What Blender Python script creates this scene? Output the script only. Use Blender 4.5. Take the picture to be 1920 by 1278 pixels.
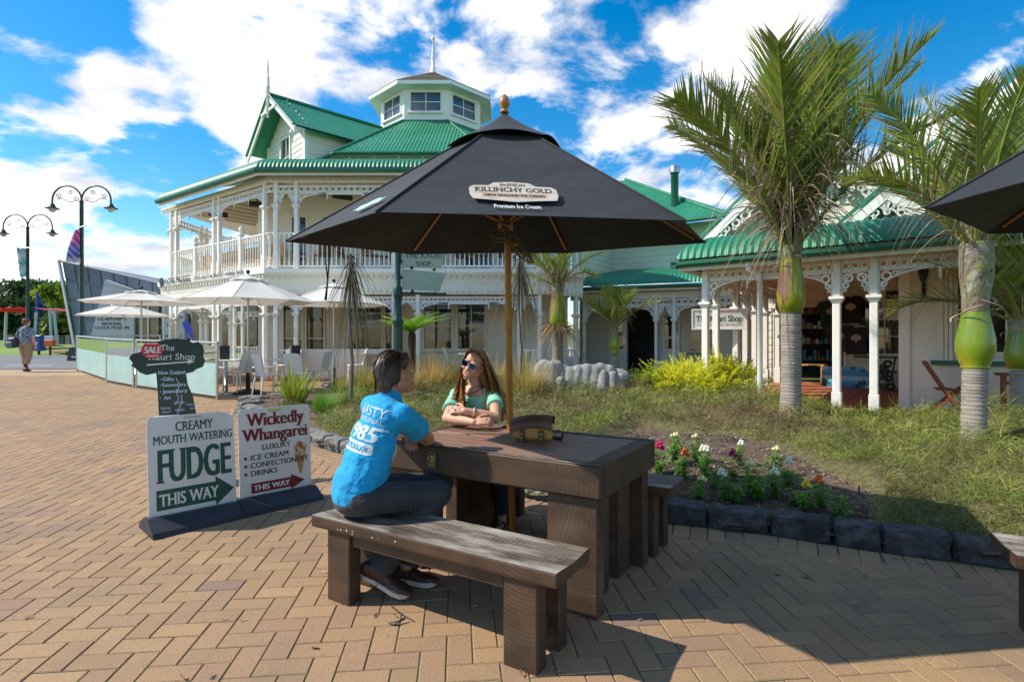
import bpy, math, random
import numpy as np
from mathutils import Vector, Matrix
for _o in list(bpy.data.objects): bpy.data.objects.remove(_o)
SC = bpy.context.scene
COL = SC.collection
random.seed(7); RNG = np.random.default_rng(7)
PI = math.pi

# ------------------------------------------------------------------ camera
F, CAMH, SLOPE = 1045.0, 1.48, 0.027      # focal length in 1920-wide pixels, eye height, rise of the ground away from the quay
cam = bpy.data.cameras.new('camera'); cam.sensor_width = 36; cam.lens = 36 * F / 1920
cam.clip_start = 0.05; cam.clip_end = 3000
co = bpy.data.objects.new('camera', cam); COL.objects.link(co)
co.location = (0, 0, CAMH); co.rotation_euler = (PI / 2, 0, 0)
SC.camera = co

# ------------------------------------------------------------------ sky and sun
SUN_EL, SUN_AZ = math.radians(45), math.radians(-90)      # the sun stands to the left (-x)
w = bpy.data.worlds.new('World'); SC.world = w; w.use_nodes = True
nt = w.node_tree; N = nt.nodes; L = nt.links
N.clear()
def wn(t, **k):
    n = N.new(t)
    for a, b in k.items(): setattr(n, a, b)
    return n
def wmath(op, a, b=None, clamp=False):
    n = wn('ShaderNodeMath', operation=op, use_clamp=clamp)
    for i, x in enumerate((a, b)):
        if x is None: continue
        if isinstance(x, (int, float)): n.inputs[i].default_value = x
        else: L.new(x, n.inputs[i])
    return n.outputs[0]
sky = wn('ShaderNodeTexSky', sky_type='NISHITA', sun_disc=False, sun_elevation=SUN_EL, sun_rotation=SUN_AZ)
sky.air_density = 1.0; sky.dust_density = 0.3; sky.ozone_density = 2.0
hs = wn('ShaderNodeHueSaturation'); hs.inputs['Saturation'].default_value = 1.5; hs.inputs['Hue'].default_value = 0.495; hs.inputs['Value'].default_value = 0.92
L.new(sky.outputs[0], hs.inputs['Color'])
tc = wn('ShaderNodeTexCoord'); sep = wn('ShaderNodeSeparateXYZ'); L.new(tc.outputs['Generated'], sep.inputs[0])
den = wmath('ADD', wmath('MAXIMUM', sep.outputs[2], 0.0), 0.22)
cmb = wn('ShaderNodeCombineXYZ')
L.new(wmath('DIVIDE', sep.outputs[0], den), cmb.inputs[0]); L.new(wmath('DIVIDE', sep.outputs[1], den), cmb.inputs[1])
n1 = wn('ShaderNodeTexNoise'); n1.inputs['Scale'].default_value = 2.7; n1.inputs['Detail'].default_value = 9; n1.inputs['Roughness'].default_value = 0.6; n1.inputs['Distortion'].default_value = 0.25
L.new(cmb.outputs[0], n1.inputs['Vector'])
def blob(u, v, deg, wgt):      # a bank of cloud round one bearing of the sky
    d = Vector(((u - 960) / F, 1, (639 - v) / F)).normalized()
    dp = wn('ShaderNodeVectorMath', operation='DOT_PRODUCT'); L.new(tc.outputs['Generated'], dp.inputs[0]); dp.inputs[1].default_value = d
    mr = wn('ShaderNodeMapRange', interpolation_type='SMOOTHSTEP'); mr.inputs['From Min'].default_value = math.cos(math.radians(deg)); mr.inputs['From Max'].default_value = math.cos(math.radians(deg * 0.25))
    mr.inputs['To Max'].default_value = wgt
    L.new(dp.outputs['Value'], mr.inputs['Value'])
    return mr.outputs[0]
acc = wmath('ADD', wmath('MULTIPLY', wmath('SUBTRACT', n1.outputs['Fac'], .5), 1.5), .5)
for b in CLOUDS if 'CLOUDS' in globals() else ((520, 80, 15, .15), (450, 230, 8, .10), (860, 60, 10, .09), (120, 440, 12, .20), (20, 330, 7, .08), (1200, 300, 10, .15), (1100, 60, 9, .10), (1350, 120, 8, .10), (100, 150, 6, .24), (235, 195, 4.5, .24), (1450, 60, 6, .12),
           (1700, 40, 15, -.14), (20, 10, 9, -.2), (300, 300, 7, -.2), (60, 240, 4, -.12), (700, 90, 5, -.08), (1880, 190, 8, .22), (1560, 260, 6, -.04), (1640, 260, 9, .18)):
    acc = wmath('ADD', acc, blob(b[0], b[1], b[2], b[3] * .85))
cm = wn('ShaderNodeMapRange', interpolation_type='SMOOTHSTEP'); cm.inputs['From Min'].default_value = 0.48; cm.inputs['From Max'].default_value = 0.70
L.new(acc, cm.inputs['Value'])
n2 = wn('ShaderNodeTexNoise'); n2.inputs['Scale'].default_value = 3.2; n2.inputs['Detail'].default_value = 5
L.new(cmb.outputs[0], n2.inputs['Vector'])
cr = wn('ShaderNodeValToRGB'); cr.color_ramp.elements[0].position = 0.34; cr.color_ramp.elements[0].color = (3.4, 3.6, 4.1, 1)
cr.color_ramp.elements[1].position = 0.62; cr.color_ramp.elements[1].color = (7.2, 6.9, 6.6, 1)
L.new(n2.outputs['Fac'], cr.inputs[0])
mx = wn('ShaderNodeMix', data_type='RGBA'); L.new(cm.outputs[0], mx.inputs['Factor']); L.new(hs.outputs[0], mx.inputs['A']); L.new(cr.outputs[0], mx.inputs['B'])
bg = wn('ShaderNodeBackground'); bg.inputs['Strength'].default_value = 0.15
L.new(mx.outputs['Result'], bg.inputs['Color'])
wo = wn('ShaderNodeOutputWorld'); L.new(bg.outputs[0], wo.inputs[0])
sl = bpy.data.lights.new('sun', 'SUN'); sl.energy = 4.0; sl.angle = math.radians(0.55); sl.color = (1.0, 0.92, 0.79)
so = bpy.data.objects.new('sun', sl); COL.objects.link(so)
so.rotation_euler = Vector((math.cos(SUN_EL), 0.02, -math.sin(SUN_EL))).to_track_quat('-Z', 'Y').to_euler()
vs = SC.view_settings; vs.view_transform = 'Standard'; vs.look = 'None'; vs.gamma = 1; vs.use_curve_mapping = False; vs.exposure = 0.5
SC.cycles.max_bounces = 8; SC.cycles.transparent_max_bounces = 12; SC.cycles.sample_clamp_indirect = 6; SC.cycles.caustics_reflective = False; SC.cycles.caustics_refractive = False
SC.cycles.use_denoising = True

# ------------------------------------------------------------------ places
def gz(y): return SLOPE * y
def G(u, v, dz=0):                  # the point of the ground seen at a pixel of the photograph
    d = (CAMH - dz) / ((v - 639) / F + SLOPE)
    return Vector(((u - 960) / F * d, d, gz(d) + dz))
def P(u, v, d):                     # the point at a given distance seen there
    return Vector(((u - 960) / F * d, d, CAMH + (639 - v) / F * d))

# ------------------------------------------------------------------ mesh helpers
def rot(ax, a): return Matrix.Rotation(a, 4, ax)
def tr(*p): return Matrix.Translation(Vector(p) if len(p) == 3 else Vector(p[0]))
I4 = Matrix.Identity(4)
def align(d, up=(0, 0, 1)):         # matrix whose z runs along d
    z = Vector(d).normalized(); u = Vector(up)
    if abs(z.dot(u)) > 0.999: u = Vector((0, 1, 0))
    x = u.cross(z).normalized(); y = z.cross(x)
    return Matrix((x, y, z)).transposed().to_4x4()
class MB:
    def __init__(s): s.v = []; s.f = []; s.m = []; s.s = []
    def add(s, vs, fs, M=None, mi=0, smooth=False):
        o = len(s.v)
        if M is None: s.v.extend(tuple(x) for x in vs)
        else: s.v.extend(tuple(M @ Vector(x)) for x in vs)
        for f in fs: s.f.append([i + o for i in f]); s.m.append(mi); s.s.append(smooth)
        return s
    def box(s, lo, hi, M=None, mi=0, bev=0.0):
        x0, y0, z0 = lo; x1, y1, z1 = hi
        if bev <= 0:
            vs = [(x, y, z) for z in (z0, z1) for y in (y0, y1) for x in (x0, x1)]
            return s.add(vs, [(0, 2, 3, 1), (4, 5, 7, 6), (0, 1, 5, 4), (2, 6, 7, 3), (0, 4, 6, 2), (1, 3, 7, 5)], M, mi)
        b = min(bev, (x1 - x0) * .45, (y1 - y0) * .45, (z1 - z0) * .45)
        vs = []; ix = {}
        for cx in (0, 1):
            for cy in (0, 1):
                for cz in (0, 1):
                    p = [x1 if cx else x0, y1 if cy else y0, z1 if cz else z0]
                    q = [p[0] + (-b if cx else b), p[1] + (-b if cy else b), p[2] + (-b if cz else b)]
                    for a in range(3):
                        r = list(q); r[a] = p[a]; ix[(cx, cy, cz, a)] = len(vs); vs.append(r)
        fs = []
        for a in range(3):
            o1, o2 = [k for k in range(3) if k != a]
            for c in (0, 1):
                def k(i, j):
                    t = [0, 0, 0]; t[a] = c; t[o1] = i; t[o2] = j; return ix[(t[0], t[1], t[2], a)]
                fs.append((k(0, 0), k(1, 0), k(1, 1), k(0, 1)))
        for a in range(3):
            o1, o2 = [k for k in range(3) if k != a]
            for i in (0, 1):
                for j in (0, 1):
                    def k2(c, w):
                        t = [0, 0, 0]; t[a] = c; t[o1] = i; t[o2] = j; return ix[(t[0], t[1], t[2], w)]
                    fs.append((k2(0, o1), k2(1, o1), k2(1, o2), k2(0, o2)))
        for c in ((x, y, z) for x in (0, 1) for y in (0, 1) for z in (0, 1)):
            fs.append((ix[c + (0,)], ix[c + (1,)], ix[c + (2,)]))
        return s.add(vs, fs, M, mi)
    def tube(s, pts, r, n=8, M=None, mi=0, cap=True, flat=1.0, smooth=True):
        pts = [Vector(p) for p in pts]; k = len(pts)
        rs = r if isinstance(r, (list, tuple)) else [r] * k
        vs = []; fs = []; up = None
        for i, p in enumerate(pts):
            t = (pts[min(i + 1, k - 1)] - pts[max(i - 1, 0)]).normalized()
            if up is None:
                up = Vector((0, 0, 1)) if abs(t.z) < .9 else Vector((1, 0, 0))
            x = up.cross(t).normalized() if up.cross(t).length > 1e-5 else Vector((1, 0, 0)); y = t.cross(x); up = y
            for j in range(n):
                a = 2 * PI * j / n
                vs.append(p + x * (math.cos(a) * rs[i]) + y * (math.sin(a) * rs[i] * flat))
        for i in range(k - 1):
            for j in range(n):
                a, b = i * n + j, i * n + (j + 1) % n
                fs.append((a, b, b + n, a + n))
        s.add(vs, fs, M, mi, smooth)
        if cap:
            s.add(vs[:n], [tuple(range(n))[::-1]], M, mi); s.add(vs[-n:], [tuple(range(n))], M, mi)
        return s
    def lathe(s, prof, n=16, M=None, mi=0, smooth=True, cap=True, wob=None):
        vs = []; fs = []
        for i, (r, z) in enumerate(prof):
            for j in range(n):
                a = 2 * PI * j / n; q = r * (1 + (wob(a, z) if wob else 0)); vs.append((q * math.cos(a), q * math.sin(a), z))
        for i in range(len(prof) - 1):
            for j in range(n):
                a, b = i * n + j, i * n + (j + 1) % n
                fs.append((a, b, b + n, a + n))
        s.add(vs, fs, M, mi, smooth)
        if cap:
            if prof[0][0] > 1e-4: s.add(vs[:n], [tuple(range(n))[::-1]], M, mi)
            if prof[-1][0] > 1e-4: s.add(vs[-n:], [tuple(range(n))], M, mi)
        return s
    def prism(s, poly, z0, z1, M=None, mi=0, mi2=None):      # polygon in xy, thickness along z
        n = len(poly)
        a = sum(poly[i][0] * poly[(i + 1) % n][1] - poly[(i + 1) % n][0] * poly[i][1] for i in range(n))
        if a < 0: poly = poly[::-1]
        vs = [(x, y, z0) for x, y in poly] + [(x, y, z1) for x, y in poly]
        s.add(vs, [tuple(range(n))[::-1], tuple(range(n, 2 * n))], M, mi)
        s.add(vs, [(i, (i + 1) % n, (i + 1) % n + n, i + n) for i in range(n)], M, mi if mi2 is None else mi2)
        return s
    def grid(s, fn, nu, nv, M=None, mi=0, smooth=True, closed_u=False):
        vs = [fn(i / nu, j / nv) for j in range(nv + 1) for i in range(nu + 1)]
        fs = [(j * (nu + 1) + i, j * (nu + 1) + i + 1, (j + 1) * (nu + 1) + i + 1, (j + 1) * (nu + 1) + i) for j in range(nv) for i in range(nu)]
        return s.add(vs, fs, M, mi, smooth)
    def sphere(s, c, r, n=10, m=7, M=None, mi=0):
        r = (r, r, r) if isinstance(r, (int, float)) else r
        vs = [(c[0] + r[0] * math.sin(PI * i / m) * math.cos(2 * PI * j / n), c[1] + r[1] * math.sin(PI * i / m) * math.sin(2 * PI * j / n), c[2] + r[2] * math.cos(PI * i / m)) for i in range(m + 1) for j in range(n)]
        fs = [(i * n + j, (i + 1) * n + j, (i + 1) * n + (j + 1) % n, i * n + (j + 1) % n) for i in range(m) for j in range(n)]
        return s.add(vs, fs, M, mi, True)
    def mesh(s, name, mats):
        me = bpy.data.meshes.new(name); me.from_pydata(s.v, [], s.f)
        for m in mats if isinstance(mats, (list, tuple)) else [mats]: me.materials.append(m)
        me.polygons.foreach_set('material_index', s.m); me.polygons.foreach_set('use_smooth', s.s); me.update()
        return me
    def build(s, name, mats, parent=None, world=False, loc=None, **props):
        if parent is not None and world:
            inv = wmat(parent).inverted(); s.v = [tuple(inv @ Vector(v)) for v in s.v]
        o = bpy.data.objects.new(name, s.mesh(name, mats)); COL.objects.link(o)
        if loc is not None:
            L_ = Vector(loc); o.data.transform(Matrix.Translation(-L_)); o.location = L_
        if parent is not None: o.parent = parent
        for k, v_ in props.items(): o[k] = v_
        return o
def wmat(o):
    m = o.matrix_basis.copy()
    while o.parent is not None: o = o.parent; m = o.matrix_basis @ m
    return m
def thing(name, label, cat, loc=(0, 0, 0), rz=0, group=None):
    o = bpy.data.objects.new(name, None); COL.objects.link(o); o.empty_display_size = .1
    o.location = loc; o.rotation_euler = (0, 0, rz); o['label'] = label; o['category'] = cat
    if group: o['group'] = group
    return o
def tag(o, label, cat, group=None):
    o['label'] = label; o['category'] = cat
    if group: o['group'] = group
    return o
def dup(root, loc, rz=0, label=None, scale=None):
    r = root.copy(); COL.objects.link(r); r.location = loc; r.rotation_euler = (0, 0, rz)
    if scale: r.scale = (scale,) * 3
    if label: r['label'] = label
    for ch in list(root.children):
        c = ch.copy(); COL.objects.link(c); c.parent = r
        for g in list(ch.children):
            d = g.copy(); COL.objects.link(d); d.parent = c
    return r
def inst(src, parent=None, M=None, name=None):      # another object on the same mesh
    o = bpy.data.objects.new(name or src.name.split('.')[0], src.data); COL.objects.link(o)
    o.parent = parent if parent is not None else src.parent
    if M is not None: o.matrix_basis = M
    return o
def np_mesh(name, verts, quads, mats, parent=None, cols=None, smooth=False, world=False, mi=None, **props):
    verts = np.asarray(verts, np.float32).reshape(-1, 3); quads = np.asarray(quads, np.int32)
    if parent is not None and world:
        inv = np.array(wmat(parent).inverted()); verts = verts @ inv[:3, :3].T + inv[:3, 3]
    k = quads.shape[1]; me = bpy.data.meshes.new(name)
    me.vertices.add(len(verts)); me.vertices.foreach_set('co', verts.astype(np.float32).ravel())
    me.loops.add(quads.size); me.loops.foreach_set('vertex_index', quads.ravel())
    me.polygons.add(len(quads)); me.polygons.foreach_set('loop_start', np.arange(0, quads.size, k, dtype=np.int32))
    try: me.polygons.foreach_set('loop_total', np.full(len(quads), k, np.int32))
    except Exception: pass
    for m in mats if isinstance(mats, (list, tuple)) else [mats]: me.materials.append(m)
    if mi is not None: me.polygons.foreach_set('material_index', np.asarray(mi, np.int32))
    me.update(calc_edges=True); me.validate()
    if smooth: me.polygons.foreach_set('use_smooth', np.ones(len(quads), bool))
    if cols is not None:
        at = me.color_attributes.new('col', 'FLOAT_COLOR', 'POINT')
        at.data.foreach_set('color', np.concatenate([cols, np.ones((len(cols), 1))], 1).astype(np.float32).ravel())
    o = bpy.data.objects.new(name, me); COL.objects.link(o)
    if parent is not None: o.parent = parent
    for a, b in props.items(): o[a] = b
    return o
def blades(base, d, length, width, bend, cols, seg=3, side=None, tipw=0.12, curl=None):
    """ribbons: base (n,3), direction (n,3), droop `bend` pulls the tip along -z (or along `curl`); returns verts, quads, colours"""
    base = np.asarray(base, float); n = len(base); d = np.asarray(d, float); d = d / np.linalg.norm(d, axis=1, keepdims=True)
    length = np.broadcast_to(length, n).astype(float); width = np.broadcast_to(width, n).astype(float); bend = np.broadcast_to(bend, n).astype(float)
    down = np.array([[0, 0, -1.0]]) if curl is None else np.asarray(curl, float)
    if side is None:
        side = np.cross(d, RNG.normal(size=(n, 3)))
    side = side / (np.linalg.norm(side, axis=1, keepdims=True) + 1e-9)
    V = np.zeros((n, seg + 1, 2, 3)); C = np.zeros((n, seg + 1, 2, 3))
    for i in range(seg + 1):
        t = i / seg
        c = base + d * (length * t)[:, None] + down * (bend * length * t * t)[:, None]
        wd = width * ((1 - t) * (1 - tipw) + tipw) * (0.7 + 0.6 * min(1, t * 4) if i == 0 else 1)
        V[:, i, 0] = c - side * wd[:, None] / 2; V[:, i, 1] = c + side * wd[:, None] / 2
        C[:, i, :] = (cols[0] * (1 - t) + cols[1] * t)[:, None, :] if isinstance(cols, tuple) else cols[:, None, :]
    q = []
    idx = np.arange(n * (seg + 1) * 2).reshape(n, seg + 1, 2)
    Q = np.stack([idx[:, :-1, 0], idx[:, :-1, 1], idx[:, 1:, 1], idx[:, 1:, 0]], -1).reshape(-1, 4)
    return V.reshape(-1, 3), Q, C.reshape(-1, 3)
def join_np(parts):
    vs, qs, cs = [], [], []; o = 0
    for v, q, c in parts: vs.append(v); qs.append(q + o); cs.append(c); o += len(v)
    return np.concatenate(vs), np.concatenate(qs), np.concatenate(cs)

# ------------------------------------------------------------------ lettering (outlines of the built-in font)
CH = 'ABCDEFGHIJKLMNOPQRSTUVWXYZabcdefghijklmnopqrstuvwxyz0123456789&+-./'
GLY = {}
def _glyphs():
    tmp = []
    def mk(sx):
        c = bpy.data.curves.new('t', 'FONT'); c.body = sx; c.resolution_u = 3; c.fill_mode = 'FRONT'
        o = bpy.data.objects.new('t', c); COL.objects.link(o); tmp.append(o); return o
    g = {c: (mk(c), mk('H' + c + 'H')) for c in CH}; hh = mk('HH')
    dg = bpy.context.evaluated_depsgraph_get(); dg.update()
    def wd(o):
        me = o.evaluated_get(dg).to_mesh(); x = [v.co.x for v in me.vertices]; o.evaluated_get(dg).to_mesh_clear(); return max(x) - min(x)
    w0 = wd(hh)
    for c, (a, b) in g.items():
        me = a.evaluated_get(dg).to_mesh()
        vs = [(v.co.x, v.co.y) for v in me.vertices]; fs = [tuple(p.vertices) for p in me.polygons]
        ec = {}
        for f in fs:
            for i in range(len(f)):
                e = (f[i], f[(i + 1) % len(f)]); k = tuple(sorted(e)); ec[k] = ec.get(k, 0) + 1
        be = [k for k, n_ in ec.items() if n_ == 1]
        a.evaluated_get(dg).to_mesh_clear()
        GLY[c] = (vs, fs, wd(b) - w0, be)
    for o in tmp:
        c = o.data; bpy.data.objects.remove(o); bpy.data.curves.remove(c)
_glyphs()
LEAD = [0]
def text(mb, s, x0, y0, h, width=None, M=None, mi=0, serif=0.0, fat=0.0, align_='l', shear=0.0, space=0.0, step=0.00012):
    """flat lettering in the xy plane of M, cap height h, fitted to `width`; serif adds slab ends, fat thickens stems"""
    sc = h / 0.70; adv = 0; items = []
    for c in s:
        if c == ' ': adv += 0.30; continue
        if c not in GLY: continue
        items.append((c, adv)); adv += GLY[c][2] + space
    sx = (width / (adv * sc)) if width else 1.0
    tot = adv * sc * sx
    ox = x0 - (tot / 2 if align_ == 'c' else tot if align_ == 'r' else 0)
    for c, a in items:
        vs, fs, _, be = GLY[c]
        for k in range(2 if fat > 0 else 1):
            LEAD[0] = (LEAD[0] + 1) % 8; z = LEAD[0] * step
            dx = 0 if k == 0 else fat
            mb.add([(ox + (a + x + dx + shear * y) * sc * sx, y0 + y * sc, z) for x, y in vs], fs, M, mi)
        if serif:
            for i, j in be:
                (xa, ya), (xb, yb) = vs[i], vs[j]
                if abs(ya - yb) < .004 and .04 < abs(xa - xb) < .24 and (abs(ya) < .02 or ya > .44 or ya < -.1):
                    l, r = min(xa, xb) - serif, max(xa, xb) + serif + fat
                    t = .035; lo, hi = (ya, ya + t) if ya < .2 else (ya - t, ya)
                    LEAD[0] = (LEAD[0] + 1) % 8; z = LEAD[0] * step
                    mb.add([(ox + (a + l + shear * lo) * sc * sx, y0 + lo * sc, z), (ox + (a + r + shear * lo) * sc * sx, y0 + lo * sc, z), (ox + (a + r + shear * hi) * sc * sx, y0 + hi * sc, z), (ox + (a + l + shear * hi) * sc * sx, y0 + hi * sc, z)], [(0, 1, 2, 3)], M, mi)
    return tot

# ------------------------------------------------------------------ materials
def mat(name, col, rough=0.6, noise=(), bump=(), metal=0.0, spec=0.5, rand=0.0, stretch=None, attr=None, sheen=0, transl=0.0, alpha=1.0, obj=False, coat=0, extra=None):
    """noise: (scale, detail, colour, from, to); bump: (scale, strength, distance)"""
    m = bpy.data.materials.new(name); m.use_nodes = True
    t = m.node_tree; n = t.nodes; l = t.links; b = n['Principled BSDF']
    b.inputs['Roughness'].default_value = rough; b.inputs['Metallic'].default_value = metal; b.inputs['Specular IOR Level'].default_value = spec
    if coat: b.inputs['Coat Weight'].default_value = coat
    if sheen: b.inputs['Sheen Weight'].default_value = sheen
    if alpha < 1: b.inputs['Alpha'].default_value = alpha
    if obj: pos = n.new('ShaderNodeTexCoord').outputs['Object']
    else: pos = n.new('ShaderNodeNewGeometry').outputs['Position']
    if stretch:
        mp = n.new('ShaderNodeMapping'); mp.inputs['Scale'].default_value = stretch; l.new(pos, mp.inputs[0]); pos = mp.outputs[0]
    if attr:
        a = n.new('ShaderNodeVertexColor'); a.layer_name = attr; cur = a.outputs[0]
    else:
        r = n.new('ShaderNodeRGB'); r.outputs[0].default_value = (*col, 1); cur = r.outputs[0]
    for sc, det, c2, lo, hi in noise:
        nz = n.new('ShaderNodeTexNoise'); nz.inputs['Scale'].default_value = sc; nz.inputs['Detail'].default_value = det; l.new(pos, nz.inputs['Vector'])
        mr = n.new('ShaderNodeMapRange'); mr.inputs['From Min'].default_value = lo; mr.inputs['From Max'].default_value = hi; l.new(nz.outputs['Fac'], mr.inputs['Value'])
        mxn = n.new('ShaderNodeMix'); mxn.data_type = 'RGBA'; l.new(mr.outputs[0], mxn.inputs['Factor']); l.new(cur, mxn.inputs['A']); mxn.inputs['B'].default_value = (*c2, 1)
        cur = mxn.outputs['Result']
    if rand:
        oi = n.new('ShaderNodeObjectInfo'); mr = n.new('ShaderNodeMapRange'); mr.inputs['To Min'].default_value = 1 - rand; mr.inputs['To Max'].default_value = 1 + rand; l.new(oi.outputs['Random'], mr.inputs['Value'])
        hv = n.new('ShaderNodeHueSaturation'); l.new(mr.outputs[0], hv.inputs['Value']); l.new(cur, hv.inputs['Color']); cur = hv.outputs[0]
    if extra: cur = extra(n, l, pos, cur, b)
    l.new(cur, b.inputs['Base Color'])
    prev = None
    for sc, st, di in bump:
        nz = n.new('ShaderNodeTexNoise'); nz.inputs['Scale'].default_value = sc; nz.inputs['Detail'].default_value = 4; l.new(pos, nz.inputs['Vector'])
        bp = n.new('ShaderNodeBump'); bp.inputs['Strength'].default_value = st; bp.inputs['Distance'].default_value = di; l.new(nz.outputs['Fac'], bp.inputs['Height'])
        if prev: l.new(prev, bp.inputs['Normal'])
        prev = bp.outputs[0]; l.new(prev, b.inputs['Normal'])
    if transl:
        tr_ = n.new('ShaderNodeBsdfTranslucent'); l.new(cur, tr_.inputs['Color']); ms = n.new('ShaderNodeMixShader'); ms.inputs[0].default_value = transl
        l.new(b.outputs[0], ms.inputs[1]); l.new(tr_.outputs[0], ms.inputs[2]); l.new(ms.outputs[0], n['Material Output'].inputs[0])
    return m
def mapr(n, l, val, a, b, c=0, d=1):
    mr = n.new('ShaderNodeMapRange'); mr.inputs['From Min'].default_value = a; mr.inputs['From Max'].default_value = b; mr.inputs['To Min'].default_value = c; mr.inputs['To Max'].default_value = d
    l.new(val, mr.inputs['Value']); return mr.outputs[0]
def mixc(n, l, fac, a, b):
    m = n.new('ShaderNodeMix'); m.data_type = 'RGBA'
    if isinstance(fac, (int, float)): m.inputs['Factor'].default_value = fac
    else: l.new(fac, m.inputs['Factor'])
    for k, x in (('A', a), ('B', b)):
        if isinstance(x, tuple): m.inputs[k].default_value = (*x, 1)
        else: l.new(x, m.inputs[k])
    return m.outputs['Result']
def glass(name, tint=(0.8, 0.85, 0.85), mix=0.2, rough=0.02):      # clear pane: see-through with a mirror gloss
    m = bpy.data.materials.new(name); m.use_nodes = True; n = m.node_tree.nodes; l = m.node_tree.links; n.clear()
    tb = n.new('ShaderNodeBsdfTransparent'); tb.inputs[0].default_value = (*tint, 1)
    gb = n.new('ShaderNodeBsdfGlossy'); gb.inputs['Roughness'].default_value = rough
    fr = n.new('ShaderNodeLayerWeight'); fr.inputs['Blend'].default_value = mix
    ms = n.new('ShaderNodeMixShader'); l.new(fr.outputs['Fresnel'], ms.inputs[0]); l.new(tb.outputs[0], ms.inputs[1]); l.new(gb.outputs[0], ms.inputs[2])
    o = n.new('ShaderNodeOutputMaterial'); l.new(ms.outputs[0], o.inputs[0]); return m
# ================================================================== materials
def _speck(n, l, pos, cur, b):
    nz = n.new('ShaderNodeTexNoise'); nz.inputs['Scale'].default_value = 190; nz.inputs['Detail'].default_value = 3; l.new(pos, nz.inputs['Vector'])
    f = mapr(n, l, nz.outputs['Fac'], .57, .64, 0, .8)
    cur = mixc(n, l, f, cur, (.07, .055, .05))
    vz = n.new('ShaderNodeTexNoise'); vz.inputs['Scale'].default_value = 1.6; vz.inputs['Detail'].default_value = 7; l.new(pos, vz.inputs['Vector'])
    gz_ = n.new('ShaderNodeTexVoronoi'); gz_.inputs['Scale'].default_value = 1.15; l.new(pos, gz_.inputs['Vector'])
    return mixc(n, l, mapr(n, l, vz.outputs['Fac'], .48, .72, 0, .5), mixc(n, l, mapr(n, l, gz_.outputs['Distance'], .035, .022, 0, .8), cur, (.10, .09, .085)), (.17, .135, .10))
def _tone(tones):
    def f(n, l, pos, cur, b):
        oi = n.new('ShaderNodeObjectInfo'); at = n.new('ShaderNodeAttribute'); at.attribute_name = 'tone'
        ad = n.new('ShaderNodeMath'); ad.operation = 'ADD'; l.new(oi.outputs['Random'], ad.inputs[0]); l.new(at.outputs['Fac'], ad.inputs[1])
        fr = n.new('ShaderNodeMath'); fr.operation = 'FRACT'; l.new(ad.outputs[0], fr.inputs[0])
        cr_ = n.new('ShaderNodeValToRGB'); cr_.color_ramp.interpolation = 'LINEAR'
        while len(cr_.color_ramp.elements) < len(tones): cr_.color_ramp.elements.new(0.5)
        for e, (p, c) in zip(cr_.color_ramp.elements, tones): e.position = p; e.color = (*c, 1)
        l.new(fr.outputs[0], cr_.inputs[0])
        return _speck(n, l, pos, cr_.outputs[0], b)
    return f
M_BRICK = mat('clay_paver', (.5, .3, .18), .85, bump=((260, .25, .002), (30, .15, .003)), extra=_tone([(0, (.395, .252, .127)), (.3, (.32, .20, .105)), (.6, (.378, .235, .122)), (.88, (.315, .19, .112)), (.955, (.335, .20, .115)), (.985, (.30, .185, .12)), (1, (.22, .155, .125))]))
M_JOINT = mat('joint_sand', (.085, .065, .04), .95, noise=((1.7, 4, (.07, .12, .015), .44, .58), (40, 3, (.05, .04, .03), .5, .7)), bump=((180, .5, .004),))
M_FARBRICK = mat('paving_far', (.42, .28, .17), .9, noise=((3, 5, (.36, .24, .15), .4, .6), (9, 3, (.45, .28, .18), .55, .7)))
M_ASPH = mat('asphalt', (.16, .17, .18), .9, noise=((2, 5, (.20, .205, .21), .45, .65), (90, 2, (.1, .1, .1), .55, .7)), bump=((200, .3, .003),))
M_LAWN = mat('lawn', (.17, .27, .035), .9, noise=((3, 5, (.11, .19, .02), .4, .65), (.4, 3, (.22, .30, .05), .5, .65)))
M_LAND = mat('earth', (.14, .17, .06), .95, noise=((.1, 4, (.10, .12, .05), .4, .6),))
M_MULCH = mat('mulch', (.105, .068, .045), .95, noise=((22, 4, (.20, .14, .095), .5, .64), (3, 3, (.045, .03, .022), .48, .62), (60, 2, (.27, .20, .14), .64, .72)), bump=((45, .9, .02), (120, .6, .008)))
M_BASALT = mat('basalt', (.045, .045, .05), .85, noise=((14, 5, (.085, .085, .09), .45, .62), (60, 3, (.16, .16, .155), .66, .74), (3, 3, (.03, .03, .032), .5, .6)), bump=((16, .8, .03), (70, .6, .008)))
M_BASALT2 = mat('basalt_pale', (.16, .16, .155), .9, noise=((14, 5, (.24, .235, .22), .45, .62), (40, 3, (.09, .09, .09), .6, .7)), bump=((16, .8, .03), (70, .6, .008)))
M_CREAM = mat('cream_paint', (.82, .775, .65), .5, noise=((1.2, 4, (.77, .715, .58), .45, .7),), bump=((25, .06, .01),))
M_WHITE = mat('white_paint', (.86, .84, .78), .45, noise=((1.5, 4, (.80, .775, .70), .5, .7),))
M_BOARD = mat('weatherboard_paint', (.81, .77, .655), .55, noise=((.9, 4, (.75, .705, .585), .45, .7),), bump=((18, .08, .01),))
M_TRIMG = mat('green_trim', (.012, .13, .075), .4, noise=((4, 3, (.02, .16, .10), .5, .7),))
M_ROOF = mat('green_roof_iron', (.016, .205, .108), .45, noise=((.8, 5, (.028, .24, .135), .45, .65), (7, 3, (.013, .165, .09), .55, .7), (1.7, 6, (.06, .22, .14), .62, .72)), spec=.5)
M_SHINGLE = mat('timber_shingle', (.26, .20, .14), .9, noise=((12, 4, (.15, .12, .09), .45, .65),), rand=.25, bump=((40, .6, .01),))
M_SHADE = mat('soffit_shaded_cream', (.62, .56, .44), .7)  # cream darkened in its colour for the shade under the verandas
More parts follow.
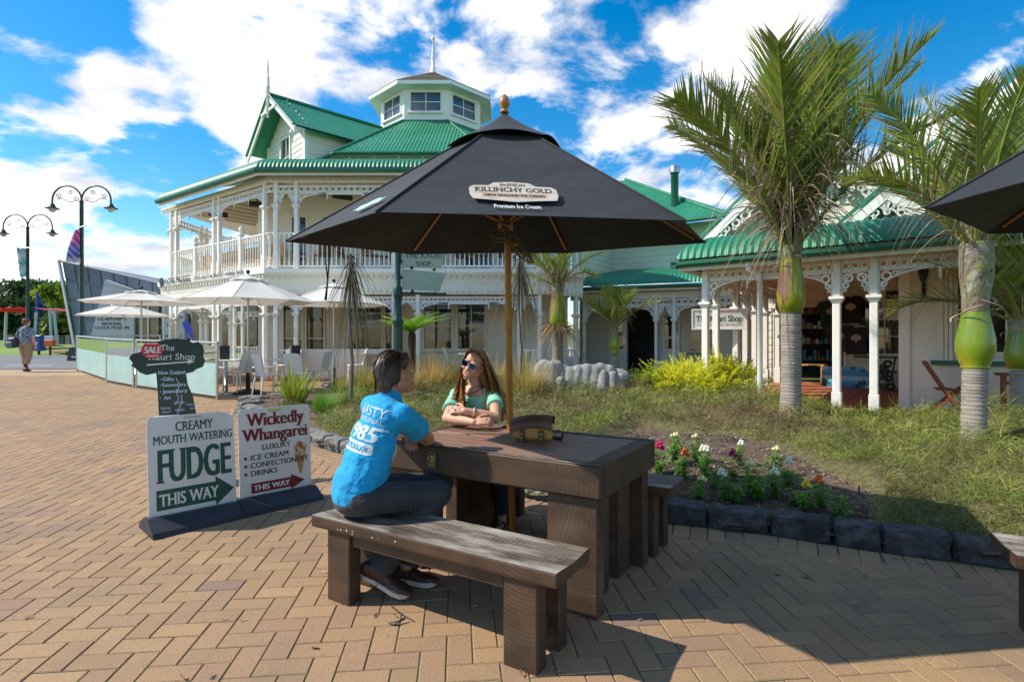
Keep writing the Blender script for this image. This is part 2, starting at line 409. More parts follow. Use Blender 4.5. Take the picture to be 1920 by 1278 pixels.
M_DARKIN = mat('unlit_interior', (.035, .032, .03), .8, noise=((3, 3, (.07, .06, .05), .5, .65),))  # near-black colour stands in for the unlit depth behind openings
M_WINGLASS = mat('window_glass', (.03, .035, .04), .03, noise=((1.3, 4, (.10, .11, .11), .5, .6), (4, 3, (.015, .018, .02), .45, .6)), spec=1.0)
M_SKYGLASS = mat('lantern_glass', (.05, .075, .11), .03, spec=1.0)
M_TILE = mat('terracotta_tile', (.44, .15, .075), .5, noise=((5, 4, (.36, .12, .065), .45, .65),), rand=.10, bump=((60, .1, .003),))
M_GROUT = mat('tile_grout', (.35, .26, .21), .9)
M_CONC = mat('concrete', (.33, .32, .30), .9, noise=((5, 4, (.26, .25, .23), .45, .65),), bump=((50, .3, .005),))
M_STEEL = mat('brushed_steel', (.55, .55, .54), .3, metal=1.0)
M_BLACK = mat('black_paint', (.012, .012, .013), .5)
M_DKGREEN = mat('lamp_green_paint', (.008, .045, .035), .35, noise=((6, 3, (.012, .06, .045), .5, .7),))
M_IRON = mat('cast_iron', (.02, .022, .022), .55)

# ================================================================== ground
gm = MB()
xs = [-600, -120, -40, -20, -9, 0, 9, 20, 40, 120, 600]; ys = [-60, -10, 0, 10, 25, 60, 120, 300]
for j in range(len(ys) - 1):
    for i in range(len(xs) - 1):
        gm.add([(xs[a], ys[b], gz(ys[b]) - .06) for a, b in ((i, j), (i + 1, j), (i + 1, j + 1), (i, j + 1))], [(0, 1, 2, 3)])
g = gm.build('ground', M_LAND); g['kind'] = 'structure'
def sheet(name, poly, mt, dz):
    m = MB(); m.add([(x, y, gz(y) + dz) for x, y in poly], [tuple(range(len(poly)))]); o = m.build(name, mt); o['kind'] = 'structure'; return o
pv = sheet('brick_paving', [(-30, -6), (16, -6), (16, 9), (9, 20), (4, 30), (-17, 20.5), (-30, 18.6)], M_JOINT, -.0045)
sheet('paving_edge', [(-34, 14.8), (-9, 14.8), (-6, 16.0), (-6, 19.5), (-14.2, 19.3), (-34, 17.9)], M_FARBRICK, -.003)
sheet('road', [(-60, 17.0), (-30, 17.75), (-14.2, 19.2), (-12, 24), (-12, 27), (-60, 31)], M_ASPH, .012)
sheet('lawn', [(-120, 30.8), (-12, 27.5), (-12, 95), (-120, 95)], M_LAWN, -.02)
sheet('forecourt', [(-14.5, 20.0), (-8, 19), (4, 21), (4, 60), (-30, 60), (-12.2, 27)], M_CONC, .003)
for k in range(6):
    x = -24 + k * 2.6
    m = MB(); m.add([(x, 20.6 + .02 * k, gz(20.6) + .017), (x + 1.7, 20.62, gz(20.62) + .017), (x + 1.7, 20.75, gz(20.75) + .017), (x, 20.73, gz(20.73) + .017)], [(0, 1, 2, 3)])
    m.build('road_marking', M_WHITE)['kind'] = 'structure'

KERB = [(4.6, 2.75), (3.6, 3.20), (3.075, 3.39), (2.43, 3.654), (1.828, 3.963), (1.15, 4.21), (.387, 4.654), (-.737, 5.39), (-1.35, 5.93), (-1.99, 6.49), (-2.52, 6.99), (-3.4, 8.0), (-4.1, 8.85), (-4.88, 9.95)]
BED = KERB + [(-4.95, 10.75), (-3.9, 11.3), (-2.3, 12.2), (-.4, 13.0), (1.5, 14.3), (2.5, 15.6), (4.0, 15.3), (5.4, 13.6), (3.35, 10.7), (4.3, 9.4), (5.9, 8.2), (8.0, 6.4), (8.6, 2.0)]
def inpoly(x, y, poly):
    c = False; j = len(poly) - 1
    for i in range(len(poly)):
        xi, yi = poly[i]; xj, yj = poly[j]
        if (yi > y) != (yj > y) and x < (xj - xi) * (y - yi) / (yj - yi) + xi: c = not c
        j = i
    return c
def kdist(x, y):
    b = 9e9
    for (x0, y0), (x1, y1) in zip(KERB, KERB[1:]):
        dx, dy = x1 - x0, y1 - y0; t = max(0, min(1, ((x - x0) * dx + (y - y0) * dy) / (dx * dx + dy * dy)))
        b = min(b, math.hypot(x - x0 - t * dx, y - y0 - t * dy))
    return b
def inpoly_np(x, y, poly):
    c = np.zeros(len(x), bool); j = len(poly) - 1
    for i in range(len(poly)):
        xi, yi = poly[i]; xj, yj = poly[j]
        if yi != yj:
            c ^= ((yi > y) != (yj > y)) & (x < (xj - xi) * (y - yi) / (yj - yi) + xi)
        j = i
    return c
def kdist_np(x, y):
    b = np.full(len(x), 9e9)
    for (x0, y0), (x1, y1) in zip(KERB, KERB[1:]):
        dx, dy = x1 - x0, y1 - y0; t = np.clip(((x - x0) * dx + (y - y0) * dy) / (dx * dx + dy * dy), 0, 1)
        b = np.minimum(b, np.hypot(x - x0 - t * dx, y - y0 - t * dy))
    return b
def hump(x, y):       # the lie of the garden: up from the kerb, with soft swells
    k = kdist_np(np.atleast_1d(np.asarray(x, float)), np.atleast_1d(np.asarray(y, float)))
    return gz(np.asarray(y)) + .07 + .09 * np.minimum(1, k / 1.2) + .025 * np.sin(np.asarray(x) * 2.1 + 1) * np.cos(np.asarray(y) * 1.7)
bedm = MB()
NX = 70; bx = np.linspace(-5.0, 8.6, NX); by = np.linspace(2.0, 15.7, NX)
X, Y = np.meshgrid(bx, by); Z = hump(X.ravel(), Y.ravel()).reshape(X.shape)
for j in range(NX - 1):
    for i in range(NX - 1):
        cx, cy = (bx[i] + bx[i + 1]) / 2, (by[j] + by[j + 1]) / 2
        if inpoly(cx, cy, BED) and kdist(cx, cy) > .02:
            bedm.add([(bx[a], by[b], Z[b, a]) for a, b in ((i, j), (i + 1, j), (i + 1, j + 1), (i, j + 1))], [(0, 1, 2, 3)], None, 0, True)
# weld a border under the kerb
o = bedm.build('garden_bed', M_MULCH); o['kind'] = 'structure'
# loose bark chips
cols = np.array([(.24, .16, .10), (.12, .075, .05), (.34, .26, .19), (.07, .045, .03), (.42, .34, .26)])
xb = RNG.uniform(-4.8, 6.5, 26000); yb = 2.6 + RNG.random(26000) ** 1.6 * 10
ok = inpoly_np(xb, yb, BED) & (kdist_np(xb, yb) > .1); xb, yb = xb[ok], yb[ok]
d = RNG.normal(size=(len(xb), 3)) * (1, 1, .22)
v_, q_, c_ = blades(np.stack([xb, yb, hump(xb, yb) + RNG.uniform(.003, .02, len(xb))], 1), d, RNG.uniform(.02, .07, len(xb)), RNG.uniform(.008, .022, len(xb)), .05, cols[RNG.integers(0, 5, len(xb))], seg=1, tipw=.7, side=np.cross(d, (0, 0, 1.0)) + RNG.normal(size=d.shape) * .1)
M_CHIP = mat('bark_chips', (0, 0, 0), .9, attr='col')
np_mesh('bark_chips', v_, q_, M_CHIP, cols=c_, kind='stuff')

# ---- herringbone pavers: the nearest 300 single, the rest in one mesh
U = .1175; BT = .0975; BO = Vector((-.5434, 2.645)); ca, sa = math.cos(BT), math.sin(BT)
def latt(a, b): return BO.x + U * (a * ca + b * sa), BO.y + U * (a * sa - b * ca)
bricks = []
for a in range(-150, 60):
    for b in range(-130, 20):
        s_ = (a + b) % 4
        if s_ == 0: c = latt(a + 1, b + .5); hor = True
        elif s_ == 2: c = latt(a + .5, b + 1); hor = False
        else: continue
        x, y = c
        if y < 1.2 or y > 17.2 or abs(x) > 1.25 * y + .9 or x > 9: continue
        if y > 15.0 and x > -11: continue
        if inpoly(x, y, BED): continue
        kd = kdist(x, y)
        if kd < .15 and x > -3: continue
        if kd < .06: continue
        bricks.append((y - .15 * abs(x) + (50 if y < 1.9 or abs(x) > .95 * y else 0), x, y, hor))
bricks.sort()
def paver(mb, x, y, ang, Lh=U - .0022, Wh=U / 2 - .0022, seed=0, up=0.0):
    r = random.Random(seed); z0 = gz(y); dz = r.uniform(-.0012, .0012) + up; tx, ty = r.uniform(-.004, .004), r.uniform(-.006, .006)
    ux, uy = math.cos(ang), math.sin(ang); b = .004; vs = []
    for (l, w_, h) in ((Lh, Wh, -.02), (Lh, Wh, -.004), (Lh - b, Wh - b, 0)):
        for sl_, sw in ((-1, -1), (1, -1), (1, 1), (-1, 1)):
            px, py = l * sl_, w_ * sw
            wx, wy = x + px * ux - py * uy, y + px * uy + py * ux
            vs.append((wx, wy, gz(wy) + h + dz + tx * px + ty * py))
    fs = [(8, 9, 10, 11)] + [(i + k, (i + 1) % 4 + k, (i + 1) % 4 + k + 4, i + k + 4) for k in (0, 4) for i in range(4)]
    mb.add(vs, fs)
TONES = []
for i, (_, x, y, hor) in enumerate(bricks[:280]):
    m = MB(); paver(m, x, y, BT if hor else BT + PI / 2, seed=i)
    m.build('brick', M_BRICK, pv, world=True, loc=None)
m = MB(); tone = []
for i, (_, x, y, hor) in enumerate(bricks[280:]):
    paver(m, x, y, BT if hor else BT + PI / 2, seed=i + 999); tone += [RNG.random()] * 9
o = m.build('bricks', M_BRICK, pv, kind='stuff')
at = o.data.attributes.new('tone', 'FLOAT', 'FACE'); at.data.foreach_set('value', np.array(tone, np.float32))
# border course of headers along the kerb
cum = [0]
for (x0, y0), (x1, y1) in zip(KERB, KERB[1:]): cum.append(cum[-1] + math.hypot(x1 - x0, y1 - y0))
def along(s_, off=0.0):
    s_ = max(0, min(cum[-1] - 1e-4, s_))
    for i in range(len(KERB) - 1):
        if s_ <= cum[i + 1]:
            t = (s_ - cum[i]) / (cum[i + 1] - cum[i]); (x0, y0), (x1, y1) = KERB[i], KERB[i + 1]
            dx, dy = (x1 - x0) / (cum[i + 1] - cum[i]), (y1 - y0) / (cum[i + 1] - cum[i])
            return x0 + (x1 - x0) * t - dy * -off, y0 + (y1 - y0) * t - dx * off, math.atan2(dy, dx)
m = MB(); tone = []; s_ = .3; i = 0
while s_ < cum[-1] - 2.5:
    x, y, a = along(s_, .0)
    nx, ny = math.sin(a), -math.cos(a)          # towards the kerb's garden side is the right of the run; paving on the left
    px, py = x - nx * .155, y - ny * .155
    if py < y + 1: pass
    q = MB() if i < 18 else m
    px, py = (x + nx * .16, y + ny * .16) if not inpoly(x + nx * .16, y + ny * .16, BED) else (x - nx * .16, y - ny * .16)
    paver(q, px, py, a + PI / 2, .12, U / 2 - .003, seed=i + 77, up=.005)
    if q is m: tone += [RNG.random()] * 9
    else: q.build('brick', M_BRICK, pv)
    s_ += U + .001; i += 1
o = m.build('border_bricks', M_BRICK, pv, kind='stuff')
at = o.data.attributes.new('tone', 'FLOAT', 'FACE'); at.data.foreach_set('value', np.array(tone, np.float32))

# ---- kerb of basalt blocks
kb = thing('garden_kerb', 'low kerb of rough dark basalt blocks edging the garden bed', 'kerb', (1.8, 3.98, gz(3.98)))
def rough_block(L_, D_, H_, seed, k=4):
    r = random.Random(seed); vs = {}; m = MB(); nx_, ny_, nz_ = 6, 3, 3
    import itertools
    pts = []; idx = {}
    fs = []
    def vert(i, j, l):
        if (i, j, l) not in idx:
            x, y, z = (i / nx_ - .5) * L_, (j / ny_ - .5) * D_, l / nz_ * H_
            ex = min(i, nx_ - i, ); 
            edge = (i in (0, nx_)) + (j in (0, ny_)) + (l == nz_)
            sh = .012 if edge >= 2 else 0
            x -= math.copysign(sh, x) if i in (0, nx_) else 0; y -= math.copysign(sh, y) if j in (0, ny_) else 0; z -= sh if l == nz_ else 0
            q = .011
            idx[(i, j, l)] = len(pts); pts.append((x + r.uniform(-q, q) * .6, y + r.uniform(-q, q) * 1.3, z + (r.uniform(-q, q) if l else 0)))
        return idx[(i, j, l)]
    for i in range(nx_):
        for j in range(ny_): fs.append((vert(i, j, nz_), vert(i + 1, j, nz_), vert(i + 1, j + 1, nz_), vert(i, j + 1, nz_)))
    for l in range(nz_):
        for i in range(nx_):
            fs.append((vert(i, 0, l), vert(i + 1, 0, l), vert(i + 1, 0, l + 1), vert(i, 0, l + 1))); fs.append((vert(i + 1, ny_, l), vert(i, ny_, l), vert(i, ny_, l + 1), vert(i + 1, ny_, l + 1)))
        for j in range(ny_):
            fs.append((vert(0, j + 1, l), vert(0, j, l), vert(0, j, l + 1), vert(0, j + 1, l + 1))); fs.append((vert(nx_, j, l), vert(nx_, j + 1, l), vert(nx_, j + 1, l + 1), vert(nx_, j, l + 1)))
    m.add(pts, fs); return m
joints = [0, .55, 1.12]
for p in ((3.075, 3.39), (2.786, 3.474), (2.43, 3.654), (2.173, 3.775), (1.828, 3.963), (1.436, 4.11), (1.15, 4.21)): pass
def sof(x, y):
    b = None
    for k in range(900):
        s_ = cum[-1] * k / 900; q = along(s_); dd = math.hypot(q[0] - x, q[1] - y)
        if b is None or dd < b[0]: b = (dd, s_)
    return b[1]
joints = sorted({round(sof(*p), 3) for p in ((4.5, 2.8), (3.7, 3.16), (3.12, 3.37), (2.786, 3.50), (2.43, 3.654), (2.173, 3.775), (1.828, 3.963), (1.436, 4.11))})
while joints[-1] < cum[-1] - .5: joints.append(joints[-1] + random.uniform(.34, .5))
for i in range(len(joints) - 1):
    s0, s1 = joints[i], joints[i + 1]; x, y, a = along((s0 + s1) / 2)
    nx, ny = math.sin(a), -math.cos(a)
    if not inpoly(x + nx * .1, y + ny * .1, BED): nx, ny = -nx, -ny
    x += nx * .10; y += ny * .10
    H_ = random.uniform(.145, .165) if x > 0 else random.uniform(.13, .16)
    b = rough_block(s1 - s0 - .012, .20 + random.uniform(-.02, .02), H_, i + 5)
    M_ = tr(x, y, gz(y) - .005) @ rot('Z', a)
    b.v = [tuple(M_ @ Vector(v)) for v in b.v]
    b.build('stone', M_BASALT if x > .6 else M_BASALT2, kb, world=True)
for (u, v, L_, a) in ((476, 757, .55, -.1), (470, 768, .42, .9), (520, 752, .4, -.25)):
    p = G(u, v); b = rough_block(L_, .2, .16, int(u)); M_ = tr(p) @ rot('Z', a); b.v = [tuple(M_ @ Vector(q)) for q in b.v]; b.build('stone', M_BASALT2, kb, world=True)
# fallen leaves and litter on the paving
M_LEAF = mat('fallen_leaf', (.38, .22, .12), .8, rand=.4)
spots = [(1296, 955), (1340, 1000), (1262, 985), (1450, 996), (1475, 1034), (1512, 1083), (1624, 1083), (1458, 1079), (1770, 1106), (1850, 1039), (1905, 1128), (1730, 1058), (1797, 1082), (1681, 1048), (160, 756), (55, 1158), (420, 1162), (400, 1272), (455, 1163), (607, 1073), (890, 1138), (705, 1155), (590, 1215), (1200, 1162), (1320, 1110), (1600, 1130), (1050, 1260), (980, 1262), (742, 1155), (1390, 938), (1180, 992), (1105, 1002), (345, 1270)]
for i, (u, v) in enumerate(spots):
    p = G(u, v); a = random.uniform(0, PI); l = random.uniform(.018, .032); w_ = l * random.uniform(.28, .4); m = MB()
    vs = [(-l, 0, .006), (-l * .4, w_, .009), (l * .5, w_ * .8, .012), (l, 0, .008), (l * .5, -w_ * .8, .004), (-l * .4, -w_, .003), (0, 0, .001)]
    m.add(vs, [(6, 0, 1), (6, 1, 2), (6, 2, 3), (6, 3, 4), (6, 4, 5), (6, 5, 0)], tr(p) @ rot('Z', a), 0, True)
    o = m.build('fallen_leaf', M_LEAF, loc=p)
    nth = ['first', 'second', 'third', 'fourth', 'fifth', 'sixth', 'seventh', 'eighth', 'ninth', 'tenth', 'eleventh', 'twelfth', 'thirteenth', 'fourteenth', 'fifteenth', 'sixteenth', 'seventeenth', 'eighteenth', 'nineteenth', 'twentieth']
    sun_ = u < 1120 or v > 1170; same = sorted(q[0] for q in spots if (q[0] < 1120 or q[1] > 1170) == sun_)
    tag(o, '%s dry leaf from the left on the %s' % (nth[same.index(u)], 'sunlit open paving' if sun_ else 'shaded paving by the kerb'), 'leaf', 'dry leaves scattered on the paving')
M_TWIG = mat('twig_bark', (.03, .025, .022), .8)
m = MB(); p0, p1 = G(735, 1138), G(777, 1166); mid = (p0 + p1) / 2 + Vector((-.004, -.006, .004))
m.tube([p0 + Vector((0, 0, .005)), mid, p1 + Vector((0, 0, .004))], [.004, .0035, .003], 6)
tag(m.build('twig', M_TWIG, loc=p0), 'thin black twig on sunlit bricks in front of the bench', 'twig')
m = MB(); p0 = G(742, 1172); m.grid(lambda a, b: tuple(p0 + Vector(((a - .5) * .085, (b - .5) * .022 * math.sin(PI * min(1, a * .9 + .1)) + .02 * (a - .5) ** 2 * 4 + .012 * a, .006 + .016 * math.sin(b * PI) * a + .01 * a))), 8, 3)
tag(m.build('curled_leaf', mat('dark_leaf', (.03, .032, .04), .45), loc=p0), 'dark blue-black curled dead leaf beside the twig', 'leaf')
# ================================================================== veranda building kit
def frame(o, x):
    x = Vector((x[0], x[1], 0)).normalized(); y = Vector((-x.y, x.x, 0))
    m = Matrix((x, y, Vector((0, 0, 1)))).transposed().to_4x4(); m.translation = Vector((o[0], o[1], 0)); return m
def post(th, FM, s, y, z0, zc, zt, w_=.11, cap=.035, mt=None):
    h = w_ / 2; m = MB(); M_ = FM @ tr(s, y, 0)
    m.box((-h - .012, -h - .012, z0), (h + .012, h + .012, z0 + .42), M_, bev=.006)
    m.box((-h, -h, z0 + .42), (h, h, zc - .10), M_, bev=.012)
    for k, (d, a, b) in enumerate(((.012, .10, .075), (.026, .075, .045), (.045, .045, 0))):
        m.box((-h - d, -h - d, zc - a), (h + d, h + d, zc - b), M_)
    m.box((-h + .004, -h + .004, zc), (h - .004, h - .004, zt), M_, bev=.008)
    return m.build('post', mt or M_WHITE, th, world=True)
def ring(m, M_, cx, cz, r0, r1, d=.012, n=10):
    vs = []
    for k in range(n):
        a = 2 * PI * k / n; c, s_ = math.cos(a), math.sin(a)
        for r, y in ((r1, -d), (r0, -d), (r0, d), (r1, d)): vs.append((cx + r * c, y, cz + r * s_))
    fs = []
    for k in range(n):
        a, b = 4 * k, 4 * ((k + 1) % n)
        for i in range(3): fs.append((a + i, a + i + 1, b + i + 1, b + i))
    m.add(vs, fs, M_)
def fret(th, FM, s0, s1, y, z0, z1, mt=None):
    m = MB(); M_ = FM @ tr(0, y, 0); rl = .022
    m.box((s0, -.016, z1 - rl), (s1, .016, z1), M_); m.box((s0, -.016, z0), (s1, .016, z0 + rl), M_)
    h = z1 - z0 - 2 * rl; n = max(1, round((s1 - s0) / (h * 1.12))); p = (s1 - s0) / n
    for k in range(n):
        c = s0 + p * (k + .5); ring(m, M_, c, (z0 + z1) / 2, h * .33, h * .53)
        for zz in (z0 + rl + h * .1, z1 - rl - h * .1): m.box((s0 + p * k - h * .13, -.010, zz - h * .12), (s0 + p * k + h * .13, .010, zz + h * .12), M_)
    return m.build('fretwork', mt or M_WHITE, th, world=True)
def bracket(th, FM, s, y, zt, zb, wd, sgn, ogee=False, mt=None):
    """pierced spandrel from a post at s (grows along sgn) under the fret at zt, down to zb"""
    m = MB(); M_ = FM @ tr(s, y, 0) @ Matrix.Diagonal((sgn, 1, 1, 1)); H_ = zt - zb; n = 9
    def arc(t):
        if ogee: return wd * t, zb + H_ * (1 - .10) * (math.sin(t * PI / 2) ** .8) * (1 if t < .99 else 1)
        return wd * (1 - math.cos(t * PI / 2)), zb + H_ * .93 * math.sin(t * PI / 2)
    pts = [arc(k / n) for k in range(n + 1)]
    off = .026
    for (a, b) in zip(pts, pts[1:]):
        dx, dz = b[0] - a[0], b[1] - a[1]; l_ = math.hypot(dx, dz); nx, nz = -dz / l_ * off, dx / l_ * off
        vs = []
        for yy in (-.014, .014): vs += [(a[0], yy, a[1]), (b[0], yy, b[1]), (b[0] + nx, yy, b[1] + nz), (a[0] + nx, yy, a[1] + nz)]
        m.add(vs, [(0, 1, 2, 3), (7, 6, 5, 4), (0, 4, 5, 1), (2, 6, 7, 3)], M_)
    m.box((0, -.014, zb), (.025, .014, zt), M_); m.box((0, -.014, zt - .022), (wd, .014, zt), M_)
    # rings that fill the corner, smaller away from it
    r = H_ * .20
    ring(m, M_, .03 + r, zt - .03 - r, r * .55, r)
    x = .03 + 2 * r
    for k in range(6):
        q = 0
        for t in np.linspace(0, 1, 40):
            ax, az = arc(t)
            if ax >= x: q = zt - .03 - az - off; break
        rr = min(r, q * .42)
        if rr < .012 or x + 2 * rr > wd: break
        ring(m, M_, x + rr, zt - .028 - rr, rr * .5, rr, n=8); x += 2 * rr
    zz = zt - .03 - 2 * r; rr = r * .62
    for k in range(3):
        if zz - 2 * rr < zb + .03: break
        ring(m, M_, .028 + rr, zz - rr, rr * .5, rr, n=8); zz -= 2 * rr; rr *= .62
    return m.build('bracket', mt or M_WHITE, th, world=True)
def pendant(th, FM, s, y, zt, l_=.16, mt=None):
    m = MB(); M_ = FM @ tr(s, y, zt - l_)
    m.lathe([(0, 0), (.014, .008), (.016, .025), (.008, .035), (.02, .05), (.02, .07), (.01, .08), (.024, .10), (.024, l_)], 8, M_)
    return m.build('pendant', mt or M_WHITE, th, world=True)
def bay(th, FM, s0, s1, y, zf0, zf1, zc, narrow=None, pw=.055, mt=None):
    a, b = s0 + pw, s1 - pw; wd = b - a
    fret(th, FM, a, b, y, zf0, zf1, mt)
    if wd < 1.0:
        bracket(th, FM, a, y, zf0 - .004, zc + .02, wd / 2, 1, True, mt); bracket(th, FM, b, y, zf0 - .004, zc + .02, wd / 2, -1, True, mt)
    else:
        bw = min(.78, wd * .34)
        bracket(th, FM, a, y, zf0 - .004, zc + .02, bw, 1, False, mt); bracket(th, FM, b, y, zf0 - .004, zc + .02, bw, -1, False, mt)
        m = MB(); m.box((a + bw, -.012, zf0 - .05), (b - bw, .012, zf0 - .005), FM @ tr(0, y, 0)); m.build('rail', mt or M_WHITE, th, world=True)
        pendant(th, FM, a + bw, y, zf0 - .006, .19, mt); pendant(th, FM, b - bw, y, zf0 - .006, .19, mt)
BAL = {}
def balustrade(th, FM, s0, s1, y, z0, z1, sp=.125):
    m = MB(); M_ = FM @ tr(0, y, 0)
    m.box((s0, -.035, z1 - .045), (s1, .035, z1), M_, bev=.008); m.build('handrail', M_WHITE, th, world=True)
    m = MB(); m.box((s0, -.025, z0 + .06), (s1, .025, z0 + .11), M_); m.build('bottom_rail', M_WHITE, th, world=True)
    h = z1 - z0 - .155; key = round(h, 3); n = int((s1 - s0) / sp)
    if key not in BAL:
        b = MB(); b.box((-.02, -.02, 0), (.02, .02, h * .16)); b.lathe([(.014, h * .16), (.021, h * .24), (.012, h * .34), (.016, h * .55), (.012, h * .66), (.021, h * .76), (.014, h * .84)], 6, cap=False); b.box((-.02, -.02, h * .84), (.02, .02, h))
        BAL[key] = b.mesh('baluster', M_WHITE)
    for k in range(n):
        o = bpy.data.objects.new('baluster', BAL[key]); COL.objects.link(o); o.parent = th
        o.matrix_basis = wmat(th).inverted() @ FM @ tr(s0 + (k + .5) * (s1 - s0) / n, y, z0 + .11)
def boards(th, FM, s0, s1, y, z0, z1, bh=.165, holes=(), mt=None, th_=.02, shape=None):
    """weatherboards, each its own board; holes = (s0, s1, z0, z1); shape(z) -> (s_lo, s_hi) trims a gable"""
    n = max(1, round((z1 - z0) / bh)); bh = (z1 - z0) / n
    for k in range(n):
        a, b = z0 + k * bh, z0 + (k + 1) * bh; spans = [(s0, s1)]
        if shape:
            lo, hi = shape((a + b) / 2)
            if hi - lo < .05: continue
            spans = [(lo, hi)]
        for h in holes:
            if h[2] < b - .01 and h[3] > a + .01:
                q = []
                for (u, v) in spans:
                    if h[1] <= u or h[0] >= v: q.append((u, v)); continue
                    if h[0] > u: q.append((u, h[0]))
                    if h[1] < v: q.append((h[1], v))
                spans = q
        for (u, v) in spans:
            if v - u < .03: continue
            m = MB(); e = .003
            vs = [(u + .001, y - th_, a + e), (v - .001, y - th_, a + e), (v - .001, y - .006, b), (u + .001, y - .006, b), (u + .001, y + .012, a + e), (v - .001, y + .012, a + e), (v - .001, y + .012, b), (u + .001, y + .012, b)]
            m.add(vs, [(0, 1, 2, 3), (0, 4, 5, 1), (4, 0, 3, 7), (1, 5, 6, 2), (3, 2, 6, 7)], FM)
            m.build('board', mt or M_BOARD, th, world=True)
def backing(th, FM, s0, s1, y, z0, z1, holes=(), mt=None, name='wall'):
    """a wall slab with rectangular openings"""
    ss = sorted({s0, s1, *[h[0] for h in holes], *[h[1] for h in holes]}); zs = sorted({z0, z1, *[h[2] for h in holes], *[h[3] for h in holes]})
    m = MB()
    for a, b in zip(ss, ss[1:]):
        for c, d in zip(zs, zs[1:]):
            if c < z0 or d > z1 or a < s0 or b > s1: continue
            if any(h[0] <= a + 1e-6 and h[1] >= b - 1e-6 and h[2] <= c + 1e-6 and h[3] >= d - 1e-6 for h in holes): continue
            m.box((a, y + .013, c), (b, y + .12, d), FM)
    return m.build(name, mt or M_BOARD, th, world=True)
def window(th, FM, s0, s1, y, z0, z1, nx=2, nz=2, sill=True, gl=None, fw=.06, mt=None, name='window', hood=False):
    mt = mt or M_CREAM
    m = MB()
    for (a, b, c, d) in ((s0 - fw, s0, z0 - fw, z1 + fw), (s1, s1 + fw, z0 - fw, z1 + fw), (s0, s1, z1, z1 + fw), (s0, s1, z0 - fw, z0)): m.box((a, y - .045, c), (b, y + .06, d), FM)
    f = m.build(name, mt, th, world=True)
    for i in range(nx):
        for j in range(nz):
            a, b = s0 + (s1 - s0) * i / nx, s0 + (s1 - s0) * (i + 1) / nx; c, d = z0 + (z1 - z0) * j / nz, z0 + (z1 - z0) * (j + 1) / nz
            MB().box((a + .004, y + .02, c + .004), (b - .004, y + .028, d - .004), FM).build('pane', gl or M_WINGLASS, f, world=True)
    for i in range(1, nx): MB().box((s0 + (s1 - s0) * i / nx - .014, y - .004, z0), (s0 + (s1 - s0) * i / nx + .014, y + .04, z1), FM).build('glazing_bar', mt, f, world=True)
    for j in range(1, nz): MB().box((s0, y - .002, z0 + (z1 - z0) * j / nz - .014), (s1, y + .038, z0 + (z1 - z0) * j / nz + .014), FM).build('glazing_bar', mt, f, world=True)
    if sill: MB().box((s0 - fw - .05, y - .09, z0 - fw - .05), (s1 + fw + .05, y + .02, z0 - fw - .002), FM, bev=.006).build('sill', M_TRIMG if sill == 'g' else mt, f, world=True)
    return f
def iron(th, bl, br, tl, tr_, pitch=.11, amp=.012, name='roof', mt=None, thick=True):
    """a sheet of corrugated iron, ribs square to the eave, trimmed to the hips"""
    bl, br, tl, tr_ = map(Vector, (bl, br, tl, tr_)); x = (br - bl).normalized(); e = (br - bl).length
    yv = tl - bl; yv = (yv - x * yv.dot(x)); Hh = yv.length; yv.normalize(); nrm = x.cross(yv)
    if nrm.z < 0: nrm = -nrm
    a0 = (tl - bl).dot(x); a1 = (tr_ - bl).dot(x); s_lo, s_hi = min(0, a0), max(e, a1); n = max(4, int((s_hi - s_lo) / pitch * 5))
    vs = []; fs = []
    for k in range(n + 1):
        s_ = s_lo + (s_hi - s_lo) * k / n
        y0, y1 = 0.0, Hh
        if a0 > 1e-6: y1 = min(y1, Hh * s_ / a0)
        if a1 < e - 1e-6: y1 = min(y1, Hh * (e - s_) / (e - a1))
        if a0 < -1e-6 and s_ < 0: y0 = Hh * s_ / a0
        if a1 > e + 1e-6 and s_ > e: y0 = Hh * (s_ - e) / (a1 - e)
        o = nrm * (amp * math.sin(2 * PI * s_ / pitch))
        y1 = max(y1, y0)
        vs += [bl + x * s_ + yv * y0 + o, bl + x * s_ + yv * y1 + o]
        if k: fs.append((2 * k - 2, 2 * k, 2 * k + 1, 2 * k - 1))
    m = MB(); m.add(vs, fs, None, 0, True)
    if thick: m.add([bl - nrm * .05, br - nrm * .05, tr_ - nrm * .05, tl - nrm * .05], [(3, 2, 1, 0)])
    return m.build(name, mt or M_ROOF, th, world=True)
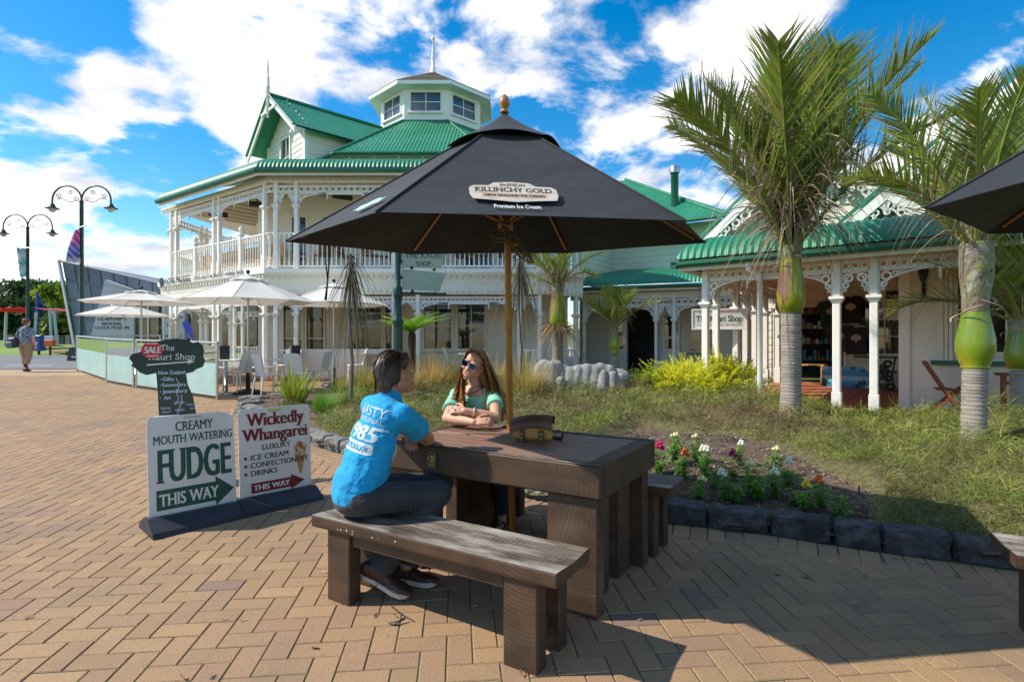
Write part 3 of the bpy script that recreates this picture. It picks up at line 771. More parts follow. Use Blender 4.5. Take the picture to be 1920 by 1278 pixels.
def bull(th, FM, S0, S1, zg, ov=.35, rise=.42, depth=2.2, ztop=None, m0=0.0, m1=0.0, pitch=.11, amp=.013, name='bullnose_roof', run=.45):
    """bullnose veranda roof: quarter round at the gutter, then a straight rise; m0/m1 mitre the ends"""
    prof = []
    for k in range(9):
        a = math.radians(8 + 62 * k / 8) ; prof.append((-ov + run * (1 - math.cos(a)) / (1 - math.cos(math.radians(70))), zg + rise * math.sin(a) / math.sin(math.radians(70))))
    zt = ztop if ztop is not None else prof[-1][1] + (depth + ov - run) * .27
    prof.append((depth, zt))
    ar = [0]
    for (a, b), (c, d) in zip(prof, prof[1:]): ar.append(ar[-1] + math.hypot(c - a, d - b))
    def at(y):      # clip
        return y
    s_lo = S0 + m0 * (-ov); s_hi = S1 - m1 * (-ov); n = int((s_hi - s_lo) / pitch * 5); vs = []; fs = []; R = len(prof)
    for k in range(n + 1):
        s_ = s_lo + (s_hi - s_lo) * k / n
        ym = depth
        if m0 > 0: ym = min(ym, (s_ - S0) / m0)
        if m1 > 0: ym = min(ym, (S1 - s_) / m1)
        o = amp * math.sin(2 * PI * s_ / pitch); col = []
        for i, (y, z) in enumerate(prof):
            if y > ym:
                y0, z0 = prof[max(0, i - 1)]; y1, z1 = prof[i]
                t = 0 if abs(y1 - y0) < 1e-9 else max(0, min(1, (ym - y0) / (y1 - y0)))
                if i == 0: y_, z_ = y, z
                elif y0 > ym: y_, z_ = col[-1][1], col[-1][2]
                else: y_, z_ = y0 + (y1 - y0) * t, z0 + (z1 - z0) * t
                col.append((s_, y_, z_))
            else:
                a = math.radians(8 + 62 * min(i, 8) / 8)
                col.append((s_, y - o * math.cos(a), z + o * math.sin(a)))
        vs += col
        if k:
            for i in range(R - 1): fs.append(((k - 1) * R + i, k * R + i, k * R + i + 1, (k - 1) * R + i + 1))
    m = MB(); m.add(vs, fs, FM, 0, True); r = m.build(name, M_ROOF, th, world=True)
    g_ = MB(); q = [(-ov - .06, zg + .03), (-ov - .06, zg - .03), (-ov - .03, zg - .075), (-ov + .05, zg - .075), (-ov + .05, zg + .03)]
    a0, a1 = S0 - m0 * (ov + .06), S1 + m1 * (ov + .06)
    vs = [(a0, y, z) for y, z in q] + [(a1, y, z) for y, z in q]; k = len(q)
    g_.add(vs, [(i, (i + 1) % k, (i + 1) % k + k, i + k) for i in range(k)] + [tuple(range(k)), tuple(range(k, 2 * k))[::-1]], FM); g_.build('gutter', M_TRIMG, th, world=True)
    s = MB(); s.box((S0 - m0 * ov * .9, -ov + .06, zg - .14), (S1 + m1 * ov * .9, -ov + .10, zg - .06), FM); s.build('fascia', M_CREAM, th, world=True)
    return r
def slab(th, name, pts, z0, z1, mt):
    m = MB(); m.prism([(p[0], p[1]) for p in pts], z0, z1); return m.build(name, mt, th, world=True)
def dentils(th, FM, s0, s1, y, z, n=None, sz=(.05, .06, .07), mt=None):
    m = MB(); n = n or int((s1 - s0) / .17)
    for k in range(n): c = s0 + (k + .5) * (s1 - s0) / n; m.box((c - sz[0] / 2, y - sz[1], z - sz[2]), (c + sz[0] / 2, y, z), FM)
    o = m.build('dentils', mt or M_CREAM, th, world=True); o['kind'] = 'stuff'; return o

# ================================================================== the two-storey pavilion, left
pav = thing('pavilion_building', 'cream two-storey veranda pavilion with green iron roofs and octagonal lantern', 'building', (-3.1, 18, gz(18)))
A_, B_ = Vector((-6.63, 15.0)), Vector((1.0, 15.0)); d2 = Vector((-.815, .58)); E_ = A_ + d2 * 6.4; C_ = B_ + Vector((1.1, 1.1))
F1, F2, F3 = frame(A_, (1, 0)), frame(E_, -d2), frame(B_, (1, 1))
L1, L2, L3 = 7.63, 6.4, 1.55
FLZ, BAZ, UFL, RLZ = .46, 2.90, 3.42, 4.42
slab(pav, 'terrace_floor', [E_, A_, B_, C_, (2.2, 24), (-11, 24)], .2, FLZ, M_TILE)
slab(pav, 'balcony_floor', [E_, A_, B_, C_, (2.2, 24), (-11, 24)], 3.24, UFL, M_CREAM)
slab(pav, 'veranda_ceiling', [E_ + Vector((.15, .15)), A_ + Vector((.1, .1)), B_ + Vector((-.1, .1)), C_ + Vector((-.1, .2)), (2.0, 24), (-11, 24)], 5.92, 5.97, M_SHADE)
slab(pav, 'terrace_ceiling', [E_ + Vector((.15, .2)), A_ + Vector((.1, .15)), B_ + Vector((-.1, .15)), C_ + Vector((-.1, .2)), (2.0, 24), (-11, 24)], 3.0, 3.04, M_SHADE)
for FM, Lx, a, b in ((F1, L1, .0, .0), (F2, L2, .0, .0), (F3, L3, 0, 0)):
    MB().box((a, .05, 3.03), (Lx - b, .09, 3.238), FM).build('fascia', M_CREAM, pav, world=True)
    MB().box((a - .0, -.05, 3.30), (Lx, .0, UFL + .012), FM).build('floor_edge', M_WHITE, pav, world=True)
    MB().box((a, .06, BAZ - .16), (Lx, .12, BAZ + .13), FM).build('lower_fascia', M_CREAM, pav, world=True)
    MB().box((a, .06, 5.76), (Lx, .12, 5.92), FM).build('upper_fascia', M_CREAM, pav, world=True)
    dentils(pav, FM, .05, Lx - .05, .05, 3.235); dentils(pav, FM, .05, Lx - .05, .06, BAZ - .03, sz=(.05, .05, .09)); dentils(pav, FM, .05, Lx - .05, .06, 5.86, sz=(.045, .05, .07))
P1S = [.23, .78, 3.43, 4.08, 6.83, 7.38]; P2S = [6.14, 3.72, 3.41, .99, .61]; P3S = [1.3]
for FM, ss in ((F1, P1S), (F2, P2S), (F3, P3S)):
    for s_ in ss: post(pav, FM, s_, .13, FLZ, 2.24, 2.76); post(pav, FM, s_, .13, UFL, 5.17, 5.78)
def bays(FM, ss):
    ss = sorted(ss)
    for a, b in zip(ss, ss[1:]): bay(pav, FM, a, b, .13, 2.53, 2.68, 2.24); bay(pav, FM, a, b, .13, 5.50, 5.70, 5.17)
bays(F1, P1S); bays(F2, P2S)
fret(pav, F2, 6.2, 6.38, .13, 5.50, 5.70); fret(pav, F1, .02, .17, .13, 5.50, 5.70)
for FM, a, b in ((F1, 0.0, 7.6), (F2, .55, 6.4), (F3, 0, 1.5)): balustrade(pav, FM, a, b, .13, UFL, RLZ, .128)
for s_ in (2.25, 4.93):           # newels with ball finials on the left face
    m = MB(); M_ = F2 @ tr(s_, .13, 0); m.box((-.055, -.055, UFL), (.055, .055, 4.5), M_, bev=.006); m.box((-.075, -.075, 4.5), (.075, .075, 4.54), M_); m.lathe([(.03, 4.54), (.03, 4.57), (.07, 4.62), (.075, 4.67), (.05, 4.73), (0, 4.75)], 10, M_); m.build('newel', M_WHITE, pav, world=True)
for a, b in ((.3, .72),): balustrade(pav, F1, a, b, .13, FLZ, 1.25, .14)
balustrade(pav, F1, 6.9, 7.3, .13, FLZ, 1.25, .14); balustrade(pav, F3, .1, 1.2, .13, FLZ, 1.25, .14)
# walls behind the verandas
WF = frame((-7.7, 17.0), (1, 0)); WL = 9.4
hw = [(.75, 1.30, .5, 2.62), (1.45, 1.95, .5, 2.62), (2.72, 3.72, 1.25, 2.62), (3.85, 4.35, 1.25, 2.62), (5.03, 5.85, 1.25, 2.62), (6.06, 6.86, 1.25, 2.62)]
boards(pav, WF, 0, WL, 0, FLZ, 3.0, .16, [(h[0] - .06, h[1] + .06, h[2] - .06, h[3] + .06) for h in hw]); backing(pav, WF, 0, WL, 0, FLZ, 3.0, hw)
for h in hw: window(pav, WF, h[0], h[1], 0, h[2], h[3], 2 if h[1] - h[0] > .6 else 1, 2, sill=h[2] > 1, mt=M_CREAM)
hu = [(1.0, 1.42, UFL + .05, 5.25), (1.95, 2.45, 4.3, 5.25), (4.6, 5.4, 4.2, 5.25), (6.3, 7.1, UFL + .05, 5.25)]
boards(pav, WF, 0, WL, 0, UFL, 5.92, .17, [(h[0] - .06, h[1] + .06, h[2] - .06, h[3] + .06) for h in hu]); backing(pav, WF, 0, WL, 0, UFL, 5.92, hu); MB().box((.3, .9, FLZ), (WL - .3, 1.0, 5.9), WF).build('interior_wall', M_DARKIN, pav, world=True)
for h in hu: window(pav, WF, h[0], h[1], 0, h[2], h[3], 2, 2 if h[2] > 3.6 else 3, mt=M_CREAM)
WS = frame((-7.7, 24), (0, -1)); boards(pav, WS, 0, 7, 0, FLZ, 3.0); boards(pav, WS, 0, 7, 0, UFL, 5.92); backing(pav, WS, 0, 7, .01, FLZ, 5.92)
MB().box((-.03, -.03, FLZ), (.09, .09, 5.9), WF).build('corner_board', M_WHITE, pav, world=True)
# far side of the deep terrace: a second row of posts
F4 = frame(E_ + Vector((.15, 4.6)), (1, -.25))
for s_ in (.1, .5, 2.0, 2.4): post(pav, F4, s_, 0, FLZ, 2.24, 2.9); post(pav, F4, s_, 0, UFL, 5.17, 5.8)
for a, b in ((.1, .5), (.5, 2.0), (2.0, 2.4)): bay(pav, F4, a, b, 0, 2.53, 2.7, 2.24); bay(pav, F4, a, b, 0, 5.5, 5.7, 5.17)
F5 = frame(E_ + Vector((.12, 4.5)), (0, -1))
for s_ in (.2, 2.0, 2.35, 4.2): post(pav, F5, s_, .1, FLZ, 2.24, 2.9); post(pav, F5, s_, .1, UFL, 5.17, 5.8)
for a, b in ((.2, 2.0), (2.0, 2.35), (2.35, 4.2)): bay(pav, F5, a, b, .1, 2.53, 2.7, 2.24); bay(pav, F5, a, b, .1, 5.5, 5.7, 5.17)
balustrade(pav, F5, 0, 4.3, .1, UFL, RLZ); balustrade(pav, F4, 0, 2.5, 0, FLZ, 1.25)
for k in range(12):              # ceiling beams over the balcony
    m = MB(); m.box((.3 + k * .52, .2, 5.82), (.37 + k * .52, 3.2, 5.92), F2); m.build('ceiling_beam', M_SHADE, pav, world=True)
# roofs
bull(pav, F1, 0, L1, 5.99, .36, .40, 2.2, 6.95, .32, .414); bull(pav, F2, .85, L2, 5.99, .36, .40, 3.2, 7.2, .414, .32); bull(pav, F3, 0, L3, 5.99, .36, .40, 2.0, 6.9, .414, 0)
oc = Vector((-3.1, 21.9))
def octo(ap_, z, x=1.0): R_ = ap_ / math.cos(PI / 8); return [Vector((oc.x + x * R_ * math.cos(PI / 8 + k * PI / 4), oc.y + R_ * math.sin(PI / 8 + k * PI / 4), z)) for k in range(8)]
ev, lb = octo(4.95, 7.22, 1.12), octo(1.92, 9.36); wl0 = octo(4.6, 0, 1.12)
for k in range(8):
    j = (k + 1) % 8
    iron(pav, ev[k], ev[j], lb[k], lb[j], .115, .013)
    m = MB(); m.tube([ev[k] + Vector((0, 0, .02)), lb[k] + Vector((0, 0, .03))], .045, 6); m.build('hip_cap', M_TRIMG if 0 else M_ROOF, pav, world=True)
    a, b = wl0[k], wl0[j]; m = MB(); m.add([(a.x, a.y, 5.9), (b.x, b.y, 5.9), (b.x, b.y, 7.2), (a.x, a.y, 7.2)], [(0, 1, 2, 3)]); m.build('upper_wall', M_CREAM, pav, world=True)
    m = MB(); d = (ev[j] - ev[k]); n_ = Vector((d.y, -d.x, 0)).normalized()
    m.tube([ev[k] + Vector((0, 0, -.03)), ev[j] + Vector((0, 0, -.03))], .055, 6); m.build('gutter', M_TRIMG, pav, world=True)
    if k in (3, 4, 5, 6):
        for q in range(6):
            c = a * (1 - (q + .5) / 6) + b * ((q + .5) / 6); cc = ev[k] * (1 - (q + .5) / 6) + ev[j] * ((q + .5) / 6)
            m = MB(); m.tube([Vector((c.x, c.y, 7.0)), Vector((cc.x, cc.y, 7.13)) * .7 + Vector((c.x, c.y, 7.0)) * .3], .035, 4); m.build('eave_bracket', M_CREAM, pav, world=True)
m = MB(); m.add([v - Vector((0, 0, .07)) for v in ev], [tuple(range(8))]); m.build('soffit', M_CREAM, pav, world=True)
# lantern
lw0, lw1 = octo(1.87, 9.3), octo(1.87, 10.55)
for k in range(8):
    j = (k + 1) % 8; a, b = lw0[k], lw0[j]
    LF = frame((b.x, b.y), (a.x - b.x, a.y - b.y)); e = (b - a).length
    if (LF.to_3x3() @ Vector((0, 1, 0))).dot(Vector((oc.x - a.x, oc.y - a.y, 0))) < 0: LF = frame((a.x, a.y), (b.x - a.x, b.y - a.y))
    backing(pav, LF, 0, e, -.012, 9.3, 10.62, [(.22, e - .22, 9.72, 10.42)], M_WHITE, 'lantern_wall')
    window(pav, LF, .24, e - .24, .02, 9.74, 10.40, 2, 2, gl=M_SKYGLASS, mt=M_WHITE, fw=.05)
    MB().box((-.02, -.06, 9.30), (e + .02, .02, 9.40), LF).build('lantern_flashing', M_TRIMG, pav, world=True)
le, apx = octo(2.28, 10.66), Vector((oc.x, oc.y, 12.02))
for k in range(8):
    j = (k + 1) % 8; a, b = le[k], le[j]
    # courses of shingles
    nc = 9
    for c in range(nc):
        t0, t1 = c / nc, (c + 1) / nc; p00, p10 = a.lerp(apx, t0), b.lerp(apx, t0); p01, p11 = a.lerp(apx, t1 * .999), b.lerp(apx, t1 * .999); up = Vector((0, 0, .03))
        m = MB(); m.add([p00 + up * 1.2, p10 + up * 1.2, p11 + up * .3, p01 + up * .3, p00, p10], [(0, 1, 2, 3), (4, 5, 1, 0)]); m.build('shingle_course', M_SHINGLE, pav, world=True)
    m = MB(); n_ = (a + b) / 2 - Vector((oc.x, oc.y, 0)); n_.z = 0; n_.normalize()
    m.add([a, b, b - Vector((0, 0, .13)), a - Vector((0, 0, .13))], [(0, 1, 2, 3)]); m.build('lantern_fascia', M_WHITE, pav, world=True)
m = MB(); m.add([v - Vector((0, 0, .13)) for v in le], [tuple(range(8))]); m.build('lantern_soffit', M_WHITE, pav, world=True)
m = MB(); m.lathe([(.13, 11.85), (.13, 12.05), (.09, 12.1), (.10, 12.2), (.06, 12.25), (.075, 12.5), (.05, 12.9), (.035, 13.25), (.07, 13.3), (.075, 13.36), (.05, 13.42), (.02, 13.48), (0, 13.5)], 10, tr(oc.x, oc.y, 0)); m.build('finial', M_WHITE, pav, world=True)
# gabled dormer, left
ga = Vector((-7.92, 18.2, 9.5)); gdir = Vector((.72, .69, 0)).normalized(); gl_ = Vector((.69, -.72, 0)).normalized()
GF = frame((ga.x, ga.y), gl_); hwid, zE = 1.94, 8.02
for sg in (-1, 1):
    e0 = ga + gl_ * (sg * hwid); e0.z = zE; q0 = e0 + gdir * 5.0; q1 = ga + gdir * 5.0
    if sg > 0: iron(pav, e0, q0, ga, q1, .115, .013)
    else: iron(pav, q0, e0, q1, ga, .115, .013)
    # bargeboard
    m = MB(); a, b = ga.copy(), e0 + (e0 - ga).normalized() * .12; dn = Vector((0, 0, -.20)); o_ = -gdir * .03; t_ = gdir * .03
    m.add([a + o_, b + o_, b + o_ + dn, a + o_ + dn, a + t_, b + t_, b + t_ + dn, a + t_ + dn], [(0, 1, 2, 3), (7, 6, 5, 4), (0, 4, 5, 1), (3, 2, 6, 7), (1, 5, 6, 2)]); m.build('bargeboard', M_WHITE, pav, world=True)
    m = MB(); a2, b2 = a + Vector((0, 0, .03)) - gdir * .05, b + Vector((0, 0, .03)) - gdir * .05; m.tube([a2, b2], .04, 5); m.build('barge_cap', M_ROOF, pav, world=True)
m = MB(); m.tube([ga + Vector((0, 0, .04)), ga + gdir * 5 + Vector((0, 0, .04))], .05, 6); m.build('ridge_cap', M_ROOF, pav, world=True)
GW = frame(ga - gl_ * 1.55 + gdir * .55, gl_)
boards(pav, GW, 0, 3.1, 0, 6.6, 9.5, .2, [(1.12, 1.98, 6.9, 8.3)], shape=lambda z: (max(0, 1.55 - (9.45 - z) / .763), min(3.1, 1.55 + (9.45 - z) / .763)))
m = MB(); m.add([(0, .02, 6.5), (3.1, .02, 6.5), (3.1, .02, 8.2), (1.55, .02, 9.42), (0, .02, 8.2)], [(0, 1, 2, 3, 4)], GW); m.build('wall', M_BOARD, pav, world=True)
window(pav, GW, 1.2, 1.9, -.01, 6.95, 8.2, 2, 2, mt=M_WHITE, fw=.08)
for x in (.06, 3.04): MB().box((x - .08, -.05, 6.6), (x + .08, .05, 8.25), GW).build('corner_board', M_WHITE, pav, world=True)
GS = frame(ga + gl_ * 1.55 + gdir * .55, gdir); boards(pav, GS, 0, 4, 0, 6.6, 8.15, .2); backing(pav, GS, 0, 4, 0, 6.6, 8.15)
m = MB(); M_ = tr(ga.x - gdir.x * .05, ga.y - gdir.y * .05, 0)
m.lathe([(.0, 8.72), (.05, 8.78), (.03, 8.84), (.065, 8.92), (.06, 9.7), (.075, 9.74), (.05, 9.8), (.05, 10.05), (.03, 10.1), (.035, 10.3), (.01, 10.75), (0, 10.8)], 8, M_); m.build('gable_finial', M_WHITE, pav, world=True)
m = MB(); m.box((-.62, -.06, 8.95), (.62, -.02, 9.03), GF); m.build('collar_tie', M_WHITE, pav, world=True)
# name in cut letters along the left face
M_SIGNB = mat('sign_letter_black', (.012, .012, .014), .5)
m = MB(); LMt = F2 @ tr(.2, -.075, 3.33) @ rot('X', PI / 2)
text(m, 'LOVE MUSSEL', .42, 0, .20, 1.75, LMt, fat=.08); text(m, 'CAFE-RESTAURANT-WINE BAR', 2.3, .015, .14, 2.9, LMt, serif=.04, fat=.03)
m.prism([(.02, .14), (.05, .22), (.12, .235), (.16, .19), (.20, .235), (.28, .22), (.31, .14), (.25, .0), (.165, -.1), (.08, .0)], 0, .02, LMt)
ns = m.build('name_lettering', M_SIGNB, pav, world=True); ns['kind'] = 'stuff'
# things on the balcony: heater boxes and cane chairs seen between the balusters
M_CANE = mat('cane', (.24, .105, .04), .6, rand=.3)
def tableset(n, label, cat, loc, rz, mt, grp):
    t = thing(n, label, cat, loc, rz, grp); return t
CANE = None
ORD = ['first', 'second', 'third', 'fourth', 'fifth', 'sixth', 'seventh', 'eighth', 'ninth']
for (k, FM, s_, y_, a) in [(k, F1, x, .75 + .25 * (k % 2), k * 1.3) for k, x in enumerate((1.3, 1.9, 2.7, 3.2, 4.5, 5.2, 5.8, 6.5, 7.0))]:
    loc = FM @ Vector((s_, y_, UFL + .012))
    if CANE is None:
        t = thing('cane_chair', 'first brown cane chair along the front balcony from its corner', 'chair', loc, a, 'cane chairs on the balcony')
        m = MB()
        for x in (-.2, .2):
            for y in (-.2, .2): m.tube([(x, y, 0), (x * .9, y * .9, .44)], .016, 5)
        m.tube([(-.2, -.2, .15), (.2, .2, .15)], .01, 4); m.tube([(-.2, .2, .15), (.2, -.2, .15)], .01, 4); m.build('leg_frame', M_CANE, t)
        MB().box((-.22, -.22, .43), (.22, .22, .47), bev=.02).build('seat', M_CANE, t)
        m = MB(); m.grid(lambda u, v: (-.22 + .44 * u, .21 + .06 * v - .05 * math.sin(u * PI) * -1, .47 + .42 * v * (1 - .2 * (2 * u - 1) ** 2)), 6, 4); m.build('backrest', M_CANE, t)
        CANE = t
    else: dup(CANE, loc, a, ORD[k] + ' brown cane chair along the front balcony from its corner')
M_PINE = mat('pine_boards', (.62, .36, .12), .5, noise=((6, 3, (.5, .27, .08), .45, .65),))
for k, s_ in enumerate((1.2, 2.5, 3.9, 5.0)):
    t = thing('balcony_bench', ORD[k] + ' pale pine bench from the far end of the left balcony', 'bench', F2 @ Vector((s_, .9, UFL + .012)), math.atan2(-d2.y, -d2.x), 'pine benches on the balcony')
    MB().box((-.55, -.18, .40), (.55, .18, .46)).build('seat', M_PINE, t); MB().box((-.55, .16, .55), (.55, .20, .95)).build('backrest', M_PINE, t)
    for x in (-.5, .5): MB().box((x - .03, -.16, 0), (x + .03, .19, .40)).build('leg', M_PINE, t)
for (k, (s_, y_)) in enumerate(((2.1, .9), (4.4, .9), (1.75, 1.0))):
    FM = F2 if s_ != 1.75 else F1
    t = thing('outdoor_heater', ('dark heater under the ceiling at the far end of the left balcony', 'dark heater under the left balcony ceiling near its corner', 'dark heater under the front balcony ceiling above the door')[k], 'heater', FM @ Vector((s_, y_, 5.55)), .6, 'heaters under the balcony ceiling')
    m = MB(); m.box((-.28, -.08, 0), (.28, .08, .14), rot('X', .5), bev=.02); m.build('housing', M_BLACK, t); m = MB(); m.tube([(0, 0, .08), (0, 0, .38)], .018, 6); m.build('bracket_arm', M_BLACK, t)
# clear café blinds under the front arches
M_BLIND = glass('clear_vinyl', (.93, .93, .91), .12, .08)
M_VINYL = mat('vinyl_skirt', (.74, .69, .66), .6)
for (a, b) in ((.84, 3.37), (4.14, 6.77)):
    t = thing('cafe_blind', 'clear roll-down plastic blind between white posts, %s' % ('left of the green signpost' if a < 1 else 'right of the green signpost'), 'blind', F1 @ Vector(((a + b) / 2, .16, FLZ)), 0)
    m = MB(); m.box((a, .155, FLZ + (.8 if a < 1 else 1.95)), (b, .159, 2.5), F1); m.build('sheet', M_BLIND, t, world=True)
    if a < 1: m = MB(); m.box((a, .154, FLZ - .02), (b, .16, FLZ + .8), F1); m.build('skirt', M_VINYL, t, world=True)
    m = MB(); m.tube([F1 @ Vector((a, .17, 2.50)), F1 @ Vector((b, .17, 2.50))], .05, 8); m.build('roll', mat('blind_roll', (.22, .27, .34), .4), t, world=True)

# ================================================================== the middle shop range
mid = thing('shop_building', 'cream weatherboard shop range with bullnose green veranda, set back behind the rock', 'building', (3.8, 17.2, gz(17)))
VF = frame((2.05, 17.9), (.921, -.39)); vz = .47
slab(mid, 'veranda_floor', [VF @ Vector(p) for p in ((-.3, 0, 0), (5.6, 0, 0), (5.6, 2, 0), (-.3, 2, 0))], .2, vz, M_TILE)
for s_ in (.26, 2.51, 3.04, 5.25): post(mid, VF, s_, .1, vz, 2.15, 2.95, .10)
for a, b in ((.26, 2.51), (2.51, 3.04), (3.04, 5.25)): bay(mid, VF, a, b, .1, 2.56, 2.76, 2.15)
MB().box((-.2, .06, 2.78), (5.6, .14, 2.98), VF).build('beam', M_CREAM, mid, world=True)
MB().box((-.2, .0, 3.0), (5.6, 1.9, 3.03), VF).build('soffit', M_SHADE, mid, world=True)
bull(mid, VF, -.15, 6.0, 3.13, .32, .40, 2.6, 4.02, .45, 0)
dh = [(1.30, 2.35, vz, 2.55), (3.35, 4.0, 1.15, 2.5)]
boards(mid, VF, -.4, 5.6, 1.8, vz, 3.0, .17, [(h[0] - .06, h[1] + .06, h[2] - .02, h[3] + .06) for h in dh])
backing(mid, VF, -.4, 5.6, 1.8, vz, 3.0, dh)
window(mid, VF, 3.35, 4.0, 1.8, 1.15, 2.5, 2, 2, sill='g')
MB().box((.7, 2.9, vz), (2.9, 3.0, 2.9), VF).build('interior_side', M_DARKIN, mid, world=True); MB().box((.9, 1.93, vz), (.98, 2.9, 2.9), VF).build('interior_side', M_DARKIN, mid, world=True); MB().box((2.6, 1.93, vz), (2.68, 2.9, 2.9), VF).build('interior_side', M_DARKIN, mid, world=True); MB().box((.9, 1.93, 2.75), (2.7, 2.9, 2.9), VF).build('shop_interior', M_DARKIN, mid, world=True)
for (x, a) in ((.66, 0), (2.44, 0)):
    m = MB(); DM = VF @ tr(x, 1.74, 0) @ rot('Z', a)
    for (p, q, r, t_) in ((0, .10, vz + .02, 2.5), (.50, .60, vz + .02, 2.5), (.10, .50, vz + .02, .75 + vz), (.10, .50, 2.38, 2.5), (.10, .50, 1.55, 1.63)): m.box((p, -.02, r), (q, .02, t_), DM)
    dr = m.build('door', M_WHITE, mid, world=True); MB().box((.1, -.004, 1.24), (.5, .004, 1.55), DM).build('pane', M_WINGLASS, dr, world=True); MB().box((.1, -.004, 1.63), (.5, .004, 2.38), DM).build('pane', M_WINGLASS, dr, world=True)
    MB().box((.52, -.05, 1.35), (.56, -.02, 1.62), DM).build('handle', M_GOLDH if 'M_GOLDH' in globals() else M_STEEL, dr, world=True)
for (x0, x1) in ((1.24, 1.30), (2.35, 2.41)): MB().box((x0, 1.74, vz), (x1, 1.84, 2.62), VF).build('door_post', M_CREAM, mid, world=True)
MB().box((1.24, 1.74, 2.55), (2.41, 1.84, 2.64), VF).build('door_head', M_CREAM, mid, world=True)
m = MB(); dp = VF @ Vector((.05, -.02, 0)); m.tube([dp + Vector((-.06, -.1, 3.05)), dp + Vector((-.06, -.1, 2.95)), dp + Vector((0, 0, 2.82)), dp + Vector((0, 0, .4))], .05, 8); m.build('downpipe', M_WHITE, mid, world=True)
U1, U2 = frame((2.2, 17.75), (1.44, 2.25)), frame((3.64, 20.0), (.84, -.54))
boards(mid, U1, 0, 2.67, 0, 3.3, 5.5, .19); backing(mid, U1, 0, 2.67, 0, 3.3, 5.5); boards(mid, U2, 0, 4.4, 0, 3.6, 5.4, .19); backing(mid, U2, 0, 4.4, 0, 3.6, 5.4)
e1_, e2_, rg = Vector((2.5, 19.9, 5.33)), Vector((6.6, 17.0, 5.30)), Vector((4.6, 22.6, 8.0))
iron(mid, e1_, e2_, rg - Vector((.6, -.4, 0)), rg, .115, .010); iron(mid, e2_, Vector((12.5, 22.0, 5.3)), rg, rg + Vector((3, 3, 0)), .115, .010)
m = MB(); m.tube([e2_ + Vector((0, 0, .02)), rg + Vector((0, 0, .03))], .06, 6); m.build('hip_cap', M_ROOF, mid, world=True)
m = MB(); m.tube([e1_, e2_], .06, 6); m.build('gutter', M_TRIMG, mid, world=True)
m = MB(); q = P(1265, 380, 19.0); m.lathe([(.13, -.8), (.13, 1.0), (.15, 1.02), (.15, 1.06)], 12, tr(q)); fl = m.build('flue', M_TRIMG, mid, world=True)
m = MB(); m.lathe([(.17, 1.0), (.17, 1.22), (.15, 1.24), (.0, 1.24)], 12, tr(q)); m.build('cowl', M_STEEL, fl, world=True)

# ================================================================== the near shop, right
shop = thing('kiosk_building', 'near cream shop with green bullnose veranda and fretwork arches behind the palms', 'building', (6, 11, gz(11)))
KX = Vector((.78, -.625)).normalized(); KF = frame((3.6, 10.36), KX); KN = Vector((-KX.y, KX.x))
def kz(s_, y): p = KF @ Vector((s_, y, 0)); return SLOPE * p.y + .015
# tiled porch floor, tile by tile
m = MB(); cs = [KF @ Vector(p) for p in ((-.15, -.22, 0), (9, -.22, 0), (9, 1.75, 0), (3.0, 1.75, 0), (3.0, 6.0, 0), (-.15, 6.0, 0))]
m.add([(p.x, p.y, SLOPE * p.y + .003) for p in cs], [(0, 1, 2, 3, 4, 5)]); m.add([(p.x, p.y, SLOPE * p.y + .003) for p in cs[:2]] + [(p.x, p.y, SLOPE * p.y - .35) for p in cs[1::-1]], [(0, 3, 2, 1)])
fl = m.build('porch_floor', M_GROUT, shop, world=True)
TS = .30; nt = 0
for i in range(0, 24):
    for j in range(0, 20):
        a, b = -.15 + i * TS, -.22 + j * TS
        if b + TS > 6.0 or (a + TS > 3.0 and b + TS > 1.75) or a > 5.8 or nt > 290: continue
        m = MB(); g_ = .005; zs = [KF @ Vector(p) for p in ((a + g_, b + g_, 0), (a + TS - g_, b + g_, 0), (a + TS - g_, b + TS - g_, 0), (a + g_, b + TS - g_, 0))]
        m.add([(p.x, p.y, SLOPE * p.y - .005) for p in zs] + [(p.x, p.y, SLOPE * p.y + .015) for p in zs], [(4, 5, 6, 7), (0, 1, 5, 4), (3, 0, 4, 7), (1, 2, 6, 5)]); m.build('tile', M_TILE, fl, world=True); nt += 1
KP = [(0, 0), (2.13, 0), (2.64, 0), (5.0, 0), (5.5, 0), (0, .58), (0, 1.81), (0, 2.5), (0, 3.2), (0, 4.13), (0, 5.3)]
ZC, ZF0, ZF1, ZT = 2.20, 2.60, 2.76, 2.80
for s_, y in KP: post(shop, KF, s_, y, kz(s_, y) - .02, ZC, ZT, .115)
for a, b in ((0, 2.13), (2.13, 2.64), (2.64, 5.0), (5.0, 5.5)): bay(shop, KF, a, b, 0, ZF0, ZF1, ZC, mt=M_WHITE)
K2 = frame(KF @ Vector((0, 6, 0)), -KN)
ks = sorted(6 - y for s_, y in KP if s_ == 0)
for a, b in zip(ks, ks[1:]): bay(shop, K2, a, b, 0, ZF0, ZF1, ZC, mt=M_WHITE)
MB().box((-.06, -.07, ZT), (9, .07, 2.93), KF).build('beam', M_CREAM, shop, world=True); MB().box((-.07, .07, ZT), (.07, 6, 2.93), KF).build('beam', M_CREAM, shop, world=True)
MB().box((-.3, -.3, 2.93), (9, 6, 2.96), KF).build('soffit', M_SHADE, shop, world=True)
bull(shop, KF, -.0, 9, 2.90, .42, .50, 1.9, 3.62, 1.0, 0, .125, .016, run=.5); bull(shop, K2, 0, 6, 2.90, .42, .50, 1.9, 3.62, 0, 1.0, .125, .016, run=.5)
m = MB(); m.tube([KF @ Vector((.86, -.36, 2.84)), KF @ Vector((.86, -.36, 2.72)), KF @ Vector((.98, -.10, 2.60)), KF @ Vector((.98, -.10, .15))], .047, 10); dpp = m.build('downpipe', M_WHITE, shop, world=True)
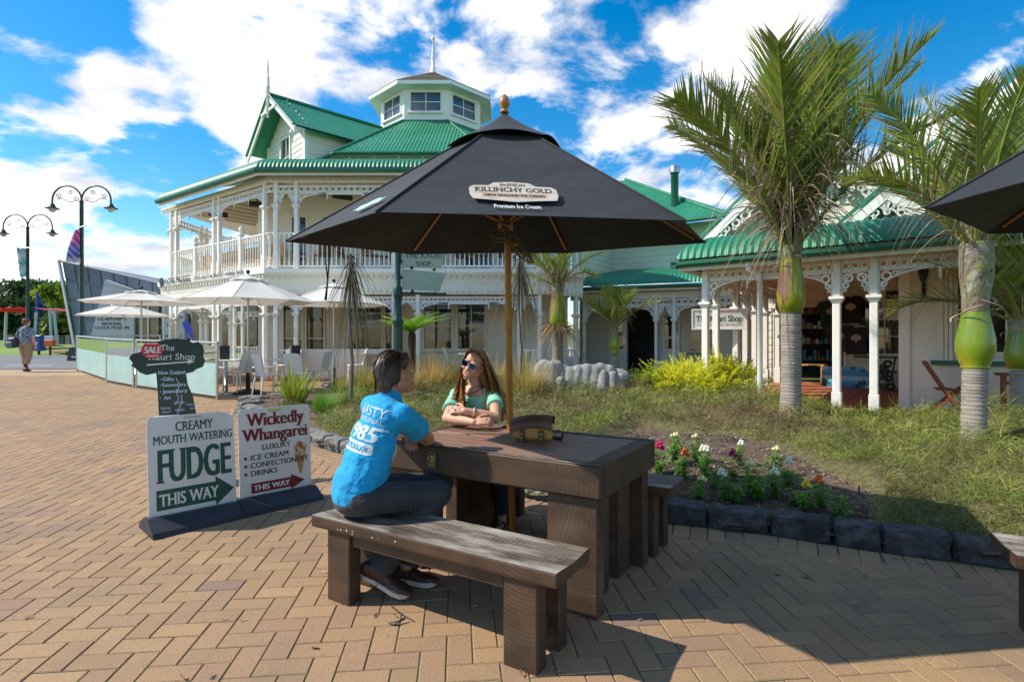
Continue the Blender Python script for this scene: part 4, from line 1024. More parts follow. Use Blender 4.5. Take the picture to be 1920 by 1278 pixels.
# wall to the right of the porch
hz = [(3.62, 5.5, 1.28, 2.66)]
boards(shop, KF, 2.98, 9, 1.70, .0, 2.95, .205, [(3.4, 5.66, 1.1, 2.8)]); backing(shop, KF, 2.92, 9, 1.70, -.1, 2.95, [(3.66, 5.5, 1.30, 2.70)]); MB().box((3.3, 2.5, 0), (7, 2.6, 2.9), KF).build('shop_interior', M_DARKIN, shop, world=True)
MB().box((2.84, 1.64, 0), (3.0, 1.80, 2.95), KF).build('corner_board', M_WHITE, shop, world=True)
for k, (a, w_) in enumerate(((3.38, .09), (3.48, .05), (3.54, .05))): MB().box((a, 1.64 - .012 * k, 1.14), (a + w_, 1.72, 2.8), KF).build('architrave', M_CREAM, shop, world=True)
window(shop, KF, 3.66, 5.5, 1.70, 1.30, 2.70, 3, 2, sill=False, mt=M_CREAM)
MB().box((3.3, 1.56, 1.08), (5.75, 1.70, 1.15), KF).build('window_ledge', M_TRIMG, shop, world=True)
# recess: inner side wall, back wall with shop door and sale window
SW = frame(KF @ Vector((2.92, 1.75, 0)), KN); 
backing(shop, frame(KF @ Vector((2.92, 6, 0)), -KN), 0, 4.3, 0, 0, 2.95)
hk = [(-.2, 1.42, .3, 2.35), (1.72, 2.82, 1.15, 2.45)]
boards(shop, KF, -.6, 2.92, 5.75, .2, 2.95, .19, [(h[0] - .06, h[1] + .06, h[2] - .05, h[3] + .06) for h in hk]); backing(shop, KF, -.6, 2.92, 5.75, .2, 2.95, hk)
MB().box((-.3, 5.70, 2.35), (1.5, 5.80, 2.45), KF).build('door_head', M_CREAM, shop, world=True); MB().box((1.42, 5.70, .3), (1.5, 5.80, 2.35), KF).build('door_post', M_CREAM, shop, world=True)
window(shop, KF, 1.76, 2.80, 5.75, 1.18, 2.42, 2, 3, sill='g')
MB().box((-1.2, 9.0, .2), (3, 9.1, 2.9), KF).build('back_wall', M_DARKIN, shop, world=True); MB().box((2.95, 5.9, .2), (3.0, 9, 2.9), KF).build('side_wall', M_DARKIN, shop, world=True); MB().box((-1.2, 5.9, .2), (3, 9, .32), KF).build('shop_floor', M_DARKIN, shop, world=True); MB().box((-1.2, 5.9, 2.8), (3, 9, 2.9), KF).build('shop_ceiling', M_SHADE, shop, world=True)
# gables over the veranda
M_BARGE = M_WHITE
def gable(sc_, zt, half, zf, dp, back=6.0):
    k = (zt - zf) / half
    boards(shop, KF, sc_ - half, sc_ + half, dp, zf, zt, .22, shape=lambda z: (sc_ - (zt - .12 - z) / k, sc_ + (zt - .12 - z) / k))
    m = MB(); m.add([(sc_ - half, dp + .02, zf), (sc_ + half, dp + .02, zf), (sc_, dp + .02, zt)], [(0, 1, 2)], KF); m.build('gable_wall', M_BOARD, shop, world=True)
    for sg in (-1, 1):
        a = KF @ Vector((sc_, dp - .42, zt)); b = KF @ Vector((sc_ + sg * (half + .1), dp - .42, zf - .1 * k)); bk = (KF.to_3x3() @ Vector((0, 1, 0))) * back
        (iron(shop, b, b + bk, a, a + bk, .115, .012) if sg > 0 else iron(shop, b + bk, b, a + bk, a, .115, .012))
        out = (KF.to_3x3() @ Vector((0, -1, 0))); dn = Vector((0, 0, -.22))
        m = MB(); m.add([a + out * .03, b + out * .03, b + out * .03 + dn, a + out * .03 + dn, a - out * .01, b - out * .01, b - out * .01 + dn, a - out * .01 + dn], [(0, 1, 2, 3), (7, 6, 5, 4), (0, 4, 5, 1), (3, 2, 6, 7)]); m.build('bargeboard', M_WHITE, shop, world=True)
        m = MB(); o2 = out * .05 + Vector((0, 0, .03)); w_ = Vector((0, 0, .09)); m.add([a + o2, b + o2, b + o2 + w_, a + o2 + w_, a - out * .1 + w_ + Vector((0, 0, .03)), b - out * .1 + w_ + Vector((0, 0, .03))], [(0, 1, 2, 3), (3, 2, 5, 4)]); m.build('barge_cap', M_ROOF, shop, world=True)
        # scrolled fretwork under the bargeboard
        fm = MB(); d_ = (b - a); l_ = d_.length; d_.normalize(); pz = Vector((0, 0, 1)); FMx = Matrix((d_, out, d_.cross(out))).transposed().to_4x4(); FMx.translation = a + dn + out * .0
        sgn = -1 if (FMx.to_3x3() @ Vector((0, 0, 1))).z > 0 else 1
        q = .15
        while q < l_ - .2:
            rr = .085 + .03 * math.sin(q * 9); ring(fm, FMx, q, sgn * rr * .9, rr * .55, rr, .012, 10); ring(fm, FMx, q + rr * .9, sgn * rr * 1.5, rr * .25, rr * .55, .012, 8); q += rr * 2.1
        fm.build('barge_fretwork', M_WHITE, shop, world=True)
gable(1.39, 5.28, 1.95, 3.62, 1.8); gable(5.0, 6.12, 2.95, 3.62, 1.8)
MB().box((-.4, 1.86, 3.3), (9, 2.0, 3.95), KF).build('upper_wall', M_BOARD, shop, world=True)
# ================================================================== timber table and benches
def _saw(n, l, pos, cur, b):        # curved circular-saw marks, rubbed pale where worn
    outc = cur
    for (sc, off, dark) in ((13, (.55, 0, -.75), (.030, .017, .011)), (16, (-.6, .2, -.6), (.032, .018, .012))):
        mp = n.new('ShaderNodeMapping'); mp.inputs['Location'].default_value = off; l.new(pos, mp.inputs[0])
        wv = n.new('ShaderNodeTexWave'); wv.wave_type = 'RINGS'; wv.rings_direction = 'SPHERICAL'; wv.inputs['Scale'].default_value = sc; wv.inputs['Distortion'].default_value = 2.6; wv.inputs['Detail'].default_value = 2; wv.inputs['Detail Scale'].default_value = .6
        l.new(mp.outputs[0], wv.inputs['Vector'])
        nz = n.new('ShaderNodeTexNoise'); nz.inputs['Scale'].default_value = 3.5; nz.inputs['Detail'].default_value = 3; l.new(mp.outputs[0], nz.inputs['Vector'])
        f = n.new('ShaderNodeMath'); f.operation = 'MULTIPLY'; l.new(mapr(n, l, wv.outputs['Fac'], .5, .95, 0, .7), f.inputs[0]); l.new(mapr(n, l, nz.outputs['Fac'], .49, .62, 0, .75), f.inputs[1])
        outc = mixc(n, l, f.outputs[0], outc, dark)
    mp = n.new('ShaderNodeMapping'); mp.inputs['Scale'].default_value = (2.2, 34, 9); l.new(pos, mp.inputs[0]); nz = n.new('ShaderNodeTexNoise'); nz.inputs['Scale'].default_value = 1; nz.inputs['Detail'].default_value = 6; l.new(mp.outputs[0], nz.inputs['Vector'])
    return mixc(n, l, mapr(n, l, nz.outputs['Fac'], .5, .68, 0, .55), outc, (.028, .016, .010))
M_TIMBER = mat('stained_timber', (.092, .047, .023), .6, noise=((5, 4, (.055, .030, .018), .42, .62), (1.6, 3, (.15, .10, .066), .55, .7)), bump=((90, .25, .003),), obj=True, extra=_saw)
def _worn(n, l, pos, cur, b):
    cur = _saw(n, l, pos, cur, b)
    nz = n.new('ShaderNodeTexNoise'); nz.inputs['Scale'].default_value = 2.6; nz.inputs['Detail'].default_value = 8; nz.inputs['Roughness'].default_value = .68
    mp = n.new('ShaderNodeMapping'); mp.inputs['Scale'].default_value = (.8, 3.5, 1); l.new(pos, mp.inputs[0]); l.new(mp.outputs[0], nz.inputs['Vector'])
    return mixc(n, l, mapr(n, l, nz.outputs['Fac'], .44, .66, 0, .9), cur, (.48, .45, .41))
M_SEAT = mat('weathered_seat_timber', (.15, .12, .095), .62, noise=((4, 4, (.085, .065, .05), .42, .62),), bump=((90, .25, .003),), obj=True, extra=_worn)
def _scr(n, l, pos, cur, b):
    nz = n.new('ShaderNodeTexNoise'); nz.inputs['Scale'].default_value = 7; nz.inputs['Detail'].default_value = 9; nz.inputs['Roughness'].default_value = .7; nz.inputs['Distortion'].default_value = 1.2
    mp = n.new('ShaderNodeMapping'); mp.inputs['Scale'].default_value = (.35, 1.6, 1); l.new(pos, mp.inputs[0]); l.new(mp.outputs[0], nz.inputs['Vector'])
    return mixc(n, l, mapr(n, l, nz.outputs['Fac'], .55, .72, 0, .85), cur, (.44, .38, .34))
M_TOP = mat('table_top_timber', (.23, .125, .085), .5, noise=((6, 4, (.17, .085, .055), .42, .62), (2, 3, (.27, .16, .11), .5, .7)), bump=((90, .2, .003),), obj=True, stretch=(.6, 3, 1), extra=_scr)
M_EDGE = mat('rubbed_lit_timber_edge', (.36, .33, .29), .7, noise=((5, 7, (.10, .07, .05), .42, .60),), obj=True)
TA = math.radians(-31.4)
# frame of the table: x along its length, y away from the camera
tC = Vector((.44, 2.75)); e1 = Vector((math.cos(TA), math.sin(TA))); e2 = Vector((-e1.y, e1.x))
TL, TD, TH = 1.50, .89, .765
ctr = tC - e1 * (TL / 2) + e2 * (TD / 2)
tb = thing('picnic_table', 'heavy dark timber table under the black parasol, plaque on its side', 'table', (ctr.x, ctr.y, gz(ctr.y)), TA)
hx, hy = TL / 2, TD / 2
for k in range(4):         # planks inside a frame
    y0 = -hy + .062 + k * (TD - .124) / 4; y1 = y0 + (TD - .124) / 4 - .004
    MB().box((-hx + .098, y0, TH - .05), (hx - .098, y1, TH - .002 - .0015 * (k % 2)), bev=.004).build('plank', M_TOP, tb)
for sy in (-1, 1):
    a, b = sorted((sy * hy, sy * (hy - .06)))
    MB().box((-hx, a, TH - .172), (hx, b, TH), bev=.011).build('side_beam', M_TIMBER, tb)
for sx in (-1, 1):
    a, b = sorted((sx * hx, sx * (hx - .096)))
    MB().box((a + (.0 if sx < 0 else 0), -hy + .063, TH - .172), (b, hy - .063, TH - .001), bev=.005).build('end_beam', M_TIMBER, tb)
m = MB()
for sy in (-1, 1):
    y = sy * (hy - .004)
    m.box((-hx + .004, min(y, y - sy * .016), TH + .0004), (hx - .004, max(y, y - sy * .016), TH + .0012))
m.build('worn_lit_edge', M_EDGE, tb)  # pale strip: rubbed wood, with the edge highlight put into its colour
LEGW, LEGD = .285, .095
legs = []
for sx in (-1, 1):
    for sy in (-1, 1):
        x0 = sx * (hx - .035) - (LEGW if sx > 0 else 0); y0 = sy * (hy - .035) - (LEGD if sy > 0 else 0)
        MB().box((x0, y0, -.02), (x0 + LEGW, y0 + LEGD, TH - .174), bev=.006).build('leg', M_TIMBER, tb)
    xm = sx * (hx - .16)
    MB().box((xm - .05, -hy + .135, -.015), (xm + .05, -.06, TH - .176), bev=.005).build('inner_post', M_TIMBER, tb)
    MB().box((xm - .05, .09, -.015), (xm + .05, hy - .16, TH - .176), bev=.005).build('inner_post', M_TIMBER, tb)
# plaque
M_GOLD = mat('brass_print', (.75, .60, .20), .35, metal=.6); M_PLQ = mat('plaque_black', (.02, .017, .012), .4)
pl = MB(); px = (885 - 960) / F
tpx = -.32
plq = MB().box((-.032, -.0025, -.044), (.032, 0, .044)).build('plaque', M_PLQ, tb); plq.location = (tpx, -hy - .0005, TH - .085)
m = MB(); Mx = tr(0, -.0035, 0) @ rot('X', PI / 2)
for (x0, y0, x1, y1) in ((-.031, -.043, .031, -.0405), (-.031, .0405, .031, .043), (-.031, -.043, -.0288, .043), (.0288, -.043, .031, .043)): m.add([(x0, y0, 0), (x1, y0, 0), (x1, y1, 0), (x0, y1, 0)], [(0, 1, 2, 3)], Mx)
text(m, 'X', 0, -.018, .05, .034, Mx, align_='c', fat=.16, step=.0003); text(m, 'C', -.021, -.004, .022, .017, Mx, align_='c', fat=.1, step=.0003); text(m, 'T', .021, -.004, .022, .017, Mx, align_='c', fat=.1, step=.0003)
for y in (-.027, -.0345): m.add([(-.024, y, 0), (.024, y, 0), (.024, y + .004, 0), (-.024, y + .004, 0)], [(0, 1, 2, 3)], Mx)
m.build('lettering', M_GOLD, plq, kind='stuff')

def bench(label, c, rz, L_=1.50, D_=.335, H_=.45, stain=False):
    t = thing('timber_bench', label, 'bench', (c[0], c[1], gz(c[1])), rz, 'timber benches round the tables')
    hx_, hy_ = L_ / 2, D_ / 2
    m = MB()       # seat dished from long use
    def sf(a, b):
        x = -hx_ + a * L_; y = -hy_ + b * D_
        return (x, y, H_ - .009 * math.sin(PI * b) ** 2)
    m.grid(sf, 6, 8, smooth=True)
    prof = [(-hy_, H_ - .062), (-hy_ - .003, H_ - .05), (-hy_ - .003, H_ - .008), (-hy_, H_)]
    for i in range(3):
        (ya, za), (yb, zb) = prof[i], prof[i + 1]
        m.add([(-hx_, ya, za), (hx_, ya, za), (hx_, yb, zb), (-hx_, yb, zb)], [(0, 1, 2, 3)], None, 1); m.add([(-hx_, -ya, za), (hx_, -ya, za), (hx_, -yb, zb), (-hx_, -yb, zb)], [(3, 2, 1, 0)], None, 1)
    m.add([(-hx_, -hy_, H_ - .062), (hx_, -hy_, H_ - .062), (hx_, hy_, H_ - .062), (-hx_, hy_, H_ - .062)], [(3, 2, 1, 0)], None, 1)
    for sx in (-1, 1):
        ring = [sf((sx + 1) / 2, k / 8) for k in range(9)]
        vs = ring + [(sx * hx_, hy_, H_ - .062), (sx * hx_, -hy_, H_ - .062)]
        m.add(vs, [tuple(range(len(vs)))[::-sx]], None, 1)
    m.build('seat', [M_SEAT, M_TIMBER], t)
    for sx in (-1, 1):
        x0 = sx * (hx_ - .10) - (.17 if sx > 0 else 0)
        for sy in (-1, 1):
            y0 = sy * (hy_ - .02) - (.085 if sy > 0 else 0)
            MB().box((x0, y0, -.015), (x0 + .17, y0 + .085, H_ - .064), bev=.006).build('leg', M_TIMBER, t)
        MB().box((x0 + .05, -hy_ + .105, .09), (x0 + .12, hy_ - .105, .15), bev=.004).build('stretcher', M_TIMBER, t)
    MB().box((-hx_ + .275, -hy_ + .035, H_ - .135), (hx_ - .275, -hy_ + .075, H_ - .064), bev=.004).build('rail', M_TIMBER, t)
    if stain:
        sp = MB(); r = random.Random(3)
        for k in range(8):
            x, z, a = -hx_ + r.uniform(.2, .7), H_ - r.uniform(.015, .05), r.uniform(.0012, .0035)
            sp.add([(x + a * 1.2 * math.cos(q), -hy_ - .0038, z + a * 2 * math.sin(q)) for q in (0, 1, 2, 3, 4, 5)], [(0, 1, 2, 3, 4, 5)])
        sp.build('splash', M_WHITE, t)
    return t
nb = Vector((-1.10, 3.065)) + e1 * .75 + e2 * .1675
bench('weathered timber bench with a man sitting at its end', nb, TA, stain=True)
fb = Vector((.99, 3.49)) - e1 * .75 + e2 * .1675
bench('timber bench behind the table where a woman sits', fb, TA)
pR = P(1906, 987, 2.52); pL = P(1857, 955, 2.83)
dR = Vector((pL.x - pR.x, pL.y - pR.y)).normalized(); aR = math.atan2(dR.y, dR.x)
cR = Vector((pR.x, pR.y)) + dR * .1675 + Vector((dR.y, -dR.x)) * .75
bench('grey weathered timber bench end jutting in beside the kerb', cR, aR - PI / 2)

# ---- satchel on the table
M_LEATH = mat('tan_leather', (.50, .25, .05), .42, noise=((7, 4, (.36, .15, .03), .42, .62), (30, 3, (.42, .22, .06), .5, .7)), bump=((140, .15, .002),))
M_LEATHD = mat('dark_leather', (.085, .035, .016), .45, noise=((8, 4, (.13, .06, .03), .45, .65),), bump=((140, .2, .002),))
zt = gz(ctr.y) + TH
bp_ = Vector((.135, 3.50, zt))
bag = thing('satchel', 'tan leather satchel with a dark flap lying on the table top', 'bag', bp_, math.radians(-12))
m = MB(); m.box((-.125, -.06, 0), (.12, .065, .115), bev=.022); m.build('body', M_LEATH, bag)
m = MB(); K_ = [(-.070, .072), (-.073, .092), (-.06, .118), (-.01, .142), (.05, .135), (.075, .11), (.072, .08)]
def flap(a, b):
    t = b * 6; i = min(5, int(t)); f = t - i; s_ = math.sin(a * PI)
    return (-.137 + a * .262, K_[i][0] * (1 - f) + K_[i + 1][0] * f - .01 * s_ * (1 - b), K_[i][1] * (1 - f) + K_[i + 1][1] * f + .008 * s_ - .018 * (1 - b) * (2 * a - 1) ** 2 + .02 * a)
m.grid(flap, 10, 18); fl_ = list(m.f); m.add([(x, y, z - .005) for x, y, z in m.v], [f[::-1] for f in fl_], None, 0, True); m.build('flap', M_LEATHD, bag)
for x in (-.06, .06):
    s_ = MB().box((x - .013, -.084, -.002), (x + .013, -.066, .07), bev=.003).build('buckle_strap', M_LEATHD, bag)
    for z in (.022, .05): MB().sphere((x, -.086, z), .0055, 6, 4).build('stud', M_STEEL, s_)
m = MB(); m.tube([(.115, 0, .06), (.16, .01, .065), (.185, .02, .035), (.17, .03, .006), (.11, .08, .006)], .012, 6, flat=.35); m.build('strap', M_LEATHD, bag)

# ================================================================== black parasols
M_CANVAS = mat('black_canvas', (.0065, .0085, .0135), .8, noise=((5, 5, (.011, .0135, .020), .42, .65), (220, 2, (.02, .023, .03), .5, .75)), bump=((3.2, .6, .04), (9, .3, .015), (700, .2, .001)), sheen=.06)
M_CANVAS2 = mat('black_canvas_hem', (.03, .031, .034), .9)
M_TEAK = mat('varnished_teak', (.46, .20, .032), .32, noise=((3, 4, (.36, .14, .02), .4, .62),), stretch=(18, 18, 1.2), coat=.3)
M_ROPE = mat('grey_rope', (.22, .19, .16), .9, bump=((300, .6, .002),))
M_LOGOW = mat('pale_wood_print', (.55, .50, .42), .8, noise=((14, 3, (.40, .35, .29), .48, .66),), stretch=(1, 1, 9))
M_LOGOB = mat('dark_print', (.05, .03, .025), .8); M_LOGOR = mat('tan_print', (.42, .28, .17), .8); M_PRWHITE = mat('white_print', (.72, .72, .70), .8); M_TEAL = mat('teal_print', (.30, .58, .50), .8)
def bil(p00, p10, p01, p11, a, b): return (p00 * (1 - a) + p10 * a) * (1 - b) + (p01 * (1 - a) + p11 * a) * b
def parasol(name, label, base, verts, apex, polepts, group=None, canvas=M_CANVAS, polem=M_TEAK, rmat=M_TEAK, vent=True, bulge=.0, sag=.05, pole_r=.024, finial=True, thick=.004, hub_z=None, arch=.008):
    t = thing(name, label, 'parasol', base, 0, group)
    n = len(verts); apex = Vector(apex); verts = [Vector(v) for v in verts]
    # canopy panels
    for i in range(n):
        a, b = verts[i], verts[(i + 1) % n]; m = MB()
        nrm = (a - apex).cross(b - apex).normalized()
        if nrm.z < 0: nrm = -nrm
        def fn(x, y, off=0.0):
            e = a * (1 - x) + b * x
            cen = (verts[i] + verts[(i + 1) % n]) / 2
            e = e + (apex - e) * 0.0
            p = apex * (1 - y) + e * y
            s_ = math.sin(PI * x)
            p = p - nrm * (sag * s_ * math.sin(PI * min(1, y)) * y) + nrm * bulge * math.sin(PI * y)
            p = p + (apex - e).normalized() * (arch * s_ * y ** 4)
            return tuple(p - nrm * off)
        m.grid(lambda x, y: fn(x, .06 + .94 * y), 12, 14); k = len(m.v); fs = list(m.f)
        m.grid(lambda x, y: fn(x, .06 + .94 * y, thick), 12, 14)
        m.add([fn(x / 12, 1) for x in range(13)] + [fn(x / 12, 1, thick) for x in range(13)], [(x, x + 13, x + 14, x + 1) for x in range(12)])
        m.build('panel', [canvas], t, world=True)
        sm_ = MB(); sm_.tube([apex + (a - apex) * q + nrm * .004 for q in (.1, .4, .7, 1)], .0055, 5); sm_.build('seam', M_CANVAS2 if canvas is M_CANVAS else canvas, t, world=True)
        rb = MB(); rb.tube([apex + (a - apex) * .03 - Vector((0, 0, .035)), apex + (a - apex) * .5 - Vector((0, 0, .03)), a - Vector((0, 0, .022)) - (a - apex).normalized() * .10], .011 if n < 7 else .006, 6); rb.build('rib', rmat, t, world=True)
        if hub_z is not None:
            hb = hub_z; q = apex + (a - apex) * .45 - Vector((0, 0, .04))
            sb = MB(); sb.tube([hb + (q - hb).normalized() * .05, q], .010 if n < 7 else .006, 6); sb.build('strut', rmat, t, world=True)
    if vent:
        m = MB(); n_ = n
        def vf(x, y):
            s_ = x * n_; i = int(s_) % n_; f = s_ - int(s_)
            a = verts[i]; b = verts[(i + 1) % n_]; e = a * (1 - f) + b * f
            top = apex + Vector((0, 0, .035)); q = apex + (e - apex) * .27 + Vector((0, 0, .03 + .025 * math.sin(PI * f) * (1 + .4 * math.sin(i * 2.1))))
            p = top * (1 - y) + q * y + Vector((0, 0, -.012 * math.sin(PI * y)))
            return tuple(p)
        m.grid(vf, n * 10, 8); k0 = list(m.f); vv = [(x, y, z - .004) for x, y, z in m.v]; m.add(vv, [f[::-1] for f in k0], None, 0, True)
        m.build('vent_cap', canvas, t, world=True)
    m = MB(); m.tube(polepts, pole_r, 10); m.build('pole', polem, t, world=True)
    return t
HV = dict(FL=(-.58, 2.38, 2.03), FR=(.79, 2.55, 2.03), RT=(1.33, 3.82, 2.153), BR=(.50, 4.92, 2.257), BL=(-.87, 4.75, 2.22), L=(-1.41, 3.48, 2.10))
ap = P(946, 222, 3.60); pbase = G(961, 1000); ptop = ap + Vector((0, 0, .02))
hubp = P(948, 419, 3.72)
big = parasol('market_parasol', 'black canvas parasol with a cream ice cream logo over the picnic table', pbase, [HV[k] for k in ('FL', 'FR', 'RT', 'BR', 'BL', 'L')], ap, [pbase + Vector((0, 0, -.01)), P(957, 830, 3.88), P(952, 480, 3.75), ptop], hub_z=hubp)
m = MB(); m.lathe([(.012, 0), (.03, .004), (.03, .015), (.018, .022), (.02, .03), (.035, .055), (.036, .075), (.024, .105), (.006, .125), (0, .128)], 12, tr(ap + Vector((0, 0, .03))))
m.build('finial', M_TEAK, big, world=True)
m = MB(); m.lathe([(.026, -.05), (.05, -.045), (.05, .05), (.026, .055)], 12, tr(hubp)); hb = m.build('hub', M_TEAK, big, world=True)
m = MB(); m.box((-.025, -.0535, -.02), (.025, -.0515, .012), tr(hubp)); m.build('label_plate', M_STEEL, hb, world=True)
m = MB(); q0 = hubp + Vector((-.01, -.03, -.10)); q1 = hubp + Vector((.07, -.06, -.15)); m.tube([q0, q1], .014, 8); m.build('handle', M_TEAK, big, world=True)
m = MB(); r_ = random.Random(5)
for k in range(7):
    c0 = hubp + Vector((-.03 + r_.uniform(-.01, .01), -.055, -.10 + r_.uniform(-.01, .02)))
    m.tube([c0 + Vector((.045 * math.cos(a) * (1 + .1 * k), -.005 * k + .02 * math.sin(a), .035 * math.sin(a))) for a in np.linspace(0, 2 * PI, 12)], .0035, 5, cap=False)
    d1 = Vector((.11 + r_.uniform(-.02, .05), r_.uniform(-.03, .02), -.12 - r_.uniform(0, .05))); w1 = Vector((.03, 0, .02)) * r_.uniform(.5, 1.2)
    st = hubp + Vector((.03, -.06, -.11))
    m.tube([st + d1 * math.sin(PI * t) + w1 * math.cos(PI * t) for t in np.linspace(0, 1, 12)], .0035, 5, cap=False)
m.tube([hubp + Vector((-.04, -.05, -.12)), hubp + Vector((-.08, -.07, -.17)), hubp + Vector((-.14, -.08, -.20))], .002, 4)
m.build('rope', M_ROPE, big, world=True)
for dx in (0, .022):
    m = MB(); s0 = Vector(HV['L']) * .75 + Vector(HV['BL']) * .25 + Vector((.04 + dx, -.1, -.01)); m.tube([s0, s0 + Vector((.0, 0, -.12)), s0 + Vector((.012 - dx, 0, -.24)), s0 + Vector((-.006 - dx * .6, 0, -.37))], .011, 6, flat=.3); m.build('tie_strap', M_BLACK, big, world=True)
# logo on the front panel
a_, b_, c_ = ap, Vector(HV['FL']), Vector(HV['FR'])
ex = (c_ - b_).normalized(); nn = (b_ - a_).cross(c_ - a_).normalized(); nn = nn if nn.z > 0 else -nn; ey = nn.cross(ex)
def front_frame(u, v):
    d = Vector(((u - 960) / F, 1, (639 - v) / F)); o_ = Vector((0, 0, CAMH)); t = (a_ - o_).dot(nn) / d.dot(nn); return o_ + d * t
lc = front_frame(963, 362); LM = Matrix((ex, ey, nn)).transposed().to_4x4(); LM.translation = lc + nn * .006
def tw(u, v): return lc
lw = (front_frame(1045, 362) - front_frame(882, 362)).length / 2; lh = (front_frame(963, 345) - front_frame(963, 378)).length / 2
m = MB()
poly = [(-lw, -.35 * lh), (-lw * .93, -.85 * lh), (-lw * .5, -.95 * lh), (0, -1.12 * lh), (lw * .5, -.95 * lh), (lw * .93, -.85 * lh), (lw, -.35 * lh), (lw, .35 * lh), (lw * .9, .62 * lh), (lw * .55, .66 * lh), (lw * .42, 1.0 * lh), (0, 1.12 * lh), (-lw * .42, 1.0 * lh), (-lw * .55, .66 * lh), (-lw * .9, .62 * lh), (-lw, .35 * lh)]
m.prism(poly, 0, .001, LM); lg = m.build('logo_badge', M_LOGOW, big, world=True)
m = MB(); LT = LM @ tr(0, 0, .0018)
text(m, 'KILLINCHY GOLD', 0, -.06 * lh, .48 * lh, lw * 1.76, LT, align_='c', serif=.06, fat=.06); text(m, 'PREMIUM', 0, .58 * lh, .26 * lh, lw * .58, LT, align_='c', serif=.03, fat=.03); text(m, 'NEW ZEALAND ICE CREAM', 0, -.55 * lh, .22 * lh, lw * 1.34, LT @ tr(0, 0, .0012), align_='c', serif=.03, fat=.04)
for k in range(5): m.add([((k - 2) * .05 * lw + math.cos(q) * .02 * lw, .93 * lh + math.sin(q) * .05 * lh, 0) for q in (0, 1.57, 3.14, 4.71)], [(0, 1, 2, 3)], LT)
m.build('lettering', M_LOGOB, lg, world=True)
m = MB(); m.add([(-.74 * lw, -.62 * lh, 0), (.74 * lw, -.62 * lh, 0), (.70 * lw, -.44 * lh, 0), (.74 * lw, -.26 * lh, 0), (-.74 * lw, -.26 * lh, 0), (-.70 * lw, -.44 * lh, 0)], [(0, 1, 2, 3, 4, 5)], LM @ tr(0, 0, .0014)); m.build('ribbon', M_LOGOR, lg, world=True)
m = MB(); text(m, 'Premium Ice Cream', 0, -1.75 * lh, .36 * lh, lw * 1.02, LM @ tr(0, 0, .001), align_='c', fat=.05); m.build('lettering', M_PRWHITE, big, world=True)
# teal emblem on the left panel
b2, c2 = Vector(HV['L']), Vector(HV['FL']); n2_ = (b2 - ap).cross(c2 - ap).normalized(); n2_ = n2_ if n2_.z > 0 else -n2_; ex2 = (c2 - b2).normalized(); ey2 = n2_.cross(ex2)
o_ = Vector((0, 0, CAMH)); d_ = Vector(((693 - 960) / F, 1, (639 - 384) / F)); lc2 = o_ + d_ * ((ap - o_).dot(n2_) / d_.dot(n2_))
LM2 = Matrix((ex2, ey2, n2_)).transposed().to_4x4(); LM2.translation = lc2 + n2_ * .004
m = MB(); w2 = .17
m.prism([(-w2, -.028), (-w2 * .5, -.03), (-w2 * .4, -.055), (0, -.07), (w2 * .4, -.055), (w2 * .5, -.03), (w2, -.028), (w2 * .88, 0), (w2, .028), (w2 * .5, .03), (w2 * .4, .05), (0, .065), (-w2 * .4, .05), (-w2 * .5, .03), (-w2, .028), (-w2 * .88, 0)], 0, .001, LM2); em = m.build('logo_emblem', M_TEAL, big, world=True)
m = MB(); m.prism([(-w2 * .7, -.006), (w2 * .7, -.006), (w2 * .7, .008), (-w2 * .7, .008)], .0012, .0016, LM2); m.build('lettering', M_PRWHITE, em, world=True)
# second black parasol, right of the picture
T_, N_ = Vector((1.706, 2.30, 2.026)), Vector((2.786, 3.27, 2.11)); cx, cy = 3.086, 1.85; vs2 = [T_]
for k in range(1, 6):
    a = math.atan2(T_.y - cy, T_.x - cx) + math.radians(60 * k); vs2.append(Vector((cx + 1.45 * math.cos(a), cy + 1.45 * math.sin(a), 2.05)))
vs2[5] = N_
sp_ = Vector((cx, cy, gz(cy)))
rp = parasol('market_parasol', 'black canvas parasol reaching in from the picture edge above the palms', sp_, vs2, (cx, cy, 2.90), [sp_, (cx, cy, 2.91)], hub_z=Vector((cx, cy, 2.3)))
# ================================================================== planting
M_VEG = mat('leaf_ribbon', (0, 0, 0), .5, attr='col', spec=.35, transl=.35)
M_DRY = mat('dry_ribbon', (0, 0, 0), .8, attr='col', spec=.2, transl=.15)
MULP = [tuple(G(u, v).xy) for u, v in ((1190, 812), (1330, 838), (1470, 862), (1570, 905), (1670, 965), (1630, 1020), (1230, 985), (1100, 960), (1120, 850))]
MULP2 = [tuple(G(u, v).xy) for u, v in ((500, 748), (640, 728), (660, 775), (640, 790), (600, 800))]
BL = []
_r = random.Random(11)
for (u, v, r, h) in ((640, 770, .9, .20), (720, 745, 1.0, .28), (830, 765, 1.1, .30), (950, 760, 1.1, .30), (1090, 765, 1.2, .28), (1180, 760, 1.2, .30), (1290, 780, 1.1, .30), (1400, 780, .9, .33), (1330, 800, .9, .25), (1000, 800, 1.2, .28), (850, 800, 1.2, .26), (740, 800, 1.0, .24), (1150, 800, 1.1, .22), (1180, 830, .6, .14), (1380, 822, .55, .2),
                     (1480, 800, .8, .34), (1560, 812, .7, .33), (1650, 830, .8, .30), (1600, 860, .7, .24), (1720, 880, .7, .26), (1780, 850, .7, .34), (1870, 850, .8, .42), (1930, 900, .8, .36), (1820, 920, .7, .30), (1880, 980, .6, .22), (1790, 990, .45, .14), (1900, 1020, .5, .16), (1760, 945, .5, .18), (2000, 960, .8, .3), (1520, 850, .35, .13), (1960, 1000, .8, .22), (1690, 910, .35, .14), (1450, 845, .3, .1)):
    p = G(u, v); BL.append((p.x, p.y, r, h * (.62 if 1450 < u < 1680 and v < 840 else 1)))
